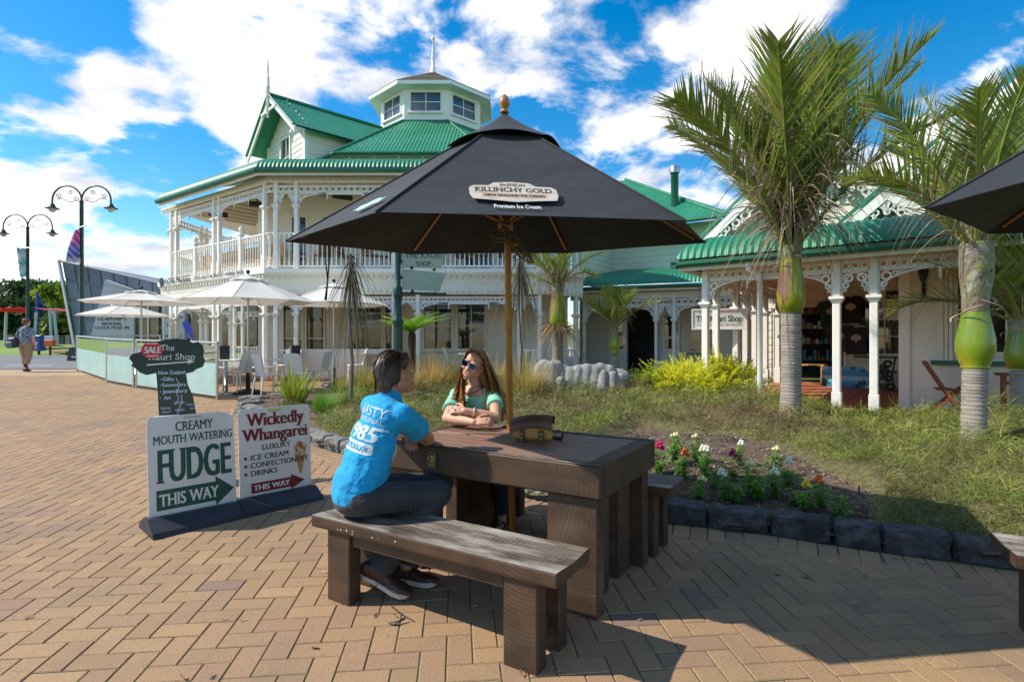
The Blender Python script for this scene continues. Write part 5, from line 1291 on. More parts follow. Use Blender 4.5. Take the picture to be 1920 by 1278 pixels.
for k in range(130):
    y_ = 3.6 + _r.random() ** 1.3 * 9; x_ = _r.uniform(-.9, .95) * y_; BL.append((x_, y_, _r.uniform(.24, .5), _r.uniform(.13, .27) * (.6 if x_ > .42 * y_ and y_ > 7.4 else 1)))
def moundh(x, y):
    h = np.zeros(len(x))
    for bx_, by_, r, hh in BL:
        q = ((x - bx_) ** 2 + (y - by_) ** 2) / (r * r); h = np.maximum(h, 1.5 * hh * np.sqrt(np.maximum(0, 1 - q * .8)))
    h *= .68 + .22 * np.sin(x * 5.3 + y * 2.1) * np.cos(y * 4.7 - x * 1.3) + .20 * np.sin(x * 11 + 2 * np.sin(y * 5)) * np.sin(y * 9.5)
    k = kdist_np(x, y); h *= np.clip((k - .12) / .35, 0, 1)
    h[~inpoly_np(x, y, BED)] = 0; 
    m_ = inpoly_np(x, y, MULP) | inpoly_np(x, y, MULP2); h[m_] = 0
    return h
# under-mass of the ground cover
NX = 150; bx = np.linspace(-4.6, 7.6, NX); by = np.linspace(2.6, 14.6, NX); X, Y = np.meshgrid(bx, by); HH = sum(moundh(X.ravel() + a, Y.ravel() + b) for a in (-.14, 0, .14) for b in (-.14, 0, .14)) / 9; base = hump(X.ravel(), Y.ravel())
Zt = (base + HH * .72 - .018).reshape(X.shape); HH = HH.reshape(X.shape)
idx = np.arange(NX * NX).reshape(NX, NX); ok = (HH[:-1, :-1] > .008) | (HH[1:, 1:] > .008)
Q = np.stack([idx[:-1, :-1], idx[:-1, 1:], idx[1:, 1:], idx[1:, :-1]], -1)[ok]
M_UNDER = mat('groundcover_twigs', (.16, .14, .055), .95, noise=((18, 4, (.08, .068, .03), .42, .62), (70, 3, (.28, .25, .09), .55, .7)), bump=((60, 1, .03),))
np_mesh('ground_cover_base', np.stack([X.ravel(), Y.ravel(), Zt.ravel()], 1), Q, M_UNDER, smooth=True, kind='stuff')
n = 480000; yy = 2.8 + RNG.random(n) ** 1.25 * 11.5; xx = RNG.uniform(-1, 1, n) * (1.02 * yy); ok = (xx > -4.6) & (xx < 7.6); xx, yy = xx[ok], yy[ok]
h = moundh(xx, yy); ok = h > .02; xx, yy, h = xx[ok], yy[ok], h[ok]
keep = RNG.random(len(xx)) < .62; xx, yy, h = xx[keep], yy[keep], h[keep]; n = len(xx)
zz = hump(xx, yy) + h * RNG.uniform(.5, 1.0, n) - .01
d = RNG.normal(size=(n, 3)); d[:, 2] = np.abs(d[:, 2]) * .8 + .25
pat = np.sin(xx * 1.9 + 2 * np.sin(yy * 1.1)) + np.cos(yy * 2.3 + xx * .7) + RNG.normal(size=n) * .6
green, olive, brown, lime = np.array([.24, .32, .06]), np.array([.36, .36, .10]), np.array([.34, .235, .115]), np.array([.42, .48, .085])
c = np.where((pat > .9)[:, None], brown, np.where((pat > -.2)[:, None], olive, np.where((pat > -1.2)[:, None], green, lime)))
c = np.where(((xx > 3.6) & (RNG.random(n) < .45))[:, None], lime, c) * RNG.uniform(.35, 1.5, (n, 1)) * (.78 + .3 * np.sin(xx * 6.1 + 1.5 * np.sin(yy * 3.3)) * np.cos(yy * 5.2))[:, None]  # wave over the clumps paints shaded gaps into the leaf colour
ln = RNG.uniform(.03, .095, n) * (1 + .03 * yy); cu = RNG.normal(size=(n, 3)); cu[:, 2] -= .4
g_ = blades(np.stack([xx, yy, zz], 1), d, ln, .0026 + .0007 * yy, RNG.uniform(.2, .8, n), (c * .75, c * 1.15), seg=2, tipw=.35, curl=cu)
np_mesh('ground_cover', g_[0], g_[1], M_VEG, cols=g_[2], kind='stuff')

def clump(name, label, cat, loc, nb, hgt, spread, wd, c0, c1, group=None, bend=(.15, .7), seg=5, lean=0.55, dryf=0.0, dry=(.62, .44, .17), parts=0, part='leaf'):
    """a tuft of blades growing from one point"""
    t = thing(name, label, cat, loc, 0, group)
    a = RNG.uniform(0, 2 * PI, nb); rr = RNG.random(nb) ** .7 * spread
    b = np.stack([np.cos(a) * rr, np.sin(a) * rr, np.zeros(nb)], 1)
    le = RNG.random(nb) * lean
    d = np.stack([np.cos(a) * le, np.sin(a) * le, np.ones(nb)], 1)
    sd = np.stack([-np.sin(a), np.cos(a), np.zeros(nb)], 1) + RNG.normal(size=(nb, 3)) * .25
    m_ = RNG.random((nb, 1)); c = (np.array(c0) * (1 - m_) + np.array(c1) * m_) * 1.45
    dr = RNG.random(nb) < dryf; c[dr] = np.array(dry) * RNG.uniform(.7, 1.2, (dr.sum(), 1))
    L_ = hgt * RNG.uniform(.6, 1.1, nb)
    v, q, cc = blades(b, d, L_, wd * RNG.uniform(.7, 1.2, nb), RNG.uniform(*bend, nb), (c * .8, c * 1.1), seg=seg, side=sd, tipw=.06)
    if parts:
        for k in range(nb):
            np_mesh(part, v.reshape(nb, -1, 3)[k], q.reshape(nb, -1, 4)[k] - k * (seg + 1) * 2, M_VEG, t, cols=cc.reshape(nb, -1, 3)[k])
    else: np_mesh('leaves', v, q, M_VEG, t, cols=cc, kind='stuff')
    return t
def GB(u, v):      # a point on the garden bed
    p = G(u, v); p.z = float(hump(p.x, p.y)[0]); q = G(u, v, p.z - gz(p.y)); q.z = float(hump(q.x, q.y)[0]); return q
clump('flax', 'bushy green flax with yellow-edged sword leaves at the planter corner', 'plant', GB(552, 757), 105, .88, .16, .042, (.10, .20, .02), (.30, .36, .04), bend=(.02, .35), lean=.75, parts=1, dryf=.10, dry=(.45, .28, .05))
t = MB(); pc = GB(548, 738); m = MB(); m.sphere((0, 0, .36), (.035, .035, .075), 8, 6); m.tube([(0, 0, 0), (0, 0, .3)], .01, 5); tag(m.build('seed_head', mat('red_bract', (.20, .035, .02), .6), loc=(0, 0, 0)), 'dark red seed head among the flax leaves', 'flower').location = pc + Vector((-.02, -.28, -.05))
TG = 'tussock grasses in the garden bed'
for (u, v, nb, hh, sp, wd, a, b, dr, lab) in (
    (608, 768, 330, .42, .14, .010, (.10, .24, .02), (.17, .30, .04), .02, 'vivid green grass tuft right of the flax'),
    (655, 758, 240, .40, .14, .010, (.14, .24, .04), (.22, .28, .08), .15, 'pale green grass tuft at the thin lancewood stem'),
    (690, 742, 330, .62, .16, .010, (.22, .25, .035), (.34, .29, .07), .25, 'golden green tussock just left of the man\'s head'),
    (640, 735, 200, .45, .15, .010, (.20, .26, .05), (.30, .30, .08), .2, 'small yellow-green tussock near the café parasol base'),
    (805, 742, 480, .78, .18, .010, (.32, .24, .06), (.42, .30, .09), .45, 'tall straw-gold tussock between the man and the woman'),
    (850, 735, 360, .70, .18, .010, (.26, .25, .04), (.40, .31, .08), .3, 'yellow-green tussock behind the woman\'s shoulder'),
    (775, 752, 260, .55, .16, .010, (.36, .24, .10), (.42, .30, .14), .6, 'dry brown tussock leaning behind the man\'s face'),
    (980, 752, 520, .78, .22, .010, (.28, .24, .06), (.40, .29, .09), .35, 'big golden tussock left of the grey rock'),
    (1030, 745, 240, .55, .16, .010, (.20, .24, .05), (.36, .29, .10), .3, 'tussock spilling over the rock\'s left end'),
    (920, 740, 300, .70, .18, .010, (.30, .24, .07), (.40, .29, .10), .4, 'tussock hidden behind the woman\'s long hair'),
    (1205, 738, 130, .42, .12, .009, (.26, .22, .05), (.36, .26, .08), .4, 'sparse brown grass between rock and yellow shrub')):
    clump('tussock', lab, 'grass', GB(u, v), int(nb * 1.3), hh * (1.45 if hh > .5 else 1.15), sp * 1.2, wd * 1.25, a, b, TG, dryf=dr, seg=5, lean=.6, bend=(.05, .6))
# gold conifers by the veranda posts
def feathery(label, loc, r, h, nb, c0, c1):
    t = thing('gold_conifer', label, 'shrub', loc, 0, 'feathery conifers beside the veranda posts')
    k = int(nb * 1.7); th = RNG.uniform(0, 2 * PI, k); ph = np.arccos(RNG.uniform(0, 1, k)); rad = RNG.uniform(.55, 1, k)
    b = np.stack([np.cos(th) * np.sin(ph) * r * rad, np.sin(th) * np.sin(ph) * r * rad, np.cos(ph) * h * rad], 1)
    V = []
    for i in range(k):
        d = b[i] / (np.linalg.norm(b[i]) + 1e-6) + RNG.normal(size=3) * .35; d[2] += .25
        nl = 22; tt = np.linspace(0, 1, nl)[:, None]; ax = b[i] + d * (.24 * tt) + np.array([0, 0, -.10]) * tt ** 2
        sd = np.cross(d, RNG.normal(size=3)); sd /= np.linalg.norm(sd); s_ = np.where(np.arange(nl) % 2 == 0, 1, -1)[:, None]
        m_ = RNG.random(); c = (np.array(c0) * (1 - m_) + np.array(c1) * m_) * RNG.uniform(.75, 1.2)
        V.append(blades(ax, sd * s_ + d * .8, .06 * (1.2 - tt[:, 0] * .7), .02, .25, np.tile(c, (nl, 1)), seg=1, tipw=.3))
    v, q, c = join_np(V); np_mesh('foliage', v, q, M_VEG, t, cols=c, kind='stuff')
    m = MB(); m.tube([(0, 0, -.05), (.02, 0, h * .6)], [.03, .012], 6); m.build('stem', M_TWIG, t)
Y0, Y1 = (.62, .64, .03), (.90, .84, .05)
feathery('mid green feathery conifer, lowest, next to the grey rock', GB(1190, 742), .38, .30, 130, (.12, .20, .03), (.22, .30, .04))
feathery('yellow-green conifer between the lower green one and the white posts', GB(1235, 742), .42, .42, 170, (.26, .36, .03), Y0)
feathery('bright golden conifer directly left of the corner post', GB(1285, 745), .50, .62, 260, Y0, Y1)
feathery('golden conifer seen between the paired white posts', GB(1345, 742), .45, .70, 220, Y0, Y1)
feathery('greener golden conifer by the white downpipe', GB(1385, 745), .40, .62, 170, (.24, .34, .03), Y0)
# grey fluted rock
rk = thing('boulder', 'pale grey fluted boulder lying in the garden behind the table', 'rock', GB(1085, 748))
M_ROCK = mat('grey_rock', (.29, .29, .275), .9, noise=((6, 5, (.24, .24, .23), .42, .62), (22, 4, (.46, .46, .44), .55, .68), (2, 3, (.25, .24, .22), .5, .6)), bump=((14, .5, .03), (60, .4, .006)), obj=True)
RKP = []; r_ = random.Random(21)
for k in range(19):
    x = -.76 + .085 * k; h = (.62 + .06 * math.sin(k * .55 + .5) + r_.uniform(-.03, .03)) * (1 - .25 * max(0, x)); y_ = r_.uniform(-.11, .03); RKP.append(((x - .03, y_, -.12), (x + r_.uniform(.02, .08), y_ * .5 + .12, h - .10), r_.uniform(.15, .17), r_.uniform(.12, .14)))
for (x, y, h) in ((.42, -.20, .52), (.58, -.22, .50), (.73, -.18, .46), (-.35, -.17, .40)): RKP.append(((x, y, -.12), (x + .02, y + .06, h - .06), .12, .075))

# ---- nikau palms
M_BULB = mat('palm_crownshaft', (.17, .25, .012), .28, noise=((3, 3, (.34, .29, .014), .42, .6), (2.2, 4, (.10, .19, .018), .5, .66), (3.2, 5, (.24, .12, .06), .555, .575)), obj=True, stretch=(1, 1, .35), coat=.3)
M_PTRUNK = mat('palm_trunk', (.30, .265, .225), .9, noise=((4, 3, (.21, .175, .14), .4, .6), (60, 3, (.36, .33, .29), .5, .65), (9, 3, (.16, .16, .07), .62, .75)), stretch=(1, 1, 6), bump=((25, .5, .01),), obj=True)
M_SHEATH = mat('palm_sheath', (.22, .23, .08), .7, noise=((4, 5, (.22, .17, .12), .42, .56), (9, 4, (.36, .33, .27), .54, .64), (20, 3, (.07, .055, .04), .6, .68)), obj=True)
M_RACH = mat('palm_rachis', (.22, .26, .05), .5)
def frond(par, org, az, el, L_, droop, nl, ll, dead=0.0, wd=.028, browntip=.35, name='frond', twist=None):
    a = az; hz_ = Vector((math.cos(a), math.sin(a), 0)); p = Vector(org); e = el; N_ = 16; pts = [p.copy()]
    for k in range(N_):
        d = hz_ * math.cos(e) + Vector((0, 0, 1)) * math.sin(e); p = p + d * (L_ / N_); pts.append(p.copy()); e -= droop / N_ * (.4 + 1.2 * k / N_)
    m = MB(); m.tube(pts, [.028 * (1 - .9 * k / N_) + .003 for k in range(N_ + 1)], 5, flat=.7); ro = None
    P_ = np.array([tuple(q) for q in pts]); ts = np.linspace(.10, 1, nl); f = ts * N_; i = np.minimum(N_ - 1, f.astype(int)); fr = (f - i)[:, None]
    B = P_[i] * (1 - fr) + P_[i + 1] * fr; T = P_[i + 1] - P_[i]; T /= np.linalg.norm(T, axis=1, keepdims=True)
    S = np.cross(T, [[0, 0, 1.0]]); S /= np.linalg.norm(S, axis=1, keepdims=True) + 1e-9; Nn = np.cross(S, T)
    tw_ = RNG.uniform(-.6, .6) if twist is None else twist
    S, Nn = S * math.cos(tw_) + Nn * math.sin(tw_), Nn * math.cos(tw_) - S * math.sin(tw_)
    parts = []
    for sg in (-1, 1):
        env = np.sin(PI * np.clip(ts * .86 + .12, 0, 1)) ** .6
        d = T * .80 + S * sg * .58 + Nn * .30 + RNG.normal(size=(nl, 3)) * .07
        L = ll * env * RNG.uniform(.85, 1.1, nl)
        gcol = np.array([.12, .215, .026]) + np.outer(RNG.random(nl), [.15, .13, .014])
        isd = RNG.random(nl) < np.clip(dead * (1.9 - 2.0 * ts), 0, 1)
        br = np.array([.27, .19, .12]) * RNG.uniform(.6, 1.5, (nl, 1))
        yel = RNG.random(nl) < .05; gcol[yel] = (.42, .34, .03)
        c0 = np.where(isd[:, None], br, gcol); tip = RNG.random(nl) < browntip
        c1 = np.where(tip[:, None] | isd[:, None], br, gcol * 1.25)
        bend = np.where(isd, RNG.uniform(.5, 1.5, nl), RNG.uniform(-.02, .14, nl)); L = np.where(isd, L * .75, L)
        parts.append(blades(B, d, L, wd * np.where(isd, .5, 1), bend, (c0, c1), seg=4, side=np.cross(d, S * sg * .3 + Nn) + RNG.normal(size=(nl, 3)) * .08, tipw=.08))
    v, q, c = join_np(parts)
    fo = np_mesh(name, v, q, M_VEG, par, cols=c, world=True)
    m.build('rachis', M_RACH, fo, world=True)
    return fo
M_DRYS = mat('dry_sheath_edge', (.45, .34, .24), .8)
def nikau(label, base, hb, hs, htop, rt, rb, fr, lean=(0, 0), bp=None, split=.72, name='nikau_palm', group='nikau palms in the garden bed', bulb=M_BULB):
    t = thing(name, label, 'palm', base, 0, group); ax = lambda z: tr(lean[0] * z, lean[1] * z, 0)
    prof = []; z = -.1; r_ = random.Random(int(hb * 100))
    while z < hb:
        q = rt * (1.0 + .18 * max(0, 1 - z / (hb * .35)) ** 2); prof += [(q * 1.03, z), (q * 1.05, z + .010), (q * .965, z + .017)]; z += .035 + r_.uniform(0, .022) - .012 * min(1, max(0, z / hb))
    m = MB(); m.lathe(prof, 20, cap=False, wob=lambda a, z: .022 * math.sin(a * 3 + z * 3) + .018 * math.sin(a * 5 + z * 41)); m.v = [(x + lean[0] * z, y + lean[1] * z, z) for x, y, z in m.v]; m.build('trunk', M_PTRUNK, t)
    H_ = hs - hb
    fr_ = bp or ((0, .80), (.12, .95), (.27, 1.0), (.45, .90), (.62, .79), (.80, .72), (1, .74))
    pr = [(rt * .97, hb), (rt * 1.12, hb + .01), (rt * 1.08, hb + .03)] + [(rb * w_, hb + .035 + (H_ - .035) * q) for q, w_ in fr_]
    cut = next(k for k in range(3, len(pr)) if pr[k][1] > hb + H_ * split); ln_ = lambda v: [(x + lean[0] * z, y + lean[1] * z, z) for x, y, z in v]
    m = MB(); m.lathe(pr[:cut + 1], 28, wob=lambda a, z: .03 * math.sin(a * 2 + 1 + z * 2)); m.v = ln_(m.v); m.build('crownshaft', bulb, t)
    m = MB(); m.lathe([(r * 1.02, z) for r, z in pr[cut:]], 28, wob=lambda a, z: .05 * math.sin(a * 3 + z * 9) + .03 * math.sin(a * 7 - z * 5)); m.v = ln_(m.v); m.build('old_sheath', M_SHEATH, t)
    m = MB()          # curled edges of the shed sheath
    for k in range(5):
        a0, z0 = k * 1.3 + .4, hb + H_ * (split - .05 + .09 * k / 2); r0 = rb * 1.0; m.tube([((rb * .86 + .01 * q) * math.cos(a0 + q * .16), (rb * .86 + .01 * q) * math.sin(a0 + q * .16), z0 + (q - 4) * .012 * (-1) ** k) for q in range(9)], [.004 + .009 * math.sin(PI * q / 8) for q in range(9)], 5, flat=.5)
    m.v = ln_(m.v); m.build('sheath_edges', M_DRYS, t)
    top = Vector(base) + Vector((lean[0] * hs, lean[1] * hs, hs)); nf = fr['n']
    m = MB()
    for k in range(7):
        a = k * 2.4; m.tube([(lean[0] * hs + rb * .35 * math.cos(a), lean[1] * hs + rb * .35 * math.sin(a), hs - .25), (lean[0] * hs + rb * .5 * math.cos(a), lean[1] * hs + rb * .5 * math.sin(a), hs + .05), (lean[0] * hs + rb * 1.2 * math.cos(a), lean[1] * hs + rb * 1.2 * math.sin(a), hs + .35)], [.07, .055, .03], 7, flat=.6)
    m.build('leaf_bases', M_SHEATH, t)
    for k in range(nf):
        s_ = (k + .5) / nf; az = k * 2.39996 + fr.get('a0', 0)
        el = math.radians(fr['e0'] + (fr['e1'] - fr['e0']) * s_) + random.uniform(-.05, .05)
        frond(t, top + Vector((math.cos(az), math.sin(az), 0)) * rb * .4 + Vector((0, 0, -.05)), az, el, fr['L'] * random.uniform(.82, 1.08), fr['dr'] * (.4 + 1.0 * s_), fr['nl'], fr['ll'] * random.uniform(.85, 1.1), dead=fr['dead'] * (.25 + 1.1 * s_), wd=fr['w'], browntip=.25 + .3 * s_)
    # split, dried leaflets hanging in the crown
    nd = fr['hang']; a = RNG.uniform(0, 2 * PI, nd); r1 = RNG.uniform(.1, fr['L'] * .28, nd); b = np.stack([top.x + np.cos(a) * r1, top.y + np.sin(a) * r1, top.z + r1 * RNG.uniform(.9, 2.2, nd)], 1)
    d = np.stack([np.cos(a), np.sin(a), RNG.uniform(-.3, .6, nd)], 1); c = np.array([.30, .23, .16]) * RNG.uniform(.5, 1.8, (nd, 1))
    v, q, cc = blades(b, d, RNG.uniform(.25, .6, nd) * fr['ll'] / .75, fr['w'] * .55, RNG.uniform(.6, 1.5, nd), c, seg=4, tipw=.1)
    np_mesh('dry_leaflets', v, q, M_DRY, t, cols=cc, world=True, kind='stuff')
    return t
b1 = GB(1483, 792); s1 = b1.y / F
nikau('tallest nikau palm with ringed grey trunk before the shop porch', b1, 205 * s1, 330 * s1, 0, 17.5 * s1, 25 * s1, dict(n=19, e0=89, e1=56, L=2.45, dr=.6, nl=84, ll=1.06, dead=.45, w=.042, hang=210, a0=.5))
b2 = GB(1826, 862); s2 = b2.y / F
nikau('nearer nikau palm with brown-blotched bulging green crownshaft beside the wooden chair', b2, 168 * s2, 405 * s2, 0, 19.5 * s2, 30 * s2, dict(n=13, e0=84, e1=40, L=1.7, dr=.9, nl=66, ll=.64, dead=.40, w=.024, hang=120, a0=2.2), lean=(.012, 0), split=.42, bp=((0, .70), (.06, .88), (.13, 1.0), (.22, .98), (.34, .80), (.44, .66), (.56, .68), (.72, .84), (.86, .86), (1, .80)))
b3 = GB(1916, 800); s3 = b3.y / F
nikau('short nikau palm cut by the picture edge at the right', b3, 105 * s3, 200 * s3, 0, 17 * s3, 26 * s3, dict(n=12, e0=84, e1=30, L=1.7, dr=1.0, nl=46, ll=.6, dead=.3, w=.026, hang=60, a0=1.0))
b4 = GB(1045, 722); s4 = b4.y / F
n4 = nikau('slim nikau palm with dry brown skirt behind the rock', b4, 106 * s4, 190 * s4, 0, 10.5 * s4, 16 * s4, dict(n=13, e0=84, e1=20, L=1.25, dr=1.2, nl=40, ll=.5, dead=.6, w=.026, hang=130, a0=.3))
nd = 420; a = RNG.uniform(0, 2 * PI, nd); tz = b4.z + 106 * s4
v, q, c = blades(np.stack([b4.x + np.cos(a) * .1, b4.y + np.sin(a) * .1, np.full(nd, tz)], 1) + RNG.normal(size=(nd, 3)) * .05, np.stack([np.cos(a), np.sin(a), RNG.uniform(-.1, .9, nd)], 1), RNG.uniform(.3, .62, nd), .016, RNG.uniform(.5, 1.3, nd), np.array([.33, .24, .14]) * RNG.uniform(.5, 1.4, (nd, 1)), seg=4)
np_mesh('dry_skirt', v, q, M_DRY, n4, cols=c, world=True, kind='stuff')
b5 = GB(1152, 722); s5 = b5.y / F
nikau('small young nikau palm in front of the open shop door', b5, 58 * s5, 112 * s5, 0, 8 * s5, 10 * s5, dict(n=13, e0=86, e1=40, L=1.05, dr=.6, nl=34, ll=.5, dead=.35, w=.026, hang=30, a0=.9))
# ---- lancewoods: thin stems with drooping leathery leaves
def lancewood(label, base, h, nl, hang):
    t = thing('lancewood', label, 'tree', base, 0, 'young lancewoods with drooping leaves')
    m = MB(); m.tube([(0, 0, -.1), (.03, 0, h * .3), (-.03, .02, h * .6), (0, 0, h)], [.035, .028, .024, .016], 7); m.build('trunk', mat('lancewood_bark', (.20, .18, .16), .9, noise=((8, 3, (.11, .10, .09), .45, .6),), stretch=(3, 3, .5)), t)
    a = RNG.uniform(0, 2 * PI, nl); z = h * RNG.uniform(.84, 1.0, nl) if hang > .8 else h * RNG.uniform(.66, 1.0, nl)
    v, q, c = blades(np.stack([np.zeros(nl), np.zeros(nl), z], 1), np.stack([np.cos(a), np.sin(a), RNG.uniform(-3.6, -.5, nl)], 1), RNG.uniform(.4, .85, nl) * hang, .017, RNG.uniform(.7, 1.5, nl), np.array([.16, .135, .085]) * RNG.uniform(.4, 1.6, (nl, 1)), seg=4, tipw=.3)
    np_mesh('leaves', v, q, M_DRY, t, cols=c, kind='stuff')
bb = GB(657, 762); lancewood('bare-stemmed lancewood with dark hanging leaves left of the green signpost', bb, 290 * bb.y / F, 100, 1.0)
bb = GB(975, 738); lancewood('lancewood with dark hanging leaves right beside the parasol pole', bb, 262 * bb.y / F, 100, .95)
# ---- tree fern by the green signpost
bf = GB(772, 735); sf_ = bf.y / F
tf = thing('tree_fern', 'small tree fern with dark fibrous trunk and bright fronds behind the man', 'fern', bf)
m = MB(); m.lathe([(.11, -.1), (.085, .3), (.075, 105 * sf_), (.05, 112 * sf_)], 10, wob=lambda a, z: .12 * math.sin(a * 5 + z * 40)); m.build('trunk', mat('fern_trunk', (.06, .035, .025), .95, bump=((60, 1, .02),)), tf)
for k in range(13):
    a = k * 2.4 + .4; L_ = random.uniform(.55, .85); e = random.uniform(.75, 1.38); N_ = 26; top = Vector((0, 0, 110 * sf_))
    pts = [top + Vector((math.cos(a), math.sin(a), 0)) * (L_ * t * math.cos(e * (1 - t))) + Vector((0, 0, L_ * (t * math.sin(e) - .42 * t * t))) for t in np.linspace(0, 1, N_)]
    B = np.array([tuple(p) for p in pts]); T = np.gradient(B, axis=0); T /= np.linalg.norm(T, axis=1, keepdims=True); S = np.cross(T, [[0, 0, 1.0]]); tt = np.linspace(0, 1, N_)
    c = np.tile(np.array([.20, .38, .03]) * random.uniform(.7, 1.25), (N_, 1)); ps = []
    for sg in (-1, 1): ps.append(blades(B, S * sg + T * .35, .17 * np.sin(PI * (tt * .85 + .12)), .035, .25, (c, c * 1.2), seg=3, side=T, tipw=.15))
    v, q, c = join_np(ps); np_mesh('frond', v, q, M_VEG, tf, cols=c)
# ---- snapdragons
M_SNAP = {'white': (.85, .84, .70), 'yellow': (.85, .65, .03), 'orange': (.85, .17, .02), 'magenta': (.60, .01, .12), 'pink': (.70, .10, .28), 'cream': (.78, .76, .35), None: None}
for k_ in list(M_SNAP):
    if k_: M_SNAP[k_] = mat('petal_' + k_, M_SNAP[k_], .6, transl=.2)
SN = [(1236, 880, 'magenta', 'magenta snapdragon touching the table corner', .26), (1266, 868, 'cream', 'tall cream-budded snapdragon behind the orange one, left', .28), (1282, 888, 'orange', 'orange and pink snapdragon near the bench end', .24), (1306, 866, 'cream', 'leafy cream-budded snapdragon at the back', .25), (1322, 885, 'white', 'white snapdragon left of the magenta one', .24), (1344, 902, None, 'bushy green snapdragon without flowers, second row', .2), (1374, 890, 'magenta', 'dark magenta snapdragon in the back row', .22), (1387, 872, 'white', 'white snapdragon farthest back on the mulch', .2), (1312, 925, 'cream', 'low round green snapdragon nearest the bench', .19), (1358, 922, 'white', 'white-topped snapdragon in the middle', .22), (1378, 930, None, 'dark leafed snapdragon seedling in the shadow', .17), (1410, 915, 'cream', 'tall snapdragon with a cream tip, middle row', .27), (1420, 925, None, 'broad green snapdragon in the middle, no bloom', .25), (1452, 890, 'cream', 'bright green snapdragon with pale tip, right of the whites', .24), (1455, 920, 'white', 'white snapdragon right of the broad green one', .22), (1478, 908, 'white', 'white snapdragon farthest right in its row', .23), (1487, 935, None, 'small green snapdragon left of the yellow one', .15), (1514, 950, 'yellow', 'yellow snapdragon at the shade edge', .22), (1541, 942, 'orange', 'bright orange-red snapdragon at the right', .22), (1574, 962, None, 'dark green snapdragon nearest the kerb', .20), (1420, 950, None, 'tiny green seedling on the dark mulch', .05)]
for (u, v, col_, lab, h) in SN:
    p = GB(u, v); t = thing('snapdragon', lab, 'flower', p, 0, 'snapdragons planted in the mulch')
    ns = max(3, int(h * 44)); V = []
    for s_ in range(ns):
        a = random.uniform(0, 2 * PI); r1 = random.random() ** .6 * h * .46; hh = h * (1 - .5 * (r1 / (h * .46)) ** 2) * random.uniform(.8, 1); nl = max(6, int(hh * 130)); tt = np.sort(RNG.random(nl)) * .92 + .08
        B = np.stack([math.cos(a) * r1 * tt, math.sin(a) * r1 * tt, hh * tt], 1); ang = np.arange(nl) * 2.4
        d = np.stack([np.cos(ang), np.sin(ang), RNG.uniform(.2, .9, nl)], 1)
        c = np.array([.10, .27, .03]) * RNG.uniform(.7, 1.7, (nl, 1)) + np.outer(tt ** 3, [.05, .07, .0])
        V.append(blades(B, d, RNG.uniform(.035, .065, nl), .024, .5, c, seg=2, side=np.cross(d, [[0, 0, 1.0]]), tipw=.2))
    vv, q, c = join_np(V); np_mesh('leaves', vv, q, M_VEG, t, cols=c, kind='stuff')
    if col_:
        for s_ in range(1 if h < .24 else 2):
            m = MB(); x, y = random.uniform(-.02, .02), random.uniform(-.02, .02)
            for k in range(7 if col_ != 'cream' else 4):
                a = k * 2.4; z = h * (.9 + .035 * k); r1 = .02 * (1.25 - k * .12); m.sphere((x + math.cos(a) * r1, y + math.sin(a) * r1, z), (.019 - .001 * k,) * 3, 6, 4)
            m.build('flower_spike', M_SNAP[col_ if not (s_ and col_ == 'orange') else 'pink'], t)
# ================================================================== people
RM = []       # meshes waiting for one remesh pass
class Prims:
    def __init__(s): s.b = MB()
    def cap(s, p0, p1, r0, r1, n=12):
        p0, p1 = Vector(p0), Vector(p1); d = p1 - p0; L_ = d.length; M_ = tr(p0) @ align(d if L_ > 1e-6 else (0, 0, 1))
        pr = [(r0 * math.cos(a), -r0 * math.sin(a)) for a in (PI / 2 * .999, 1.1, .75, .35)] + [(r0, 0), (r1, L_)] + [(r1 * math.cos(a), L_ + r1 * math.sin(a)) for a in (.35, .75, 1.1, PI / 2 * .999)]
        s.b.lathe(pr, n, M_); return s
    def chain(s, pts, rs):
        for a, b, ra, rb_ in zip(pts, pts[1:], rs, rs[1:]): s.cap(a, b, ra, rb_)
        return s
    def cone(s, p0, p1, r0, r1, n=16, flat=1.0, ax=None):
        d = Vector(p1) - Vector(p0); M_ = tr(Vector(p0)) @ align(d, ax or (0, 0, 1)) @ Matrix.Diagonal((1, flat, 1, 1)); s.b.lathe([(r0, 0), (r1, d.length)], n, M_); return s
    def ell(s, c, r, R=None, n=14):
        s.b.sphere((0, 0, 0), r, n, 10, tr(Vector(c)) @ (R or I4)); return s
    def done(s, name, mt, parent, vox, it=4, **kw):
        RM.append((name, mt, parent, s.b, vox, it, kw)); return s
def remesh_all():
    objs = []
    for name, mt, parent, b, vox, it, kw in RM:
        o = bpy.data.objects.new('tmp', b.mesh('tmp', mt)); COL.objects.link(o)
        md = o.modifiers.new('r', 'REMESH'); md.mode = 'VOXEL'; md.voxel_size = vox
        if it: sm = o.modifiers.new('s', 'SMOOTH'); sm.factor = .5; sm.iterations = it
        objs.append(o)
    dg = bpy.context.evaluated_depsgraph_get(); dg.update(); out = {}
    for o, (name, mt, parent, b, vox, it, kw) in zip(objs, RM):
        me = bpy.data.meshes.new_from_object(o.evaluated_get(dg)); me.name = name
        me.transform(wmat(parent).inverted()); me.materials.clear(); me.materials.append(mt)
        me.polygons.foreach_set('use_smooth', np.ones(len(me.polygons), bool))
        q = bpy.data.objects.new(name, me); COL.objects.link(q); q.parent = parent
        for a, b_ in kw.items(): q[a] = b_
        out.setdefault((parent.name, name), []).append(q)
    for o in objs: d = o.data; bpy.data.objects.remove(o); bpy.data.meshes.remove(d)
    RM.clear(); return out
def skinmat(name, c, c2): return mat(name, c, .5, noise=((9, 4, c2, .45, .68),), spec=.35)
M_SKINM, M_SKINW = skinmat('skin_tanned', (.50, .25, .155), (.43, .19, .11)), skinmat('skin_fair', (.66, .38, .27), (.62, .31, .21))
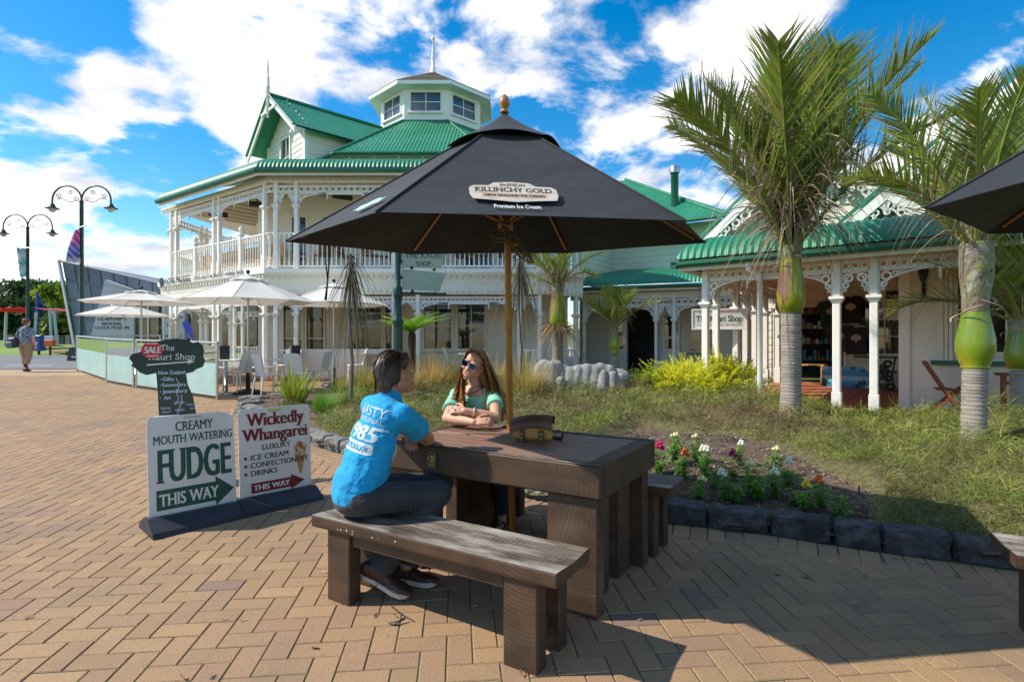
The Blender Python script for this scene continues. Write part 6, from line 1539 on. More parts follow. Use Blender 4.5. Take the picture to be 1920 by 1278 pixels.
def fold(c, c2, name, rough=.85, st=.8): return mat(name, c, rough, noise=((5, 4, c2, .45, .66),), bump=((7, st, .06), (16, st * .6, .02), (400, .15, .001)), sheen=.1)
M_BLUE = fold((.0, .34, .68), (.0, .29, .60), 'blue_cotton'); M_MINT = fold((.28, .74, .56), (.24, .66, .50), 'mint_cotton'); M_CHAR = fold((.038, .039, .043), (.028, .029, .032), 'charcoal_denim'); M_JEAN = fold((.025, .04, .085), (.018, .028, .06), 'dark_denim')
M_PRINT = mat('pale_shirt_print', (.55, .68, .72), .85)
M_HAIRM = mat('dark_brown_hair', (.045, .025, .015), .45, spec=.5); M_HAIRW = mat('auburn_hair', (.26, .115, .038), .42, spec=.5)
M_SHOE = mat('brown_shoe_leather', (.05, .02, .013), .45, bump=((60, .3, .004),)); M_SOLE = mat('pale_rubber', (.52, .50, .44), .7); M_SOLED = mat('dark_rubber', (.06, .06, .055), .7)
def headframe(c, fwd, up):
    f = Vector(fwd).normalized(); u = Vector(up); u = (u - f * u.dot(f)).normalized(); x = f.cross(u)
    m = Matrix((x, f, u)).transposed().to_4x4(); m.translation = Vector(c); return m
def head(P_, HM, s=1.0, fem=False):
    def e(c, r): P_.ell(HM @ (Vector(c) * s), tuple(q * s for q in r), HM.to_3x3().to_4x4())
    def c(a, b, r0, r1): P_.cap(HM @ (Vector(a) * s), HM @ (Vector(b) * s), r0 * s, r1 * s)
    e((0, -.014, .032), (.075, .094, .084)); e((0, .028, -.025), (.061 if not fem else .057, .066, .088)); e((0, .036, -.082), (.047 if not fem else .041, .052, .038)); e((0, .074, -.104), (.022, .020, .017))
    c((0, .088, .012), (0, .108, -.030), .008, .012); e((0, .106, -.034), (.017, .012, .010))
    for sg in (-1, 1):
        e((sg * .028, .080, .024), (.026, .014, .010)); e((sg * .037, .066, -.030), (.024, .022, .022)); e((sg * .076, -.004, -.012), (.009, .022, .033)); e((sg * .012, .088, -.066), (.014, .012, .006)); e((sg * .012, .087, -.078), (.013, .012, .007)); e((sg * .058, .0, -.06), (.018, .035, .04))
def hand(P_, w_, d, pn, thumb, curl=.5, s=1.0, spread=.5):
    """wrist, direction of the fingers, back-of-hand normal, side the thumb leaves on"""
    d = Vector(d).normalized(); n_ = Vector(pn); n_ = (n_ - d * n_.dot(d)).normalized(); t = Vector(thumb); t = (t - d * t.dot(d) - n_ * t.dot(n_)).normalized(); w_ = Vector(w_)
    R = Matrix((d, t, n_)).transposed().to_4x4(); P_.ell(w_ + d * .045 * s, (.050 * s, .038 * s, .015 * s), R)
    for k, (l, off) in enumerate(((.078, .028), (.086, .0095), (.080, -.009), (.062, -.027))):
        p = w_ + d * .083 * s + t * off * s; a = curl * (.25 + .12 * k); fd = (d + t * off * spread * 4).normalized(); r = .0092 * s
        P_.cap(w_ + d * .03 * s + t * off * .8 * s, p, .011 * s, r)
        for q, f in enumerate((.45, .32, .25)):
            dd = fd * math.cos(a) - n_ * math.sin(a); p2 = p + dd * l * f * s; P_.cap(p, p2, r, r * .92); p = p2; r *= .92; a += curl * (.95 if q == 0 else .75)
    p = w_ + d * .02 * s + t * .028 * s; dd = (d * .62 + t * .78 - n_ * .15 * curl).normalized()
    for f, r in ((.036, .0125), (.032, .0105), (.026, .009)):
        p2 = p + dd * f * s; P_.cap(p, p2, r * s, r * .9 * s); p = p2; dd = (dd + d * .35 - t * .30 * curl - n_ * .25 * curl).normalized()
def strands(par, paths, widths, c0, c1, mt, name='hair_strands'):
    """locks of hair as flat ribbons along given paths (n, k, 3)"""
    paths = np.asarray(paths); n, k, _ = paths.shape; T = np.gradient(paths, axis=1); T /= np.linalg.norm(T, axis=2, keepdims=True) + 1e-9
    rad = paths - paths.mean(axis=(0, 1), keepdims=True); rad[..., 2] *= .2; rad /= np.linalg.norm(rad, axis=2, keepdims=True) + 1e-6; sd = np.cross(T, rad + RNG.normal(size=(n, 1, 3)) * .28); sd /= np.linalg.norm(sd, axis=2, keepdims=True) + 1e-9; t = np.linspace(0, 1, k)[None, :, None]
    wd = np.asarray(widths)[:, None, None] * (1.0 - .75 * t ** 3); V = np.stack([paths - sd * wd / 2, paths + sd * wd / 2], 2); m_ = RNG.random((n, 1, 1))
    C = (np.array(c0) * (1 - t) + np.array(c1) * t) * (.75 + .5 * m_); C = np.repeat(C[:, :, None, :], 2, 2); idx = np.arange(n * k * 2).reshape(n, k, 2)
    Q = np.stack([idx[:, :-1, 0], idx[:, :-1, 1], idx[:, 1:, 1], idx[:, 1:, 0]], -1).reshape(-1, 4)
    return np_mesh(name, V.reshape(-1, 3), Q, mt, par, cols=C.reshape(-1, 3), smooth=True, world=True, kind='stuff')
M_STRAND = mat('hair_locks', (0, 0, 0), .38, attr='col', spec=.6)
def bez(pts, k=10):
    pts = [np.array(tuple(p), float) for p in pts]; out = []
    for t in np.linspace(0, 1, k):
        q = pts[:]
        while len(q) > 1: q = [a * (1 - t) + b * t for a, b in zip(q, q[1:])]
        out.append(q[0])
    return out

# ---------------------------------------------------------------- the man on the near bench
man = thing('person', 'man in a bright blue printed t-shirt sitting on the near bench, seen from behind', 'person', (-.85, 3.05, gz(3.05)))
f = Vector((.80, .60, 0)); r_ = Vector((.60, -.80, 0))
pel = Vector((-.852, 3.06, .635)); che = Vector((-.775, 3.11, .91)); upc = Vector((-.725, 3.15, 1.07)); nk = Vector((-.695, 3.17, 1.175)); hc = Vector((-.665, 3.19, 1.302))
shR, shL = Vector((-.605, 3.055, 1.075)), Vector((-.835, 3.31, 1.095)); elR, elL = Vector((-.505, 3.33, .895)), Vector((-.69, 3.64, .895)); wrR, wrL = Vector((-.615, 3.535, .905)), Vector((-.625, 3.47, .885))
hipR, hipL = pel + r_ * .095, pel - r_ * .095; knR, knL = Vector((-.405, 3.13, .625)), Vector((-.42, 3.36, .625)); anR, anL = Vector((-.725, 3.045, .235)), Vector((-.605, 3.21, .195))
B = Prims(); HMm = headframe(hc, (.74, .67, .02), (-.04, 0, 1)); head(B, HMm, 1.03)
B.cap(nk + Vector((0, 0, -.02)), hc + Vector((-.01, -.005, -.07)), .060, .055).chain([pel, che, upc], [.10, .09, .085])
B.cap(upc, shR, .06, .05).cap(upc, shL, .06, .05)
B.chain([shR, shR.lerp(elR, .45), elR], [.056, .050, .041]).chain([elR, elR.lerp(wrR, .35), wrR], [.043, .045, .028]).chain([shL, elL], [.056, .042]).chain([elL, elL.lerp(wrL, .4), wrL], [.043, .043, .028])
hand(B, wrR, (-.25, .75, .10), (.1, -.1, 1), (-.9, -.3, .2), .6); hand(B, wrL, (.15, -.95, -.12), (-.1, .1, 1), (.9, .2, 0), .55)
B.chain([hipR, knR, anR], [.085, .06, .042]).chain([hipL, knL, anL], [.085, .06, .042]); B.done('body', M_SKINM, man, .0055, 3)
S = Prims(); RT = Matrix((r_, f, Vector((0, 0, 1)))).transposed().to_4x4()
for c, rr in ((pel + Vector((0, .0, .055)), (.174, .128, .14)), (pel.lerp(che, .3), (.172, .126, .17)), (pel.lerp(che, .6), (.172, .126, .17)), (che, (.172, .122, .16)), (upc - Vector((0, 0, .02)), (.178, .115, .13)), (upc + Vector((0, 0, .035)), (.13, .088, .085))): S.ell(c, rr, RT)
S.ell(pel + Vector((0, 0, .02)), (.174, .133, .13), RT).cap(upc + Vector((0, 0, .01)), shR, .09, .064).cap(upc + Vector((0, 0, .01)), shL, .09, .064).cap(nk - Vector((0, 0, .055)), nk - Vector((.002, .002, .012)), .078, .070)
S.cone(shR - (elR - shR) * .05, shR.lerp(elR, .60), .066, .078).cap(shR, shR, .066, .066).cone(shL, shL.lerp(elL, .56), .066, .078).cap(shL, shL, .066, .066)
S.done('tshirt', M_BLUE, man, .008, 5)
T = Prims(); T.ell(pel + Vector((0, 0, -.03)), (.166, .124, .08), RT); T.chain([hipR, hipR.lerp(knR, .5), knR, knR.lerp(anR, .45), anR + (knR - anR) * .12], [.093, .082, .070, .064, .062]).chain([hipL, hipL.lerp(knL, .5), knL, knL.lerp(anL, .45), anL + (knL - anL) * .12], [.093, .082, .070, .064, .062])
T.cone(anR + (knR - anR) * .25, anR + (knR - anR) * .0, .066, .072).cone(anL + (knL - anL) * .25, anL + (knL - anL) * .0, .066, .072)
T.done('trousers', M_CHAR, man, .008, 4)
def shoe(par, heel, toe, up, s=1.0, side=None):
    heel, toe = Vector(heel), Vector(toe); d = (toe - heel).normalized(); u = Vector(up); u = (u - d * u.dot(d)).normalized(); x = d.cross(u); M_ = Matrix((d, x, u)).transposed().to_4x4(); M_.translation = heel; L_ = (toe - heel).length
    out = [(0, .0), (.02, .030), (.12, .036), (.30, .032), (.52, .040), (.72, .050), (.88, .044), (.97, .024), (1, 0), (.97, -.026), (.88, -.046), (.72, -.048), (.52, -.036), (.30, -.031), (.12, -.036), (.02, -.030)]
    poly = [(a * L_, b * 1.05) for a, b in out]
    m = MB(); m.prism(poly, .004, .030, M_); so_ = m.build('sole', M_SOLE, par, world=True); m = MB(); m.prism([(a * L_, b * .97) for a, b in out], 0, .0045, M_); m.build('tread', M_SOLED, so_, world=True)
    m = MB(); m.add([(L_ * a, .012 * b, -.0008) for a, b in ((.10, -1), (.30, -1), (.30, 1), (.10, 1))], [(3, 2, 1, 0)], M_); m.build('sole_badge', M_SOLE, so_, world=True)
    U_ = Prims()
    for a, w_, h in ((.10, .036, .075), (.22, .036, .085), (.36, .035, .075), (.50, .038, .058), (.64, .043, .044), (.78, .043, .036), (.89, .034, .030)): U_.ell(M_ @ Vector((a * L_, 0, .022 + h * .42)), (.052, w_ * 1.03, h * .62), M_.to_3x3().to_4x4())
    U_.done('shoe', M_SHOE, par, .006, 3)
    m = MB()
    for k in range(5): a = .40 + .07 * k; m.tube([M_ @ Vector((a * L_, -.024, .085 - .011 * k)), M_ @ Vector(((a + .015) * L_, 0, .098 - .012 * k)), M_ @ Vector((a * L_, .024, .085 - .011 * k))], .0035, 5)
    m.tube([M_ @ Vector((.42 * L_, .03, .085)), M_ @ Vector((.45 * L_, .055, .06)), M_ @ Vector((.40 * L_, .06, .03))], .003, 5); m.build('laces', mat('lace', (.12, .055, .04), .8), par, world=True)
gR = gz(3.03)
shoe(man, (-.83, 3.07, gR + .115), (-.555, 3.01, gR + .016), (.22, -.32, .93)); shoe(man, (-.70, 3.235, gR + .012), (-.43, 3.165, gR + .008), (0, 0, 1))
# hair of the man: a cap with shaggy locks down to the collar
Hh = Prims()
def hl(c, r): Hh.ell(HMm @ Vector(c), r, HMm.to_3x3().to_4x4())
hl((0, -.022, .042), (.084, .100, .086)); hl((0, -.062, -.01), (.074, .060, .085)); hl((0, .030, .096), (.058, .050, .024)); hl((0, -.075, -.075), (.058, .038, .05))
for sg in (-1, 1): hl((sg * .068, -.045, -.005), (.022, .045, .06)); hl((sg * .068, .0, .05), (.016, .035, .04))
Hh.done('hair', M_HAIRM, man, .007, 3)
ps = []; wd = []
for k in range(1500):
    th, ph = RNG.uniform(0, 2 * PI), np.arccos(RNG.uniform(-.35, 1)); n_ = Vector((math.sin(ph) * math.cos(th), math.sin(ph) * math.sin(th), math.cos(ph)))
    if n_.y > .15 and n_.z < .72: continue
    b = Vector((n_.x * .082, n_.y * .100 - .02, n_.z * .090 + .035)); 
    if abs(n_.x) > .75 and n_.y > -.25 and n_.z < .1: continue
    fl = Vector((n_.x * .3, (-.5 if n_.y < .4 else .55) * (.3 + n_.z), -.85)); fl = (fl - n_ * fl.dot(n_)).normalized(); L_ = random.uniform(.04, .085); c = b + n_ * .005 + fl * L_ * .5; e = b + fl * L_ - n_ * random.uniform(0, .010) + Vector((0, 0, -.012))
    ps.append(bez([HMm @ b, HMm @ c, HMm @ e], 6)); wd.append(random.uniform(.003, .006))
for k in range(170):
    a = random.uniform(-1.35, 1.35); b = Vector((math.sin(a) * .07, -.055 - .045 * math.cos(a), -.02 + random.uniform(-.04, .05))); e = b + Vector((math.sin(a) * .012, -.012, -.055 - random.uniform(0, .025)))
    ps.append(bez([HMm @ b, HMm @ (b.lerp(e, .5) + Vector((0, -.02, 0))), HMm @ e], 6)); wd.append(random.uniform(.003, .007))
strands(man, ps, wd, (.030, .016, .010), (.095, .055, .035), M_STRAND)
for sg in (-1, 1):
    m = MB(); m.sphere(tuple(HMm @ Vector((sg * .031, .073, .005))), .0105, 10, 8); m.build('eye', M_WHITE, man, world=True)

# ---------------------------------------------------------------- the woman across the table
wom = thing('person', 'smiling woman with long auburn hair in a mint top leaning on the table', 'person', (-.2, 4.42, gz(4.42)))
f = Vector((-.522, -.853, 0)); r_ = Vector((-.853, .522, 0)); RTw = Matrix((r_, f, Vector((0, 0, 1)))).transposed().to_4x4()
pel = Vector((-.205, 4.45, .66)); che = Vector((-.265, 4.36, .93)); upc = Vector((-.285, 4.335, 1.065)); nk = Vector((-.285, 4.33, 1.155)); hc = P(888.5, 681, 4.27)
shR, shL = Vector((-.430, 4.35, 1.055)), Vector((-.135, 4.25, 1.06)); elR, elL = Vector((-.468, 4.03, .925)), Vector((-.115, 3.99, .93)); wrR, wrL = Vector((-.265, 3.875, .915)), Vector((-.335, 3.95, .985))
B = Prims(); HMw = headframe(hc, (-.30, -.94, -.13), (.38, -.14, .92)); head(B, HMw, 1.03, True)
B.cap(nk - Vector((0, 0, .03)), hc + HMw.to_3x3() @ Vector((0, -.02, -.07)), .050, .046).chain([pel, che, upc], [.10, .085, .08]).ell(upc + f * .03 + Vector((0, 0, .005)), (.115, .055, .075), RTw)
B.cap(upc, shR, .055, .045).cap(upc, shL, .055, .045).chain([shR, elR], [.045, .038]).chain([elR, elR.lerp(wrR, .35), wrR], [.039, .039, .025]).chain([shL, elL], [.047, .038]).chain([elL, elL.lerp(wrL, .35), wrL], [.039, .039, .025])
hand(B, wrR, (.85, -.10, .12), (.1, -.6, .8), (.2, .5, .8), .7, .93); hand(B, wrL, (-.92, .18, .10), (.0, -.75, .65), (0, .5, .8), 1.05, .93)
knR, knL = Vector((-.235, 4.06, .60)), Vector((-.075, 4.02, .60)); anR, anL = Vector((-.20, 4.20, .24)), Vector((-.075, 4.14, .215)); hipR, hipL = pel + r_ * .09 - Vector((0, 0, .02)), pel - r_ * .09 - Vector((0, 0, .02))
B.chain([hipR, knR, anR], [.08, .052, .033]).chain([hipL, knL, anL], [.08, .052, .033])
for an, to in ((anR, Vector((-.245, 4.07, .125))), (anL, Vector((-.10, 4.0, .122)))):
    B.cap(an, an + Vector((0, 0, -.075)), .033, .034).cap(an + Vector((0, .02, -.085)), an.lerp(to, .6) + Vector((0, 0, -.025)), .032, .03).cap(an.lerp(to, .5) + Vector((0, 0, -.03)), to + Vector((0, 0, .008)), .032, .022)
    for k in range(5): q = to + Vector((-.03 + .015 * k, -.005 + .006 * k, 0)); B.cap(q, q + (to - an).normalized() * Vector((1, 1, 0)).length * .022, .009, .007)
B.done('body', M_SKINW, wom, .005, 3)
S = Prims()
for c, rr in ((pel + Vector((0, 0, .02)), (.165, .125, .12)), (pel.lerp(che, .5), (.15, .112, .16)), (che, (.160, .118, .12)), (upc - Vector((0, -.01, .035)), (.165, .098, .075))): S.ell(c, rr, RTw)
for sg in (-1, 1): S.ell(che + f * .075 + r_ * sg * .07 + Vector((0, 0, .015)), (.072, .062, .068), RTw)
S.cap(upc + r_ * .11 + Vector((0, .02, .012)), shR, .055, .062).cap(upc - r_ * .11 + Vector((0, .02, .012)), shL, .055, .062).cone(shR, shR.lerp(elR, .66), .054, .066).cone(shL, shL.lerp(elL, .5), .054, .064).cap(shR, shR, .053, .053).cap(shL, shL, .053, .053)
S.done('top', M_MINT, wom, .007, 4)
T = Prims(); T.ell(pel - Vector((0, 0, .05)), (.17, .13, .09), RTw); T.chain([hipR, knR, anR + (knR - anR) * .08], [.095, .066, .050]).chain([hipL, knL, anL + (knL - anL) * .08], [.095, .066, .050])
for kn, an in ((knR, anR), (knL, anL)): T.cone(an + (kn - an) * .16, an, .056, .057)
T.done('jeans', M_JEAN, wom, .008, 3)
for an, to in ((anR, Vector((-.245, 4.07, .125))), (anL, Vector((-.10, 4.0, .122)))):
    d = (to - an); d.z = 0; d.normalize(); x = Vector((-d.y, d.x, 0)); M_ = Matrix((d, x, Vector((0, 0, 1)))).transposed().to_4x4(); M_.translation = Vector((an.x, an.y, gz(an.y) + .002)) - d * .05
    m = MB(); m.prism([(a * .245, b * .9) for a, b in ((0, 0), (.03, .03), (.3, .03), (.7, .044), (.95, .03), (1, 0), (.95, -.03), (.7, -.044), (.3, -.03), (.03, -.03))], 0, .018, M_); fo = m.build('sandal', mat('sandal_rubber', (.035, .04, .06), .7), wom, world=True)
    m = MB(); tz = .045
    for sg in (-1, 1): m.tube([M_ @ Vector((.10, sg * .034, .018)), M_ @ Vector((.145, sg * .028, .055)), M_ @ Vector((.20, 0, .040))], .006, 6)
    m.build('strap', mat('sandal_strap', (.02, .05, .09), .5), fo, world=True)
# mouth
m = MB(); sc = 1.03
def mo(a, b, y=.097): return tuple(HMw @ (Vector((a * .034, y - .5 * (a * .034) ** 2 / .055, -.066 + b * 1.5)) * sc))
m.grid(lambda a, b: mo(2 * a - 1, -.013 * (1 - (2 * a - 1) ** 2) * b + .006 * (2 * a - 1) ** 2, .099), 10, 4); tm = m.build('teeth', mat('teeth', (.80, .77, .70), .3), wom, world=True)
m = MB(); m.tube([mo(q, .0015 + .006 * q * q, .100) for q in np.linspace(-1, 1, 11)], [.0012 + .0025 * (1 - q * q) for q in np.linspace(-1, 1, 11)], 6); m.tube([mo(q, -.0145 * (1 - q * q) + .006 * q * q, .098) for q in np.linspace(-1, 1, 11)], [.0012 + .0038 * (1 - q * q) for q in np.linspace(-1, 1, 11)], 6); m.build('lips', mat('lips', (.50, .11, .10), .35), wom, world=True)
# hair
Hh = Prims()
def hl(c, r): Hh.ell(HMw @ Vector(c), r, HMw.to_3x3().to_4x4())
hl((0, -.03, .043), (.082, .098, .078)); hl((0, -.075, -.03), (.080, .055, .10)); hl((.078, -.035, -.02), (.024, .05, .085)); hl((-.078, -.035, -.02), (.024, .05, .085))
Hh.chain([HMw @ Vector((-.09, -.045, -.05)), P(922, 730, 4.33), P(934, 765, 4.28), P(940, 785, 4.26)], [.05, .062, .052, .02]).chain([HMw @ Vector((0, -.09, -.06)), Vector((-.22, 4.46, 1.05)), Vector((-.20, 4.48, .90))], [.07, .085, .05])
Hh.done('hair', M_HAIRW, wom, .008, 3)
ps = []; wd = []; up0 = HMw.to_3x3()
for k in range(950):
    left = k % 3 == 0      # her right side, picture left: fewer locks over the shoulder
    t = random.random(); sg = 1 if left else -1      # head x is her right
    rootl = Vector((sg * random.uniform(.002, .05), .07 - .15 * t, .118 - .05 * t * t - .02 * random.random()))
    ear = Vector((sg * (.092 + random.uniform(-.01, .014)), .015 - .09 * t + random.uniform(-.01, .01), .0 + random.uniform(-.03, .03)))
    if left: end = P(random.uniform(838, 872), random.uniform(745, 792), random.uniform(4.12, 4.3)); midp = P(random.uniform(856, 876), random.uniform(716, 735), 4.2)
    else: end = P(random.uniform(905, 953), random.uniform(752, 790), random.uniform(4.14, 4.34)); midp = P(random.uniform(910, 950), random.uniform(715, 740), random.uniform(4.18, 4.36))
    a_, b_ = HMw @ rootl, HMw @ ear; wv = Vector((random.uniform(-.03, .03), random.uniform(-.03, .03), 0))
    ps.append(bez([a_, HMw @ Vector((ear.x * 1.05, ear.y * .5 + .02, .085)), b_, midp + wv, midp.lerp(end, .5) - wv, end], 16)); wd.append(random.uniform(.006, .015))
strands(wom, ps, wd, (.26, .09, .028), (.52, .25, .075), M_STRAND)
# necklace, bracelet, ring
m = MB(); c0 = nk + Vector((0, 0, -.02))
for k in range(26):
    a = -1.9 + 3.8 * k / 25; p = nk + f * (.068 * math.cos(a) + .028) + r_ * (.078 * math.sin(a)) + Vector((0, 0, -.030 - .045 * math.cos(a))); m.sphere(tuple(p), .0058 if k % 2 else .0045, 6, 4)
nk_ = m.build('necklace', mat('dark_beads', (.05, .055, .05), .3), wom, world=True); nk_['kind'] = 'stuff'
M_BNG = mat('wood_bangle', (.55, .36, .20), .5)
wc = elL.lerp(wrL, .72); wdir = (wrL - elL).normalized(); m = MB(); Mb = tr(wc) @ align(wdir); m.tube([Mb @ Vector((.037 * math.cos(a), .034 * math.sin(a), 0)) for a in np.linspace(0, 2 * PI, 20)], .006, 7, cap=False); m.build('bracelet', M_BNG, wom, world=True)
for w_, d in ((wrL, Vector((-.92, .18, .10))), (wrR, Vector((.85, -.1, .12)))): p = w_ + d.normalized() * .088 + Vector((0, -.018, .014)); m = MB(); m.sphere(tuple(p), (.009, .007, .009), 8, 6); m.build('ring_stone', mat('turquoise', (.25, .55, .50), .3), wom, world=True)
# sunglasses
sg_ = thing('sunglasses', 'blue-framed dark sunglasses on the woman\'s face', 'sunglasses', hc)
M_GLB = mat('blue_frame', (.012, .06, .26), .25); M_LENS = mat('dark_lens', (.012, .010, .016), .06, spec=1)
for s in (-1, 1):
    pl_ = [(s * a, b) for a, b in ((.006, .012), (.010, .021), (.050, .024), (.062, .022), (.058, -.006), (.046, -.021), (.022, -.021), (.010, -.010))]
    GMx = HMw @ tr(0, .104, .006) @ rot('X', PI / 2) @ rot('Y', s * .16); k = len(pl_); cx_ = sum(q[0] for q in pl_) / k; cy_ = sum(q[1] for q in pl_) / k; inn = [(cx_ + (a - cx_) * .76, cy_ + (b - cy_) * .72) for a, b in pl_]
    m = MB(); vs = [(a, b, z) for z in (-.003, .004) for a, b in pl_ + inn]; fs = []
    for i in range(k): j = (i + 1) % k; fs += [(i, j, j + k, i + k), (i + 2 * k, i + 3 * k, j + 3 * k, j + 2 * k), (i, i + 2 * k, j + 2 * k, j), (i + k, j + k, j + 3 * k, i + 3 * k)]
    m.add(vs, fs, GMx); m.build('frame', M_GLB, sg_, world=True); m = MB(); m.prism(inn, -.001, .001, GMx); m.build('lens', M_LENS, sg_, world=True)
    m = MB(); m.tube([HMw @ Vector((s * .061, .094, .024)), HMw @ Vector((s * .082, .02, .018)), HMw @ Vector((s * .080, -.02, .006))], .004, 5); m.build('temple', mat('tan_temple', (.45, .25, .06), .4) if s < 0 else M_GLB, sg_, world=True)
m = MB(); m.tube([HMw @ Vector((-.012, .108, .018)), HMw @ Vector((0, .114, .020)), HMw @ Vector((.012, .108, .018))], .0045, 6); m.build('bridge', M_GLB, sg_, world=True)
# a printed bag on the ground behind her feet
M_HAV = mat('pink_print', (.75, .05, .18), .6, noise=((40, 2, (.02, .35, .55), .5, .54), (55, 1, (.03, .03, .04), .56, .6)))
m = MB(); m.prism([(-.045, 0), (.045, 0), (.055, .12), (.045, .22), (.0, .25), (-.045, .22), (-.055, .12)], -.012, .012, tr(G(908, 972)) @ rot('Z', -.4) @ rot('X', PI / 2 - .35)); tag(m.build('printed_pouch', M_HAV, loc=G(908, 972)), 'pink and blue printed pouch standing by the woman\'s feet', 'pouch')

# ---------------------------------------------------------------- the walker, far left
gw = G(48, 697); wk = thing('person', 'woman in cropped khaki trousers walking away across the paving', 'person', gw)
def W(x, y, z): return gw + Vector((x, y, z))
B = Prims(); HMk = headframe(W(.02, .02, 1.60), (.35, .93, 0), (0, 0, 1)); head(B, HMk, .98, True)
B.cap(W(0, 0, 1.38), W(.02, .01, 1.52), .055, .05).chain([W(0, 0, .92), W(-.01, 0, 1.18), W(0, 0, 1.35)], [.15, .13, .13]).cap(W(-.17, 0, 1.36), W(.17, .0, 1.36), .06, .06).chain([W(.20, 0, 1.35), W(.26, -.02, 1.08), W(.275, .04, .86)], [.05, .042, .03]).chain([W(-.20, 0, 1.35), W(-.27, .02, 1.10), W(-.25, .12, .92)], [.05, .042, .03])
hand(B, W(.275, .04, .86), (0, .2, -1), (1, 0, 0), (0, 1, 0), .4); hand(B, W(-.25, .12, .92), (0, .4, -.8), (-1, 0, 0), (0, 1, 0), .4)
B.chain([W(-.09, 0, .9), W(-.09, .06, .5), W(-.03, .0, .09)], [.1, .07, .04]).chain([W(.09, 0, .9), W(.09, .02, .5), W(.10, -.10, .14)], [.1, .07, .04]); B.done('body', M_SKINW, wk, .011, 2)
S = Prims(); S.cone(W(0, 0, .90), W(0, 0, 1.15), .19, .165, 16, .8).cap(W(0, 0, 1.12), W(0, 0, 1.33), .165, .15).cap(W(-.16, 0, 1.36), W(.16, 0, 1.36), .075, .075).cone(W(.17, 0, 1.37), W(.235, -.01, 1.16), .07, .08).cone(W(-.17, 0, 1.37), W(-.235, 0, 1.16), .07, .08)
S.done('blouse', mat('patterned_blouse', (.10, .16, .24), .8, noise=((30, 2, (.5, .6, .68), .53, .57), (45, 2, (.03, .04, .07), .55, .6))), wk, .012, 2)
T = Prims(); T.ell(W(0, 0, .90), (.185, .155, .14)).chain([W(-.09, 0, .88), W(-.09, .06, .52), W(-.06, .03, .30)], [.125, .095, .075]).chain([W(.09, 0, .88), W(.09, .02, .52), W(.095, -.04, .32)], [.125, .095, .075]); T.done('trousers', fold((.36, .26, .16), (.31, .22, .13), 'khaki_cotton'), wk, .012, 2)
Hh = Prims(); Hh.ell(HMk @ Vector((0, -.025, .04)), (.095, .105, .09)).ell(HMk @ Vector((0, -.05, -.02)), (.085, .07, .07)); Hh.done('hair', mat('short_brown_hair', (.15, .08, .035), .6, bump=((60, .8, .01),)), wk, .011, 2)
for a, b in ((W(-.04, -.04, .02), W(-.01, .20, .008)), (W(.10, -.16, .20), W(.11, -.02, .03))):
    Q_ = Prims(); Q_.cap(a + Vector((0, .03, .04)), a.lerp(b, .55) + Vector((0, 0, .035)), .045, .042).cap(a.lerp(b, .5) + Vector((0, 0, .03)), b + Vector((0, -.02, .03)), .042, .03); Q_.done('shoe', M_BLACK, wk, .011, 2)
bk = thing('backpack', 'dark blue backpack slung low on the walking woman\'s left side', 'bag', W(-.2, -.12, .82))
m = MB(); m.box((-.30, -.24, .80), (.0, -.06, 1.14), tr(gw) @ rot('Y', -.12), bev=.06); m.build('bag_body', mat('navy_nylon', (.02, .03, .07), .6), bk, world=True); m = MB(); m.box((-.28, -.30, .80), (-.08, -.23, 1.0), tr(gw) @ rot('Y', -.12), bev=.03); m.build('pocket', mat('grey_green_nylon', (.10, .14, .13), .6), bk, world=True)
m = MB(); m.tube([W(-.13, -.10, 1.14), W(-.15, -.13, 1.38), W(-.12, .06, 1.46), W(-.16, .16, 1.2)], .018, 6, flat=.4); m.tube([W(-.05, -.1, .9), W(.05, -.17, .78)], .012, 5); m.build('strap', M_BLACK, bk, world=True)
Q_ = Prims()
for a, b, r0, r1 in RKP: Q_.cap(wmat(rk) @ Vector(a), wmat(rk) @ Vector(b), r0, r1)
Q_.done('stone_body', M_ROCK, rk, .018, 2)
OUT = remesh_all()
# print on the man's back, laid onto the cloth
from mathutils.bvhtree import BVHTree
ts = OUT[(man.name, 'tshirt')][0]; Mw = wmat(man); bv = BVHTree.FromPolygons([tuple(Mw @ v.co) for v in ts.data.vertices], [tuple(p.vertices) for p in ts.data.polygons])
def on_shirt(mb, name, mt, C, X, Y, parent=man):
    X = Vector(X).normalized(); Y = Vector(Y); Y = (Y - X * Y.dot(X)).normalized(); Z = X.cross(Y); out = []; good = []
    for (a, b, c) in mb.v:
        o_ = Vector(C) + X * a + Y * b + Z * .3; h = bv.ray_cast(o_, -Z, .7)
        good.append(h[0] is not None); out.append(tuple((h[0] + h[1] * (.0022 + c)) if h[0] else o_))
    q = MB(); q.add(out, [f for f in mb.f if all(good[i] for i in f)]); q.build(name, mt, parent, world=True, kind='stuff')
def sub(mb, s_=.012):      # break long faces so that they follow the cloth
    import bmesh
    me = mb.mesh('t', mt_tmp); bm = bmesh.new(); bm.from_mesh(me); bmesh.ops.triangulate(bm, faces=bm.faces)
    for _ in range(3):
        es = [e for e in bm.edges if e.calc_length() > s_]
        if es: bmesh.ops.subdivide_edges(bm, edges=es, cuts=1)
    bmesh.ops.triangulate(bm, faces=bm.faces); r = MB(); r.add([tuple(v.co) for v in bm.verts], [tuple(v.index for v in f.verts) for f in bm.faces]); bm.free(); bpy.data.meshes.remove(me); return r
mt_tmp = M_PRINT
BX, BY = (.66, -.74, -.10), (.22, .10, 1); BC = Vector((-.79, 3.03, 1.03))
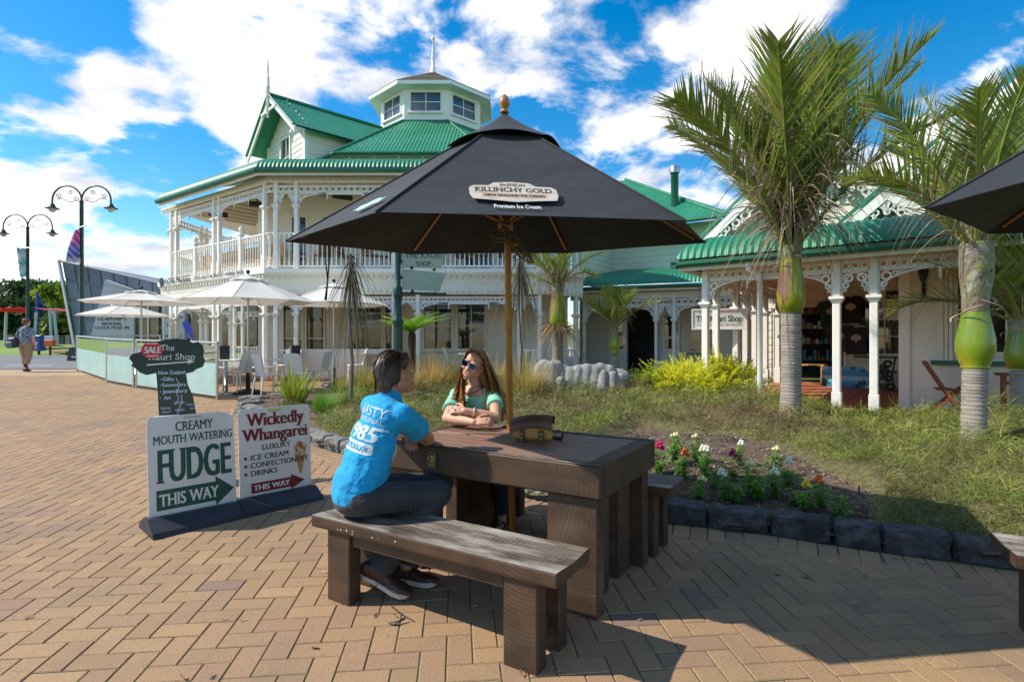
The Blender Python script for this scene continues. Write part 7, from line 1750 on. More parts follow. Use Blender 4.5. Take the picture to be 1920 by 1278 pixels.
m = MB(); text(m, 'NASTY', -.02, .048, .052, .23, None, align_='c', serif=.08, step=0); text(m, 'NATIONAL', -.02, .010, .026, .22, None, align_='c', serif=.05, step=0); text(m, '1985', -.02, -.085, .080, .24, None, align_='c', serif=.09, fat=.10, step=0); on_shirt(sub(m), 'print', M_PRINT, BC, BX, BY)
m = MB(); k = [(.10 * math.copysign(1, math.cos(a)) + .02 * math.cos(a) - .02, -.125 + .018 * math.copysign(1, math.sin(a)) + .012 * math.sin(a)) for a in np.linspace(.1, 2 * PI + .1, 17)[:-1]]; m.prism(k, 0, .0002); on_shirt(sub(m), 'print_panel', M_PRINT, BC, BX, BY)
m = MB(); text(m, 'MCMLXXXV', -.02, -.140, .028, .20, None, align_='c', serif=.05, fat=.06, step=0); q = sub(m); q.v = [(a, b, .004) for a, b, c in q.v]; on_shirt(q, 'print', mat('blue_print', (.0, .26, .54), .85), BC, BX, BY)
m = MB(); m.prism([(.03 * math.cos(a) + .006 * math.cos(5 * a), .07 * math.sin(a) + .006 * math.sin(7 * a)) for a in np.linspace(0, 2 * PI, 30)[:-1]], 0, .0002); on_shirt(sub(m), 'front_print', M_PRINT, Vector((-.64, 3.08, .84)), (.80, .45, 0), (-.1, 0, 1))
# ================================================================== sidewalk signs
M_CORF = mat('corflute_white', (.74, .74, .73), .5, noise=((5, 4, (.66, .66, .64), .5, .7),)); M_SGREEN = mat('sign_green', (.005, .085, .06), .5); M_MAROON = mat('sign_maroon', (.17, .012, .012), .5); M_INK = mat('sign_black', (.015, .018, .018), .5); M_RUB = mat('rubber_base', (.020, .025, .036), .5, noise=((6, 4, (.035, .04, .05), .5, .7),), bump=((50, .2, .004),))
def signboard(name, label, p0, p1, h, z0, tilt, cut=False, base=True):
    p0, p1 = Vector(p0), Vector(p1); x = (p1 - p0); W_ = x.length; t = thing(name, label, 'sign', (p0.x, p0.y, gz(p0.y)), math.atan2(x.y, x.x)); r = .03
    arc = lambda cx, cy, a0: [(cx + r * math.cos(a0 + k * PI / 8), cy + r * math.sin(a0 + k * PI / 8)) for k in range(5)]
    top = [(W_, h), (W_ - .02, h - .035), (W_ - .07, h - .012), (W_ - .10, h)] if cut else arc(W_ - r, h - r, 0)
    BM = tr(0, 0, z0) @ rot('X', PI / 2 - tilt)
    m = MB(); m.prism([(0, 0), (W_, 0)] + top + arc(r, h - r, PI / 2), -.006, 0, BM); bd = m.build('board', M_CORF, t)
    if base:
        m = MB(); pr = [(-.19, .0), (-.175, .035), (-.05, .105), (.05, .105), (.175, .035), (.19, 0)]
        vs = [(xx, y, z) for xx in (-.02, W_ + .02) for y, z in pr]; n = len(pr); m.add(vs, [(i, i + 1, i + 1 + n, i + n) for i in range(n - 1)] + [tuple(range(n))[::-1], tuple(range(n, 2 * n))]); m.build('base', M_RUB, t)
    return t, bd, BM @ tr(0, 0, .0012), W_
q0 = Vector((-2.60, 3.99)); qd = Vector((.69, .724)).normalized(); qa = q0; qb = q0 + qd * .60
t, bd, TM, W_ = signboard('sandwich_board', 'white fudge sign with large green letters and an arrow', qa, qb, .73, .09, .09, cut=True)
m = MB(); text(m, 'CREAMY', .31, .612, .070, .26, TM, align_='c', serif=.05, fat=.05); text(m, 'MOUTH WATERING', .31, .525, .062, .55, TM, align_='c', serif=.05, fat=.05); text(m, 'FUDGE', .305, .245, .245, .51, TM, align_='c', serif=.06, fat=.10)
m.build('lettering', M_SGREEN, bd)
ar = [(.05, .05), (.45, .05), (.45, .015), (.585, .125), (.45, .235), (.45, .195), (.05, .195)]; m = MB(); m.prism(ar, 0, .0008, TM); aw = m.build('arrow', M_SGREEN, bd)
m = MB(); text(m, 'THIS WAY', .265, .078, .088, .40, TM @ tr(0, 0, .0012), align_='c', serif=.05, fat=.06); m.build('lettering', M_CORF, bd)
m = MB(); m.prism([(.24, .70), (.36, .70), (.365, .707), (.36, .714), (.24, .714), (.235, .707)], 0, .001, TM); m.build('handle_slot', mat('slot_shadow', (.45, .46, .45), .7), bd)
qa, qb = q0 + qd * .625, q0 + qd * 1.225
t, bd, TM, W_ = signboard('sandwich_board', 'white ice cream sign with maroon heading and a printed cone', qa, qb, .72, .09, .06)
m = MB(); text(m, 'Wickedly', .30, .575, .105, .47, TM, align_='c', serif=.06, fat=.09); text(m, 'Whangarei', .30, .455, .100, .54, TM, align_='c', serif=.06, fat=.09); m.build('lettering', M_MAROON, bd)
TM = TM @ tr(0, 0, .0008); m = MB(); text(m, 'LUXURY', .18, .375, .045, .24, TM, fat=.04)
for k, s_ in enumerate(('ICE CREAM', 'CONFECTIONERY', 'DRINKS')): z = .300 - .063 * k; text(m, s_, .085, z, .044, (.32, .49, .22)[k], TM, fat=.04); m.add([(.05 + .012 * math.cos(a), z + .02 + .012 * math.sin(a), .0006) for a in np.linspace(0, 2 * PI, 11)[:-1]], [tuple(range(10))], TM)
m.build('lettering', M_INK, bd); TM = TM @ tr(0, 0, -.0008)
m = MB(); m.prism([(.09, .035), (.42, .035), (.42, .012), (.54, .075), (.42, .138), (.42, .115), (.09, .115)], 0, .0008, TM); m.build('arrow', M_MAROON, bd); m = MB(); text(m, 'THIS WAY', .255, .053, .044, .30, TM @ tr(0, 0, .0012), align_='c', fat=.09); m.build('lettering', M_CORF, bd)
m = MB(); m.prism([(.455, .30), (.555, .30), (.512, .13), (.500, .13)], 0, .0004, TM); m.build('printed_cone', mat('cone_print', (.50, .27, .09), .6, noise=((50, 2, (.38, .18, .05), .5, .6),)), bd)
m = MB(); m.prism([(.505 + (.058 + .008 * math.sin(5 * a)) * math.cos(a), .345 + (.062 + .006 * math.sin(4 * a)) * math.sin(a)) for a in np.linspace(0, 2 * PI, 25)[:-1]], .0004, .0007, TM); m.build('printed_scoop', mat('scoop_print', (.62, .46, .30), .6, noise=((22, 3, (.30, .10, .05), .5, .58), (35, 2, (.80, .72, .60), .58, .62))), bd)
m = MB(); m.prism([(.24, .685), (.34, .685), (.345, .693), (.34, .70), (.24, .70), (.235, .693)], 0, .001, TM); m.build('handle_slot', mat('lime_slot', (.45, .55, .05), .7), bd)
# tree-shaped shop sign behind them
dS = 5.2; pS = P(313, 780, dS); xS = Vector((.80, .60, 0)).normalized(); zc = pS.z
t = thing('tree_shaped_sign', 'dark green shop sign cut like a tree with a red sale sticker', 'sign', (pS.x, pS.y, gz(pS.y)), math.atan2(xS.y, xS.x))
k_ = dS / F / xS.x * (1 + .6 * -.30)
def SP(u, v): 
    d = Vector(((u - 960) / F, 1, 0)); n_ = Vector((-xS.y, xS.x, 0)); s_ = Vector((pS.x, pS.y, 0)).dot(n_) / d.dot(n_); w_ = d * s_; return ((w_ - Vector((pS.x, pS.y, 0))).dot(xS), CAMH + (639 - v) / F * s_ - gz(pS.y))
outl = [(298, 779), (296, 735), (293, 699), (275, 703), (262, 698), (254, 690), (246, 686), (249, 680), (242, 672), (246, 664), (262, 660), (275, 648), (290, 641), (310, 636), (332, 634), (353, 637), (362, 643), (371, 640), (380, 647), (383, 658), (381, 667), (385, 676), (381, 687), (368, 692), (362, 697), (349, 700), (352, 720), (362, 742), (368, 776)]
m = MB(); TM = rot('X', PI / 2); m.prism([SP(u, v) for u, v in outl], -.012, 0, TM); bd = m.build('board', mat('sign_tree_green', (.008, .030, .026), .35, noise=((5, 4, (.015, .05, .03), .5, .66), (9, 4, (.03, .055, .012), .6, .7))), t)
TT = TM @ tr(0, 0, .0015); m = MB(); hs_ = (SP(300, 640)[1] - SP(300, 660)[1]) / 20
def tx(s, u, v, px_h, u1, **k): a = SP(u, v); b = SP(u1, v); text(m, s, a[0], a[1], px_h * hs_, b[0] - a[0], TT, **k)
tx('The', 301, 657, 11, 327, serif=.03, shear=.05); tx('Kauri Shop', 278, 675, 12, 366, serif=.03, shear=.05)
a, b = SP(275, 684), SP(352, 678); m.add([(a[0], a[1] - .006, .0008), (b[0], b[1] - .006, .0008), (b[0], b[1] + .006, .0008), (a[0], a[1] + .006, .0008)], [(0, 1, 2, 3)], TM); c = SP(366, 677); m.add([(b[0], b[1] - .022, .0009), (c[0], c[1], .0009), (b[0], b[1] + .022, .0009)], [(0, 1, 2)], TM)
m.build('lettering', M_CORF, bd); m = MB()
for s, u, v, u1 in (('New Zealand', 296, 702, 347), ('Gifts', 304, 714, 326), ('Souvenirs', 303, 725, 349), ('Jewellery', 305, 737, 351), ('Art', 307, 749, 320)): tx(s, u, v, 7, u1, fat=.05)
for s, u, v, u1 in (('Swamp', 301, 767, 320), ('Kauri', 304, 774, 320), ('Years', 349, 760, 365), ('old', 355, 767, 364), ('30,000', 326, 757, 346), ('50,000', 328, 771, 346)): tx(s, u, v, 4.5, u1)
for q in ([(330, 708), (337, 722), (331, 735), (335, 748), (328, 758)], [(340, 740), (341, 752), (336, 766), (332, 778)]): m.tube([Vector((SP(u, v)[0], -.002, SP(u, v)[1])) for u, v in q], .004, 4)
for v in (714, 725, 737, 749): a = SP(301, v - 3); m.add([(a[0] + .005 * math.cos(q), a[1] + .005 * math.sin(q), 0) for q in range(6)], [tuple(range(6))], TT)
m.build('lettering', mat('sign_blue_white', (.55, .62, .78), .5), bd)
a = SP(285, 656); r0 = abs(SP(305, 656)[0] - a[0]); m = MB(); m.prism([(a[0] + r0 * math.cos(q), a[1] + r0 * .92 * math.sin(q)) for q in np.linspace(0, 2 * PI, 29)[:-1]], .002, .003, TM); st = m.build('sale_sticker', mat('sticker_red', (.62, .01, .03), .4), bd)
m = MB(); text(m, 'SALE', a[0], a[1] - r0 * .33, r0 * .72, r0 * 1.55, TM @ tr(0, 0, .0042), align_='c', fat=.12, shear=.08)
for s_ in (-1, 1): m.add([(a[0] - r0 * .5, a[1] + s_ * r0 * .68 - .003, .0036), (a[0] + r0 * .55, a[1] + s_ * r0 * .68, .0036), (a[0] + r0 * .55, a[1] + s_ * r0 * .68 + .008, .0036), (a[0] - r0 * .5, a[1] + s_ * r0 * .68 + .006, .0036)], [(0, 1, 2, 3)], TM)
m.build('lettering', M_CORF, st)
a, b = SP(294, 782), SP(386, 772); m = MB(); m.prism([(-.12, 0), (-.10, a[1]), (.28, a[1] + .01), (.30, 0)], .004, .03, TM); m.box((-.10, -.10, a[1] - .03), (.25, .10, a[1] - .002)); m.build('stand', M_CORF, t)

# ================================================================== café terrace
M_FROST = mat('frosted_glass', (.42, .66, .62), .35, alpha=.72, noise=((2, 3, (.50, .72, .69), .4, .6),)); M_CLEAR = glass('clear_glass', (.86, .92, .91), .15)
FA, FB, FC, FD, FE = G(146, 695), G(200, 717), G(254, 727), G(407, 749), G(300, 689)
def barrier(label, a, b, h=1.12, fz=.70):
    d = (b - a); Lb = Vector((d.x, d.y, 0)).length; t = thing('glass_barrier', label, 'barrier', a, math.atan2(d.y, d.x), 'glass barriers round the café terrace'); dz = b.z - a.z
    for x in (0.0, Lb):
        m = MB(); m.tube([(x, 0, dz * x / Lb - .02), (x, 0, h + dz * x / Lb)], .026, 10); m.build('post', M_STEEL, t)
    m = MB(); m.tube([(-.03, 0, h + .02), (Lb + .03, 0, h + .02 + dz)], .026, 10); m.build('top_rail', M_STEEL, t)
    for (z0, z1, mt, nm) in ((.09, .09 + fz, M_FROST, 'frosted_panel'), (.09 + fz, h - .04, M_CLEAR, 'clear_panel')):
        m = MB(); m.add([(.05, y, z) for y in (-.004, .004) for z in (z0, z1)] + [(Lb - .05, y, z + dz) for y in (-.004, .004) for z in (z0, z1)], [(0, 1, 5, 4), (2, 6, 7, 3), (1, 3, 7, 5), (0, 4, 6, 2)]); m.build(nm, mt, t)
    m = MB(); m.tube([(.05, 0, .08), (Lb - .05, 0, .08 + dz)], .012, 6); m.build('bottom_rail', M_STEEL, t)
barrier('farthest glass barrier of the terrace, on its far side by the black board', FA, FE); barrier('leftmost near glass barrier beside the tree-shaped sign', FB, FC + Vector((-.06, .02, 0)), 1.12, .64); barrier('glass barrier behind the tree-shaped sign, ending at the white chairs', FC + Vector((.04, -.02, 0)), FD, 1.12, .64); barrier('short side glass barrier between the two terrace corners', FA + Vector((.05, -.1, 0)), FB + Vector((-.02, .1, 0)), 1.12, .66)
# white parasols
M_WCAN = mat('white_canvas', (.86, .85, .82), .8, bump=((3, .3, .03),), transl=.42); M_ALU = mat('white_alu_pole', (.55, .55, .54), .35, metal=.6)
def wparasol(label, c, zr, R_, zt, a0):
    vs_ = [(c.x + R_ * math.cos(a0 + k * PI / 4), c.y + R_ * math.sin(a0 + k * PI / 4), zr) for k in range(8)]; ap_ = Vector((c.x, c.y, zt))
    t = parasol('cafe_parasol', label, c, vs_, ap_, [c, ap_], 'white parasols on the café terrace', M_WCAN, M_ALU, M_ALU, sag=.03, pole_r=.022, hub_z=Vector((c.x, c.y, zr + .02)))
    m = MB(); m.sphere(tuple(ap_ + Vector((0, 0, .08))), .045, 8, 6); m.tube([ap_, ap_ + Vector((0, 0, .06))], .02, 6); m.build('finial', M_BLACK, t, world=True)
    m = MB(); m.lathe([(.30, 0), (.30, .03), (.24, .07), (.05, .10), (.04, .45), (0, .45)], 16, tr(c)); m.build('foot', M_BLACK, t, world=True)
c1 = G(465, 737); wparasol('largest white café parasol, its foot beside the white chairs', c1, 2.34, 1.42, 2.92, .25)
c2 = G(265, 713); wparasol('white café parasol rising above the tree-shaped sign', c2, c2.z + 2.10, 1.42, P(265, 545, c2.y).z, .1)
c3 = P(232, 585, 17.6); c3.z = gz(17.6); wparasol('lower white parasol tucked beneath another, in front of the museum lettering', c3, P(232, 592, 17.6).z, 1.3, P(232, 568, 17.6).z, .3)
c4 = G(626, 723); wparasol('white café parasol behind the bare lancewood stem', c4, P(620, 571, c4.y).z, 1.3, P(620, 532, c4.y).z, .2)
# white chairs and tables
M_RESIN = mat('white_resin', (.80, .79, .76), .35)
CH0 = None
def chair(p, a, label):
    global CH0
    if CH0 is None:
        t = thing('cafe_chair', label, 'chair', p, a, 'white chairs on the café terrace'); m = MB(); m.box((-.22, -.22, .43), (.22, .22, .465), bev=.014); m.build('seat', M_RESIN, t)
        m = MB(); bf_ = lambda u, v, o=0: ((u - .5) * (.42 + .03 * v), -.20 - .10 * v + .05 * (2 * u - 1) ** 2 - o, .44 + .45 * v - .05 * v * (2 * u - 1) ** 4); m.grid(bf_, 10, 8); fs = list(m.f); m.grid(lambda u, v: bf_(u, v, .012), 10, 8); m.build('backrest', M_RESIN, t)
        for sx in (-1, 1):
            for sy in (-1, 1): m = MB(); m.tube([(sx * .19, sy * .18, .44), (sx * .22, sy * (.21 if sy > 0 else .25), 0)], [.022, .016], 6); m.build('leg', M_RESIN, t)
        CH0 = t
    else: dup(CH0, p, a, label)
for u, v, a, l in ((447, 736, 1.35, 'white chair with its back to the camera beside the glass barrier end'), (503, 742, -.75, 'white chair nearest the flax, turned toward the table with glasses'), (561, 738, -.25, 'white chair in shade directly behind the flax leaves'), (596, 730, 1.5, 'white chair facing left at the right side of the middle table'), (541, 716, 3.0, 'white chair facing the camera behind the glass tumblers'), (492, 722, -1.9, 'white chair behind the parasol foot on the far side'), (668, 716, 1.9, 'white chair behind the golden tussock left of the man'), (850, 712, -1.2, 'white chair left of the woman\'s face'), (1000, 712, 2.2, 'white chair half hidden behind the parasol pole grasses'), (415, 722, -1.6, 'white chair seen through the glass barrier'), (330, 716, 1.2, 'white chair behind the frosted glass near the sign'), (218, 700, .4, 'white chair behind the leftmost glass barrier')):
    chair(G(u, v), a, l)
def ctable(p, label, top=.38, extra=()):
    t = thing('cafe_table', label, 'table', p, .2, 'white tables on the café terrace'); m = MB(); m.box((-top, -top, .72), (top, top, .75), bev=.008); m.build('table_top', M_RESIN, t); m = MB(); m.lathe([(.24, 0), (.24, .02), (.04, .05), (.035, .72)], 10); m.build('pedestal', M_STEEL, t); return t
T1, T2, T3 = G(424, 738), G(538, 735), G(885, 714)
ctable(T1, 'white table with the taller menu holder by the barrier end'); ctable(T2, 'white table carrying glass tumblers behind the flax'); ctable(T3, 'white table beyond the woman\'s head'); ctable(G(690, 714), 'white table behind the golden tussock'); ctable(G(255, 708), 'white table behind the frosted barrier')
for p, l, dx in ((T1, 'dark menu holder on the table by the barrier end', .05), (T2, 'dark menu holder standing on the middle table', .28)):
    t = thing('menu_holder', l, 'menu holder', p + Vector((dx, 0, .75)), .3); MB().box((-.16, -.05, 0), (.02, .05, .30)).build('case', M_BLACK, t); MB().box((-.20, -.05, 0), (-.165, .05, .29)).build('cards', mat('menu_cards', (.62, .52, .36), .6), t)
for k in range(4): m = MB(); m.lathe([(.03, 0), (.036, .11), (.033, .11), (.028, .008), (0, .008)], 10); tag(m.build('tumbler', mat('tumbler_glass', (.7, .72, .72), .05, alpha=.5), loc=None), ('front', 'rear', 'left', 'right')[k] + ' glass tumbler on the middle table', 'glass', 'tumblers on the table').location = T2 + Vector((-.1 + .09 * (k % 2), -.05 + .1 * (k // 2), .755))

# ================================================================== street lamps, banners
M_LAMPG = mat('lamp_globe', (.62, .64, .62), .2, transl=.3)
def lamp(label, u, d, vt, half):
    base = Vector(((u - 960) / F * d, d, gz(d))); H_ = CAMH + (639 - vt) / F * d - base.z; t = thing('street_lamp', label, 'lamp', base, 0, 'twin-armed street lamps'); R_ = half / F * d / 2
    m = MB(); m.lathe([(.16, 0), (.16, .25), (.11, .32), (.105, 1.0), (.13, 1.02), (.13, 1.1), (.075, 1.2), (.06, H_ - R_ * 1.15), (.085, H_ - R_ * 1.12), (.05, H_ - R_)], 12); m.build('post', M_DKGREEN, t)
    for s in (-1, 1):
        pts = [(s * (R_ - R_ * math.cos(a)), 0, H_ - R_ + R_ * .98 * math.sin(a)) for a in np.linspace(0, PI, 15)]; pts[0] = (0, 0, H_ - R_ * 1.1); m = MB(); m.tube(pts + [(s * 2 * R_, 0, H_ - R_ * 1.25)], .03, 6); ar_ = m.build('arm', M_DKGREEN, t)
        m = MB()
        for (cx, cz, r, tu, dr) in ((.35, -.95, .20, 1.6, 1), (.75, -.42, .17, 1.5, -1), (1.55, -.75, .20, 1.6, 1)):
            m.tube([(s * R_ * (cx + r * (1 - k / 26) * math.cos(dr * k * tu * .24)), 0, H_ + R_ * (cz + r * (1 - k / 26) * math.sin(dr * k * tu * .24))) for k in range(26)], .012, 5)
        m.tube([(s * R_ * (.4 + 1.3 * q), 0, H_ - R_ * (1.0 + .12 * math.sin(q * 6))) for q in np.linspace(0, 1, 12)], .011, 5); m.build('scroll', M_DKGREEN, ar_)
        z = H_ - R_ * 1.25; m = MB(); k = R_ * .36 / .26; m.lathe([(.03, z + .02), (.10 * k, z), (.11 * k, z - .05 * k), (.15 * k, z - .12 * k), (.17 * k, z - .16 * k), (.30 * k, z - .21 * k), (.30 * k, z - .23 * k), (.10 * k, z - .22 * k)], 14, tr(s * 2 * R_, 0, 0)); ln_ = m.build('lantern_hood', M_DKGREEN, t)
        m = MB(); m.lathe([(.16 * k, z - .225 * k), (.155 * k, z - .29 * k), (.10 * k, z - .38 * k), (0, z - .42 * k)], 14, tr(s * 2 * R_, 0, 0)); m.build('globe', M_LAMPG, ln_)
    return base, H_, t
b1_, h1_, _ = lamp('taller-looking twin street lamp carrying a magenta and blue sail banner', 153, 20.0, 348, 55)
b2_, h2_, _ = lamp('farther twin street lamp with a teal banner at the left edge', 52, 26.0, 402, 46)
def banner(label, d, pts, stops, arm):
    t = thing('street_banner', label, 'banner', P(*arm[0], d)); n = len(pts) // 2
    m = MB(); L_ = [P(u, v, d) for u, v in pts[:n]]; R2 = [P(u, v, d) for u, v in pts[n:]]
    m.grid(lambda a, b: tuple((lambda f_, i: (L_[i].lerp(L_[i + 1], f_ - i) * (1 - a) + R2[i].lerp(R2[i + 1], f_ - i) * a) + Vector((0, -.03 - .05 * math.sin(a * PI) * math.sin(b * 5), 0)))(b * (n - 1), min(n - 2, int(b * (n - 1))))), 6, 16)
    def ex(n_, l, pos, cur, b):
        s_ = n_.new('ShaderNodeSeparateXYZ'); l.new(pos, s_.inputs[0]); z0, z1 = P(*pts[n - 1], d).z, P(*pts[0], d).z; cr_ = n_.new('ShaderNodeValToRGB')
        while len(cr_.color_ramp.elements) < len(stops): cr_.color_ramp.elements.new(.5)
        for e, (p_, c) in zip(cr_.color_ramp.elements, stops): e.position = p_; e.color = (*c, 1)
        l.new(mapr(n_, l, s_.outputs[2], z0, z1), cr_.inputs[0]); w_ = n_.new('ShaderNodeTexWave'); w_.wave_type = 'BANDS'; w_.bands_direction = 'DIAGONAL'; w_.inputs['Scale'].default_value = 2.4; w_.inputs['Distortion'].default_value = 4; l.new(pos, w_.inputs[0])
        return mixc(n_, l, mapr(n_, l, w_.outputs['Fac'], .6, .75, 0, .35), cr_.outputs[0], (.75, .75, .80))
    m.build('cloth', mat('banner_print', (1, 1, 1), .8, extra=ex, transl=.3), t, world=True); m = MB(); m.tube([P(*arm[0], d), P(*arm[1], d)], .02, 6); m.build('arm', M_STEEL, t, world=True)
banner('magenta to blue sail-shaped banner on the nearer lamp post', 19.9, [(142, 432), (134, 450), (128, 470), (124, 491), (151, 429), (151, 450), (151, 470), (152, 493)], [(0, (.5, .5, .58)), (.18, (.08, .06, .22)), (.4, (.10, .14, .55)), (.62, (.42, .05, .30)), (1, (.75, .04, .20))], [(163, 422), (147, 427)])
banner('teal patterned banner on the farther lamp post', 25.9, [(32, 466), (36, 500), (39, 520), (50, 466), (50, 500), (50, 518)], [(0, (.02, .35, .36)), (.3, (.55, .62, .58)), (.5, (.02, .30, .32)), (.75, (.55, .6, .55)), (1, (.01, .32, .28))], [(32, 465), (76, 464)])

# ================================================================== green signpost in the garden
ps_ = Vector(((746 - 960) / F * 9.6, 9.6, float(hump((746 - 960) / F * 9.6, 9.6)[0]))); zz = lambda v, d=9.6: CAMH + (639 - v) / F * d
t = thing('finger_signpost', 'dark green lamp-style signpost with two hanging shop boards', 'signpost', ps_)
m = MB(); b0 = ps_.z; m.lathe([(.085, -.1), (.085, zz(620) - b0), (.075, zz(610) - b0), (.10, zz(604) - b0), (.10, zz(600) - b0), (.07, zz(596) - b0), (.065, zz(560) - b0), (.08, zz(556) - b0), (.08, zz(540) - b0), (.05, zz(536) - b0), (.048, zz(455) - b0), (.07, zz(450) - b0), (.03, zz(440) - b0), (0, zz(436) - b0)], 12); m.build('post', M_DKGREEN, t)
M_SIGNG = mat('sign_pale_green', (.34, .42, .33), .6, noise=((4, 4, (.28, .36, .28), .5, .7),)); xp = lambda u: (u - 960) / F * 9.6 - ps_.x
for k, (q, txt_) in enumerate((([(753, 468), (836, 466), (826, 503), (753, 501)], 'KAURI'), ([(753, 504), (836, 512), (824, 546), (753, 542)], None))):
    m = MB(); m.prism([(xp(u), zz(v) - b0) for u, v in q], -.012, .012, rot('X', PI / 2)); bd = m.build('sign_board', M_SIGNG, t)
    if txt_: m = MB(); TX = rot('X', PI / 2) @ tr(0, 0, .014); text(m, 'THE KAURI', xp(759), zz(484) - b0, .10, xp(829) - xp(759), TX, serif=.05, fat=.04); text(m, 'SHOP', xp(780), zz(499) - b0, .085, xp(808) - xp(780), TX, serif=.05, fat=.04); m.build('lettering', M_SGREEN, bd)
m = MB(); m.tube([(0, 0, zz(549) - b0), (xp(834), 0, zz(551) - b0)], .02, 8); m.sphere((xp(834), 0, zz(551) - b0), .03, 8, 6); m.build('arm', M_DKGREEN, t)
for (u, v) in ((772, 502), (814, 505), (773, 546), (815, 550), (753, 490), (753, 520)): m = MB(); m.sphere((xp(u), 0, zz(v) - b0), .032, 8, 6); m.build('bracket', M_DKGREEN, t)

# ================================================================== porch goods
def K(s_, y, z=0): p = KF @ Vector((s_, y, 0)); return Vector((p.x, p.y, SLOPE * p.y + .015 + z))
KA = math.atan2(KX.y, KX.x); M_RW = mat('red_brown_timber', (.25, .075, .03), .45, noise=((8, 3, (.17, .05, .02), .45, .65),), obj=True, stretch=(1, 1, 6))
t = thing('folding_chair', 'reddish wooden folding chair leaning back against the porch wall', 'chair', K(3.45, 1.15), KA + .12)
for y in (-.2, .2):
    MB().box((-.02, y - .02, 0), (.02, y + .02, 1.02), tr(.28, 0, 0) @ rot('Y', -.52)).build('frame_leg', M_RW, t); MB().box((-.02, y * .85 - .018, 0), (.02, y * .85 + .018, .68), tr(-.22, 0, 0) @ rot('Y', .80)).build('cross_leg', M_RW, t)
for k in range(6): MB().box((-.10 + k * .065, -.2, .43), (-.05 + k * .065, .2, .45), rot('Y', .03)).build('slat', M_RW, t)
for k in range(5): MB().box((-.03, -.18 + k * .075, .52), (-.015, -.125 + k * .075, 1.0), tr(.28, 0, 0) @ rot('Y', -.52)).build('slat', M_RW, t)
for z in (.55, .96): MB().box((-.015, -.2, z), (.015, .2, z + .05), tr(.28, 0, 0) @ rot('Y', -.52)).build('rail', M_RW, t)
t = thing('porch_table', 'reddish wooden slatted table under the shop window', 'table', K(4.7, .95), KA)
for k in range(7): MB().box((-.6, -.35 + k * .1, .73), (.6, -.265 + k * .1, .75)).build('slat', M_RW, t)
for x in (-.5, .5):
    for y in (-.28, .28): MB().box((x - .025, y - .025, 0), (x + .025, y + .025, .73)).build('leg', M_RW, t)
for z in (.25, .6): MB().box((-.5, -.29, z), (.5, -.26, z + .05)).build('rail', M_RW, t)
t = thing('garden_bench', 'black cast-iron bench end with scrolls inside the porch', 'bench', K(2.35, 4.4), KA); m = MB()
for (cx, cz, r) in ((0, .22, .13), (.05, .44, .10), (-.10, .40, .07), (.12, .30, .07), (.10, .62, .09), (-.12, .12, .08), (.15, .12, .09), (.0, .56, .05)): m.tube([(cx + r * (1 - .022 * k) * math.cos(k * .42), 0, cz + r * (1 - .022 * k) * math.sin(k * .42)) for k in range(30)], .016, 5)
m.tube([(-.2, 0, 0), (-.15, 0, .3), (-.22, 0, .45), (.0, 0, .5)], .022, 6); m.tube([(.22, 0, 0), (.18, 0, .4), (.25, 0, .8)], .022, 6); m.build('end_frame', M_IRON, t)
for k in range(5): MB().box((-.16 + k * .08, 0, .42), (-.10 + k * .08, 1.1, .44)).build('slat', M_BLACK, t)
def tee(label, s_, y, z, a, c, sc=1.0):
    t = thing('tshirt', label, 't-shirt', K(s_, y, z), KA + a, 't-shirts hung out at the shop door'); m = MB(); ol = [(-.22, -.62), (.22, -.62), (.22, -.17), (.27, -.24), (.38, -.16), (.24, .02), (.09, .05), (.0, .01), (-.09, .05), (-.24, .02), (-.38, -.16), (-.27, -.24), (-.22, -.17)]
    m.prism([(x * sc, z_ * sc) for x, z_ in ol], -.02, .02, rot('X', PI / 2)); b = m.build('cloth', mat('tee_cloth', c, .9, bump=((7, .5, .04),)), t); m = MB(); m.prism([(.09 * math.cos(q) + .02 * math.cos(3 * q), -.22 + .10 * math.sin(q) + .02 * math.sin(5 * q)) for q in np.linspace(0, 2 * PI, 22)[:-1]], .021, .022, rot('X', PI / 2)); m.build('print', mat('tee_print', (.35, .35, .34), .9), b)
tee('black t-shirt hung highest right of the shop door', 1.62, 5.4, 2.15, 0, (.012, .012, .014)); tee('dark charcoal t-shirt hung below the black one', 1.42, 5.35, 1.45, .1, (.05, .045, .045)); tee('small black t-shirt hung at the right', 1.75, 5.3, 1.4, -.2, (.02, .02, .022)); tee('dark green t-shirt in the shop doorway', 1.18, 5.5, 2.05, .3, (.01, .05, .04)); tee('faded red t-shirt by the left side posts', .35, 5.0, 2.1, -.4, (.25, .05, .06)); tee('grey patterned t-shirt under the faded red one', .40, 4.9, 1.35, -.4, (.10, .095, .10))
t = thing('seascape_painting', 'blue seascape canvas leaning against the wall below the t-shirts', 'painting', K(1.55, 5.05), KA + .08); m = MB(); PMx = rot('X', PI / 2 - .2); m.prism([(-.5, 0), (.5, 0), (.5, .5), (-.5, .5)], -.03, 0, PMx)
def _sea(n, l, pos, cur, b):
    s_ = n.new('ShaderNodeSeparateXYZ'); l.new(pos, s_.inputs[0]); cr_ = n.new('ShaderNodeValToRGB'); E_ = cr_.color_ramp.elements
    for _ in range(3): E_.new(.5)
    for e, (p_, c) in zip(E_, ((0, (.03, .16, .45)), (.22, (.02, .35, .60)), (.45, (.45, .66, .74)), (.6, (.03, .28, .58)), (1, (.20, .45, .70)))): e.position = p_; e.color = (*c, 1)
    l.new(mapr(n, l, s_.outputs[2], 0, .5), cr_.inputs[0]); nz = n.new('ShaderNodeTexNoise'); nz.inputs['Scale'].default_value = 6; nz.inputs['Detail'].default_value = 5; l.new(pos, nz.inputs[0]); return mixc(n, l, mapr(n, l, nz.outputs['Fac'], .55, .6), cr_.outputs[0], (.03, .07, .05))
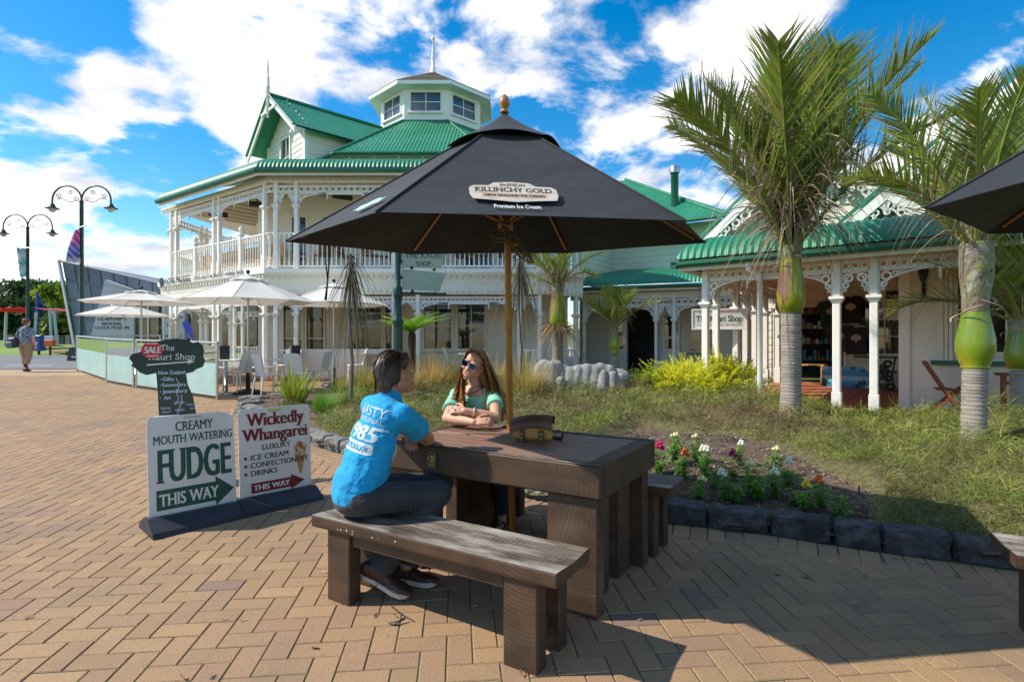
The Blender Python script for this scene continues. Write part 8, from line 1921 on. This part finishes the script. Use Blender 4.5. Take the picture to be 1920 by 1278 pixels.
m.build('canvas', mat('seascape_paint', (1, 1, 1), .5, obj=True, extra=_sea), t)
m = MB(); [m.prism(q, .001, .003, PMx) for q in ([(-.5, .5), (-.36, .5), (-.5, .38)], [(.5, .5), (.36, .5), (.5, .38)], [(.5, 0), (.38, 0), (.5, .12)])]; cg = m.build('corner_guards', M_CORF, t); cg['kind'] = 'stuff'
t = thing('display_bench', 'low slatted pine bench inside the dark shop doorway', 'bench', K(.55, 6.1), KA); [MB().box((-.45 + k * .11, -.2, .42), (-.36 + k * .11, .3, .45)).build('slat', M_PINE, t) for k in range(8)]; [MB().box((x, -.18, 0), (x + .05, .28, .42)).build('leg', M_PINE, t) for x in (-.38, .33)]
t = thing('shelf_unit', 'dark shelves crowded with small souvenirs at the back of the shop', 'shelves', K(.6, 8.6), KA)
for z in (.4, .9, 1.35, 1.8): MB().box((-1.3, -.2, z), (1.3, .2, z + .03)).build('shelf', M_TWIG, t)
m = MB(); rr_ = random.Random(4); GC = [mat('souvenir_%s' % k, c, .5) for k, c in (('tan', (.42, .25, .12)), ('cream', (.7, .62, .5)), ('teal', (.05, .25, .25)), ('red', (.35, .05, .04)))]
for z in (.43, .93, 1.38, 1.83):
    x = -1.25
    while x < 1.2: w_ = rr_.uniform(.05, .16); m.box((x, -.15, z), (x + w_, .1, z + rr_.uniform(.08, .34)), None, rr_.randrange(4)); x += w_ + .03
m.build('souvenirs', GC, t, kind='stuff')
t = thing('hanging_sign', 'white framed shop sign hung behind the corner posts', 'sign', P(1348, 598, 11.75), KA + .35); w_, h_ = .52, .19
MB().box((-w_, -.015, -h_), (w_, .015, h_)).build('board', M_CORF, t); m = MB(); [m.box(a, b) for a, b in (((-w_ - .03, -.03, h_), (w_ + .03, .03, h_ + .03)), ((-w_ - .03, -.03, -h_ - .03), (w_ + .03, .03, -h_)), ((-w_ - .03, -.03, -h_), (-w_, .03, h_)), ((w_, -.03, -h_), (w_ + .03, .03, h_)))]; m.build('frame', M_WHITE, t)
TX = rot('X', PI / 2) @ tr(0, 0, .0165); m = MB(); text(m, 'The Kauri Shop', 0, -.055, .13, .92, TX, align_='c', serif=.05, fat=.06); m.build('lettering', M_SGREEN, t); m = MB(); text(m, 'QUALITY NEW ZEALAND MADE', 0, .12, .04, .8, TX, align_='c'); text(m, 'GIFTS - SOUVENIRS - JEWELLERY', 0, -.14, .035, .9, TX, align_='c'); m.build('lettering', mat('sign_red_small', (.55, .12, .10), .6), t); m = MB(); [m.tube([(x, 0, h_), (x, 0, h_ + .55)], .008, 4) for x in (-.4, .4)]; m.build('chain', M_BLACK, t)
t = thing('wall_lamp', 'black carriage lamp bracket on the porch wall near its corner board', 'lamp', K(3.2, 1.66, 2.15), KA); m = MB(); m.tube([(0, 0, -.15), (0, -.02, .05), (0, -.18, .12)], .025, 6); m.box((-.03, -.02, -.2), (.03, .02, .05)); m.build('bracket', M_BLACK, t); m = MB(); m.lathe([(.03, .0), (.07, .12), (.08, .22), (.03, .30), (0, .34)], 8, tr(0, -.2, .05)); m.build('lantern', M_IRON, t)
t = thing('window_poster', 'sale poster with a red band in the porch window', 'poster', K(2.55, 5.72, 1.95), KA); MB().box((-.24, -.006, -.35), (.24, 0, .35)).build('sheet', M_CORF, t); MB().box((-.24, -.009, .12), (.24, -.0065, .35)).build('band', M_INK, t); MB().box((-.24, -.010, .09), (.24, -.0066, .14)).build('stripe', M_MAROON, t); m = MB(); text(m, 'sale', -.1, .19, .11, .3, rot('X', PI / 2) @ tr(0, 0, .0105)); m.build('lettering', M_CORF, t)

# ================================================================== museum, park and far things
D_ = 31.0; M_SLATE = mat('grey_cladding', (.20, .225, .26), .6, noise=((.7, 4, (.16, .185, .22), .45, .65),), rand=.12); mu = thing('museum_building', 'grey panelled museum with slanted prow wall and white lettered screen', 'building', P(210, 639, D_).xy.to_3d() + Vector((0, 0, gz(D_))))
tl_, tr2, bl_, br_ = (110, 488), (330, 537), (143, 668), (330, 664)
m = MB(); Mm = Matrix(((1, 0, 0, 0), (0, 0, 1, D_), (0, 1, 0, 0), (0, 0, 0, 1))); pp = lambda u, v, d=D_: (P(u, v, d).x, P(u, v, d).z); m.prism([pp(*tl_), pp(*tr2), pp(*br_), pp(*bl_)], .25, 8, Mm); m.build('wall', M_SLATE, mu, world=True)
for i in range(9):
    for j in range(5):
        def q(a, b): top = (tl_[0] + (tr2[0] - tl_[0]) * a, tl_[1] + (tr2[1] - tl_[1]) * a); bot = (bl_[0] + (br_[0] - bl_[0]) * a, bl_[1] + (br_[1] - bl_[1]) * a); return pp(top[0] + (bot[0] - top[0]) * b, top[1] + (bot[1] - top[1]) * b)
        e = .02; m = MB(); m.prism([q(i / 9 + e * .3, j / 5 + e), q((i + 1) / 9 - e * .3, j / 5 + e), q((i + 1) / 9 - e * .3, (j + 1) / 5 - e), q(i / 9 + e * .3, (j + 1) / 5 - e)], .18, .25, Mm); m.build('panel', M_SLATE, mu, world=True)
m = MB(); a, b = P(*tl_, D_ + .1), P(*bl_, D_ + .1); m.tube([a, b], .09, 5); m.tube([a, P(*tr2, D_ + .1)], .07, 5); m.build('edge_trim', M_STEEL, mu, world=True)
M_GREYW = mat('pale_grey_screen', (.52, .53, .55), .6); m = MB(); m.prism([pp(204, 525), pp(258, 545), pp(258, 664), pp(170, 664)], -.3, .1, Mm); scn = m.build('letter_screen', M_GREYW, mu, world=True)
ML = Matrix(((1, 0, 0, 0), (0, 0, -1, D_ - .31), (0, 1, 0, 0), (0, 0, 0, 1))); m = MB()
for s, u0, u1, v, hp in (('CLAPHAMS', 190, 244, 601, 6.5), ('NATIONAL', 198, 236, 609.5, 5.5), ('CLOCK MUSEUM', 185, 249, 617, 5.5)): a = pp(u0, v); text(m, s, a[0], a[1], hp / F * D_, pp(u1, v)[0] - a[0], ML, serif=.03, fat=.04, step=.002)
m.build('lettering', M_INK, scn, world=True)
q1, q2 = P(178, 531, D_ - 2), P(262, 547, D_ - .5); m = MB(); m.add([q1, q2, q2 + Vector((0, 0, -.4)), q1 + Vector((3, .6, -.5)), q2 + Vector((0, 1.5, 0))], [(0, 3, 2, 1), (0, 1, 4), (0, 4, 3)]); m.build('canopy_fin', M_GREYW, mu, world=True)
m = MB(); m.prism([pp(258, 572), pp(311, 572), pp(311, 640), pp(258, 640)], -.12, .2, Mm); gw_ = m.build('glazing', M_WINGLASS, mu, world=True)
for u in (258, 282, 310): m = MB(); m.prism([pp(u - 1, 570), pp(u + 1, 570), pp(u + 1, 642), pp(u - 1, 642)], -.2, .2, Mm); m.build('mullion', M_STEEL, mu, world=True)
m = MB(); m.prism([pp(256, 634), pp(312, 634), pp(312, 664), pp(256, 664)], -.16, .2, Mm); m.build('sill_wall', M_MAROON, mu, world=True)
m = MB(); m.prism([pp(311, 570), pp(350, 570), pp(350, 660), pp(311, 660)], -.2, .2, Mm); sb_ = m.build('shop_screen', M_GREYW, mu, world=True); m = MB(); ML2 = ML @ tr(0, 0, -.08)
for s, u0, u1, v in (('MUSEUM SHOP', 313, 347, 597), ('SO', 317, 324, 611), ('W', 320, 324, 622), ('OPEN DAILY', 313, 346, 632)): a = pp(u0, v); text(m, s, a[0], a[1], 4.6 / F * D_, pp(u1, v)[0] - a[0], ML @ tr(0, 0, -.09), fat=.05, step=.002)
m.v = [(x, D_ - .215 - .002 * (i % 5), z) for i, (x, y, z) in enumerate(m.v)]; m.build('lettering', M_INK, sb_, world=True)
for k in range(6): m = MB(); u = 352 + k * 26; m.prism([pp(u, 560), pp(u + 24, 560), pp(u + 24, 656), pp(u, 656)], .1, .25, Mm); m.build('shop_window', M_WINGLASS, mu, world=True)
m = MB(); m.prism([pp(330, 537), pp(560, 575), pp(560, 664), pp(330, 664)], .26, 7, Mm); m.build('rear_wall', M_SLATE, mu, world=True)
pb = P(352, 620, 21); t = thing('feather_flag', 'blue feather flag leaning behind the white posts', 'flag', pb.xy.to_3d() + Vector((0, 0, gz(21)))); m = MB(); m.prism([pp(u, v, 21) for u, v in ((341, 606), (346, 601), (353, 603), (359, 614), (364, 640), (358, 634), (348, 622))], 0, .02, Matrix(((1, 0, 0, 0), (0, 0, 1, 21), (0, 1, 0, 0), (0, 0, 0, 1)))); m.build('cloth', mat('flag_blue', (.06, .10, .50), .7), t, world=True); m = MB(); m.tube([P(341, 606, 21.02), P(360, 640, 21.02), P(366, 672, 21.02)], .02, 5); m.build('pole', M_STEEL, t, world=True)
# a-board, bins, raised edging
p = G(142, 677); t = thing('chalkboard_sign', 'black a-frame board standing at the barrier corner', 'sign', p, .1); m = MB(); m.add([(-.36, 0, 0), (.36, 0, 0), (.34, .12, .58 + .0), (-.34, .12, .58), (-.36, .3, 0), (.36, .3, 0), (.34, .16, .58), (-.34, .16, .58)], [(0, 1, 2, 3), (5, 4, 7, 6), (3, 2, 6, 7), (0, 3, 7, 4), (1, 5, 6, 2)]); m.build('board', M_BLACK, t); m = MB(); m.prism([(-.06, .36), (0, .30), (.06, .36), (.03, .39), (0, .365), (-.03, .39)], .004, .006, rot('X', PI / 2 - .2)); [m.prism([(-.2 + .02 * k, .20 - .05 * k), (.2 - .02 * k, .20 - .05 * k), (.2 - .02 * k, .222 - .05 * k), (-.2 + .02 * k, .222 - .05 * k)], .004, .006, rot('X', PI / 2 - .2)) for k in range(2)]; m.build('lettering', M_CORF, t)
p = Vector((P(73, 640, 29).x, 29, gz(29))); t = thing('wheelie_bin', 'blue lidded bin with a white logo on the grass edge', 'bin', p); t.scale = (.5, .5, .52); m = MB(); m.box((-.42, -.4, .35), (.42, .4, 3.0 / 2.2 + .35), bev=.04); m.build('bin_body', mat('bin_blue', (.01, .07, .32), .4), t); m = MB(); m.box((-.48, -.46, 1.7), (.48, .46, 1.9), bev=.05); m.build('lid', mat('lid_blue', (.015, .09, .36), .4), t); m = MB(); m.prism([(-.15, .95), (.12, .95), (.2, 1.25), (-.1, 1.25)], .41, .415, rot('X', PI / 2)); m.build('logo', M_CORF, t); m = MB(); m.tube([(0, 0, -.05), (0, 0, .4)], .12, 8); m.build('stand', M_BLACK, t)
p = Vector((P(94, 640, 28).x, 28, gz(28))); t = thing('post_box', 'orange and grey box on a black post beside the blue bin', 'box', p); t.scale = (.5, .5, .62); MB().box((-.42, -.25, .75), (.42, .25, 1.25), bev=.03).build('orange_box', mat('box_orange', (.75, .12, .015), .5), t); MB().box((-.45, -.2, 1.25), (.45, .3, 1.55), bev=.03).build('grey_box', M_GREYW, t); m = MB(); m.tube([(0, 0, -.1), (0, 0, .78)], .10, 6); m.build('post', M_BLACK, t)
for k, (u0, v0, u1, v1) in enumerate(((76, 655, 128, 653), (100, 659, 132, 665))): a, b = G(u0, v0), G(u1, v1); d = b - a; m = MB(); m.box((0, -.2, -.05), (d.length, .2, .10), tr(a) @ rot('Z', math.atan2(d.y, d.x)), bev=.03); tag(m.build('timber_edging', mat('edging_timber', (.22, .12, .06), .8), loc=a), ('longer', 'shorter')[k] + ' low timber edging left of the black a-frame board', 'edging')
# trees and the playground
TREES = {}
def tree(label, u, d, vt, vb, wpx, c0, c1, n=2600, trunk=True, name='tree'):
    x = (u - 960) / F * d; zt, zb = CAMH + (639 - vt) / F * d, CAMH + (639 - vb) / F * d; R_ = wpx / F * d / 2; base = Vector((x, d, gz(d))); t = thing(name, label, 'tree', base, 0, 'trees in the park beyond the road')
    m = MB(); cz = (zb + zt) / 2 - base.z; m.tube([(0, 0, -.2), (.1, 0, cz * .5), (0, .1, cz)], [R_ * .10, R_ * .07, R_ * .03], 7)
    for k in range(6): a = k * 1.05; m.tube([(0, 0, cz * .5), (R_ * .35 * math.cos(a), R_ * .35 * math.sin(a), cz * .9), (R_ * .7 * math.cos(a), R_ * .7 * math.sin(a), cz * 1.15)], [R_ * .05, R_ * .03, .01], 5)
    m.build('trunk', mat('bark_grey', (.13, .10, .08), .9), t)
    nb = 26; bc = np.stack([RNG.normal(size=nb) * R_ * .48, RNG.normal(size=nb) * R_ * .4, cz + RNG.uniform(-.5, .5, nb) * (zt - zb) * .85], 1); br = RNG.uniform(.22, .42, nb) * R_; i = RNG.integers(0, nb, n); v = RNG.normal(size=(n, 3)); v /= np.linalg.norm(v, axis=1, keepdims=True); P0 = bc[i] + v * br[i][:, None] * RNG.uniform(.6, 1, (n, 1)); P0[:, 2] = np.minimum(P0[:, 2], zt - base.z)
    c = (np.array(c0) + (np.array(c1) - np.array(c0)) * RNG.random((n, 1))) * (.6 + .7 * RNG.random(nb)[i][:, None]); s_ = d / 30
    q = blades(P0, v + RNG.normal(size=(n, 3)) * .7, RNG.uniform(.25, .5, n) * s_, .20 * s_, .3, c, seg=1, tipw=.5); np_mesh('crown', q[0], q[1], M_VEG, t, cols=q[2], kind='stuff')
tree('dark rounded evergreen behind the red shade sail', 32, 62, 526, 625, 96, (.03, .06, .02), (.08, .13, .04), 5200); tree('bright lime-leaved tree beside the museum prow', 118, 48, 536, 625, 62, (.12, .20, .02), (.30, .38, .04), 3600); tree('mid green tree between the dark evergreen and the lime one', 84, 70, 562, 628, 60, (.06, .11, .03), (.14, .20, .05), 3000)
for k in range(7): x = -122 + k * 13; tree(ORD[k] + ' tree from the left in the far dark belt beyond the lawn', 960 + x / 95 * F, 95 + 6 * math.sin(k * 2), 545 + 12 * math.sin(k * 1.7), 618, 190, (.04, .07, .025), (.10, .15, .05), 1500)
sl_ = [('red and purple shade sail over the playground', ((0, 577), (50, 576), (52, 586), (0, 583)), (.62, .02, .10), 40), ('pink and white shade sail reaching the museum prow', ((62, 576), (80, 578), (130, 580), (128, 583), (96, 582)), (.75, .25, .40), 42)]
for l, q, c, d in sl_: p0 = P(*q[0], d); m = MB(); vs = [P(u, v, d + (3 if k > 1 else 0)) for k, (u, v) in enumerate(q)]; m.add(vs, [tuple(range(len(vs)))]); m.add([v - Vector((0, 0, .05)) for v in vs], [tuple(range(len(vs)))[::-1]]); tag(m.build('shade_sail', mat('sail_cloth', c, .8, transl=.4), loc=p0), l, 'shade sail')
for u, v0, u2, l in ((12, 585, 9, 'leftmost leaning grey pole holding the red sail'), (68, 585, 64, 'grey pole just right of the walker'), (94, 582, 97, 'grey pole under the pink sail'), (101, 583, 108, 'leaning grey pole nearest the museum')): m = MB(); a, b = P(u, v0, 41), P(u2, 632, 41); b.z = gz(41) - .1; m.tube([b, a], .09, 8); tag(m.build('sail_pole', mat('pole_grey', (.42, .48, .50), .5), loc=b), l, 'pole', 'poles of the shade sails')
m = MB(); m.tube([P(70, 548, 45), P(69, 632, 45)], .10, 8); tag(m.build('mast', mat('mast_blue', (.01, .05, .25), .5), loc=P(69, 632, 45)), 'tall dark blue playground mast with climbing net', 'mast'); nt_ = MB(); top = P(70, 550, 45)
for k in range(9): e = P(52 + k * 9, 628, 45 + (k % 3)); nt_.tube([top, e], .018, 4); nt_.tube([top.lerp(e, .6), top.lerp(P(61 + k * 9, 628, 45), .6)], .016, 4)
tag(nt_.build('climbing_net', mat('net_blue', (.015, .05, .28), .6), loc=top), 'blue rope climbing net hanging round the mast', 'net')
for k, (u, l) in enumerate(((6, 'low picnic seat at the left edge of the lawn'), (115, 'low stone-legged seat near the lime-leaved tree'), (126, 'low stone-legged seat touching the museum prow'))): p = Vector((P(u, 632, 46).x, 46, gz(46))); t = thing('park_seat', l, 'seat', p, 0, 'seats on the lawn'); MB().box((-1.1, -.3, .75), (1.1, .3, .9)).build('seat', M_TWIG, t); [MB().box((x - .2, -.25, -.1), (x + .2, .25, .75)).build('leg', M_CONC, t) for x in (-.7, .7)]
hd = thing('hedge', 'low clipped hedge along the far side of the lawn', 'hedge', (-70, 84, gz(84))); n = 9000; q = blades(np.stack([RNG.uniform(-55, 62, n), RNG.uniform(-1, 1, n), RNG.uniform(0, 3.2, n)], 1), RNG.normal(size=(n, 3)), RNG.uniform(.6, 1.2, n), .5, .2, np.array([.06, .10, .03]) * RNG.uniform(.5, 1.6, (n, 1)), seg=1, tipw=.6); np_mesh('foliage', q[0], q[1], M_VEG, hd, cols=q[2], kind='stuff')
# (end)
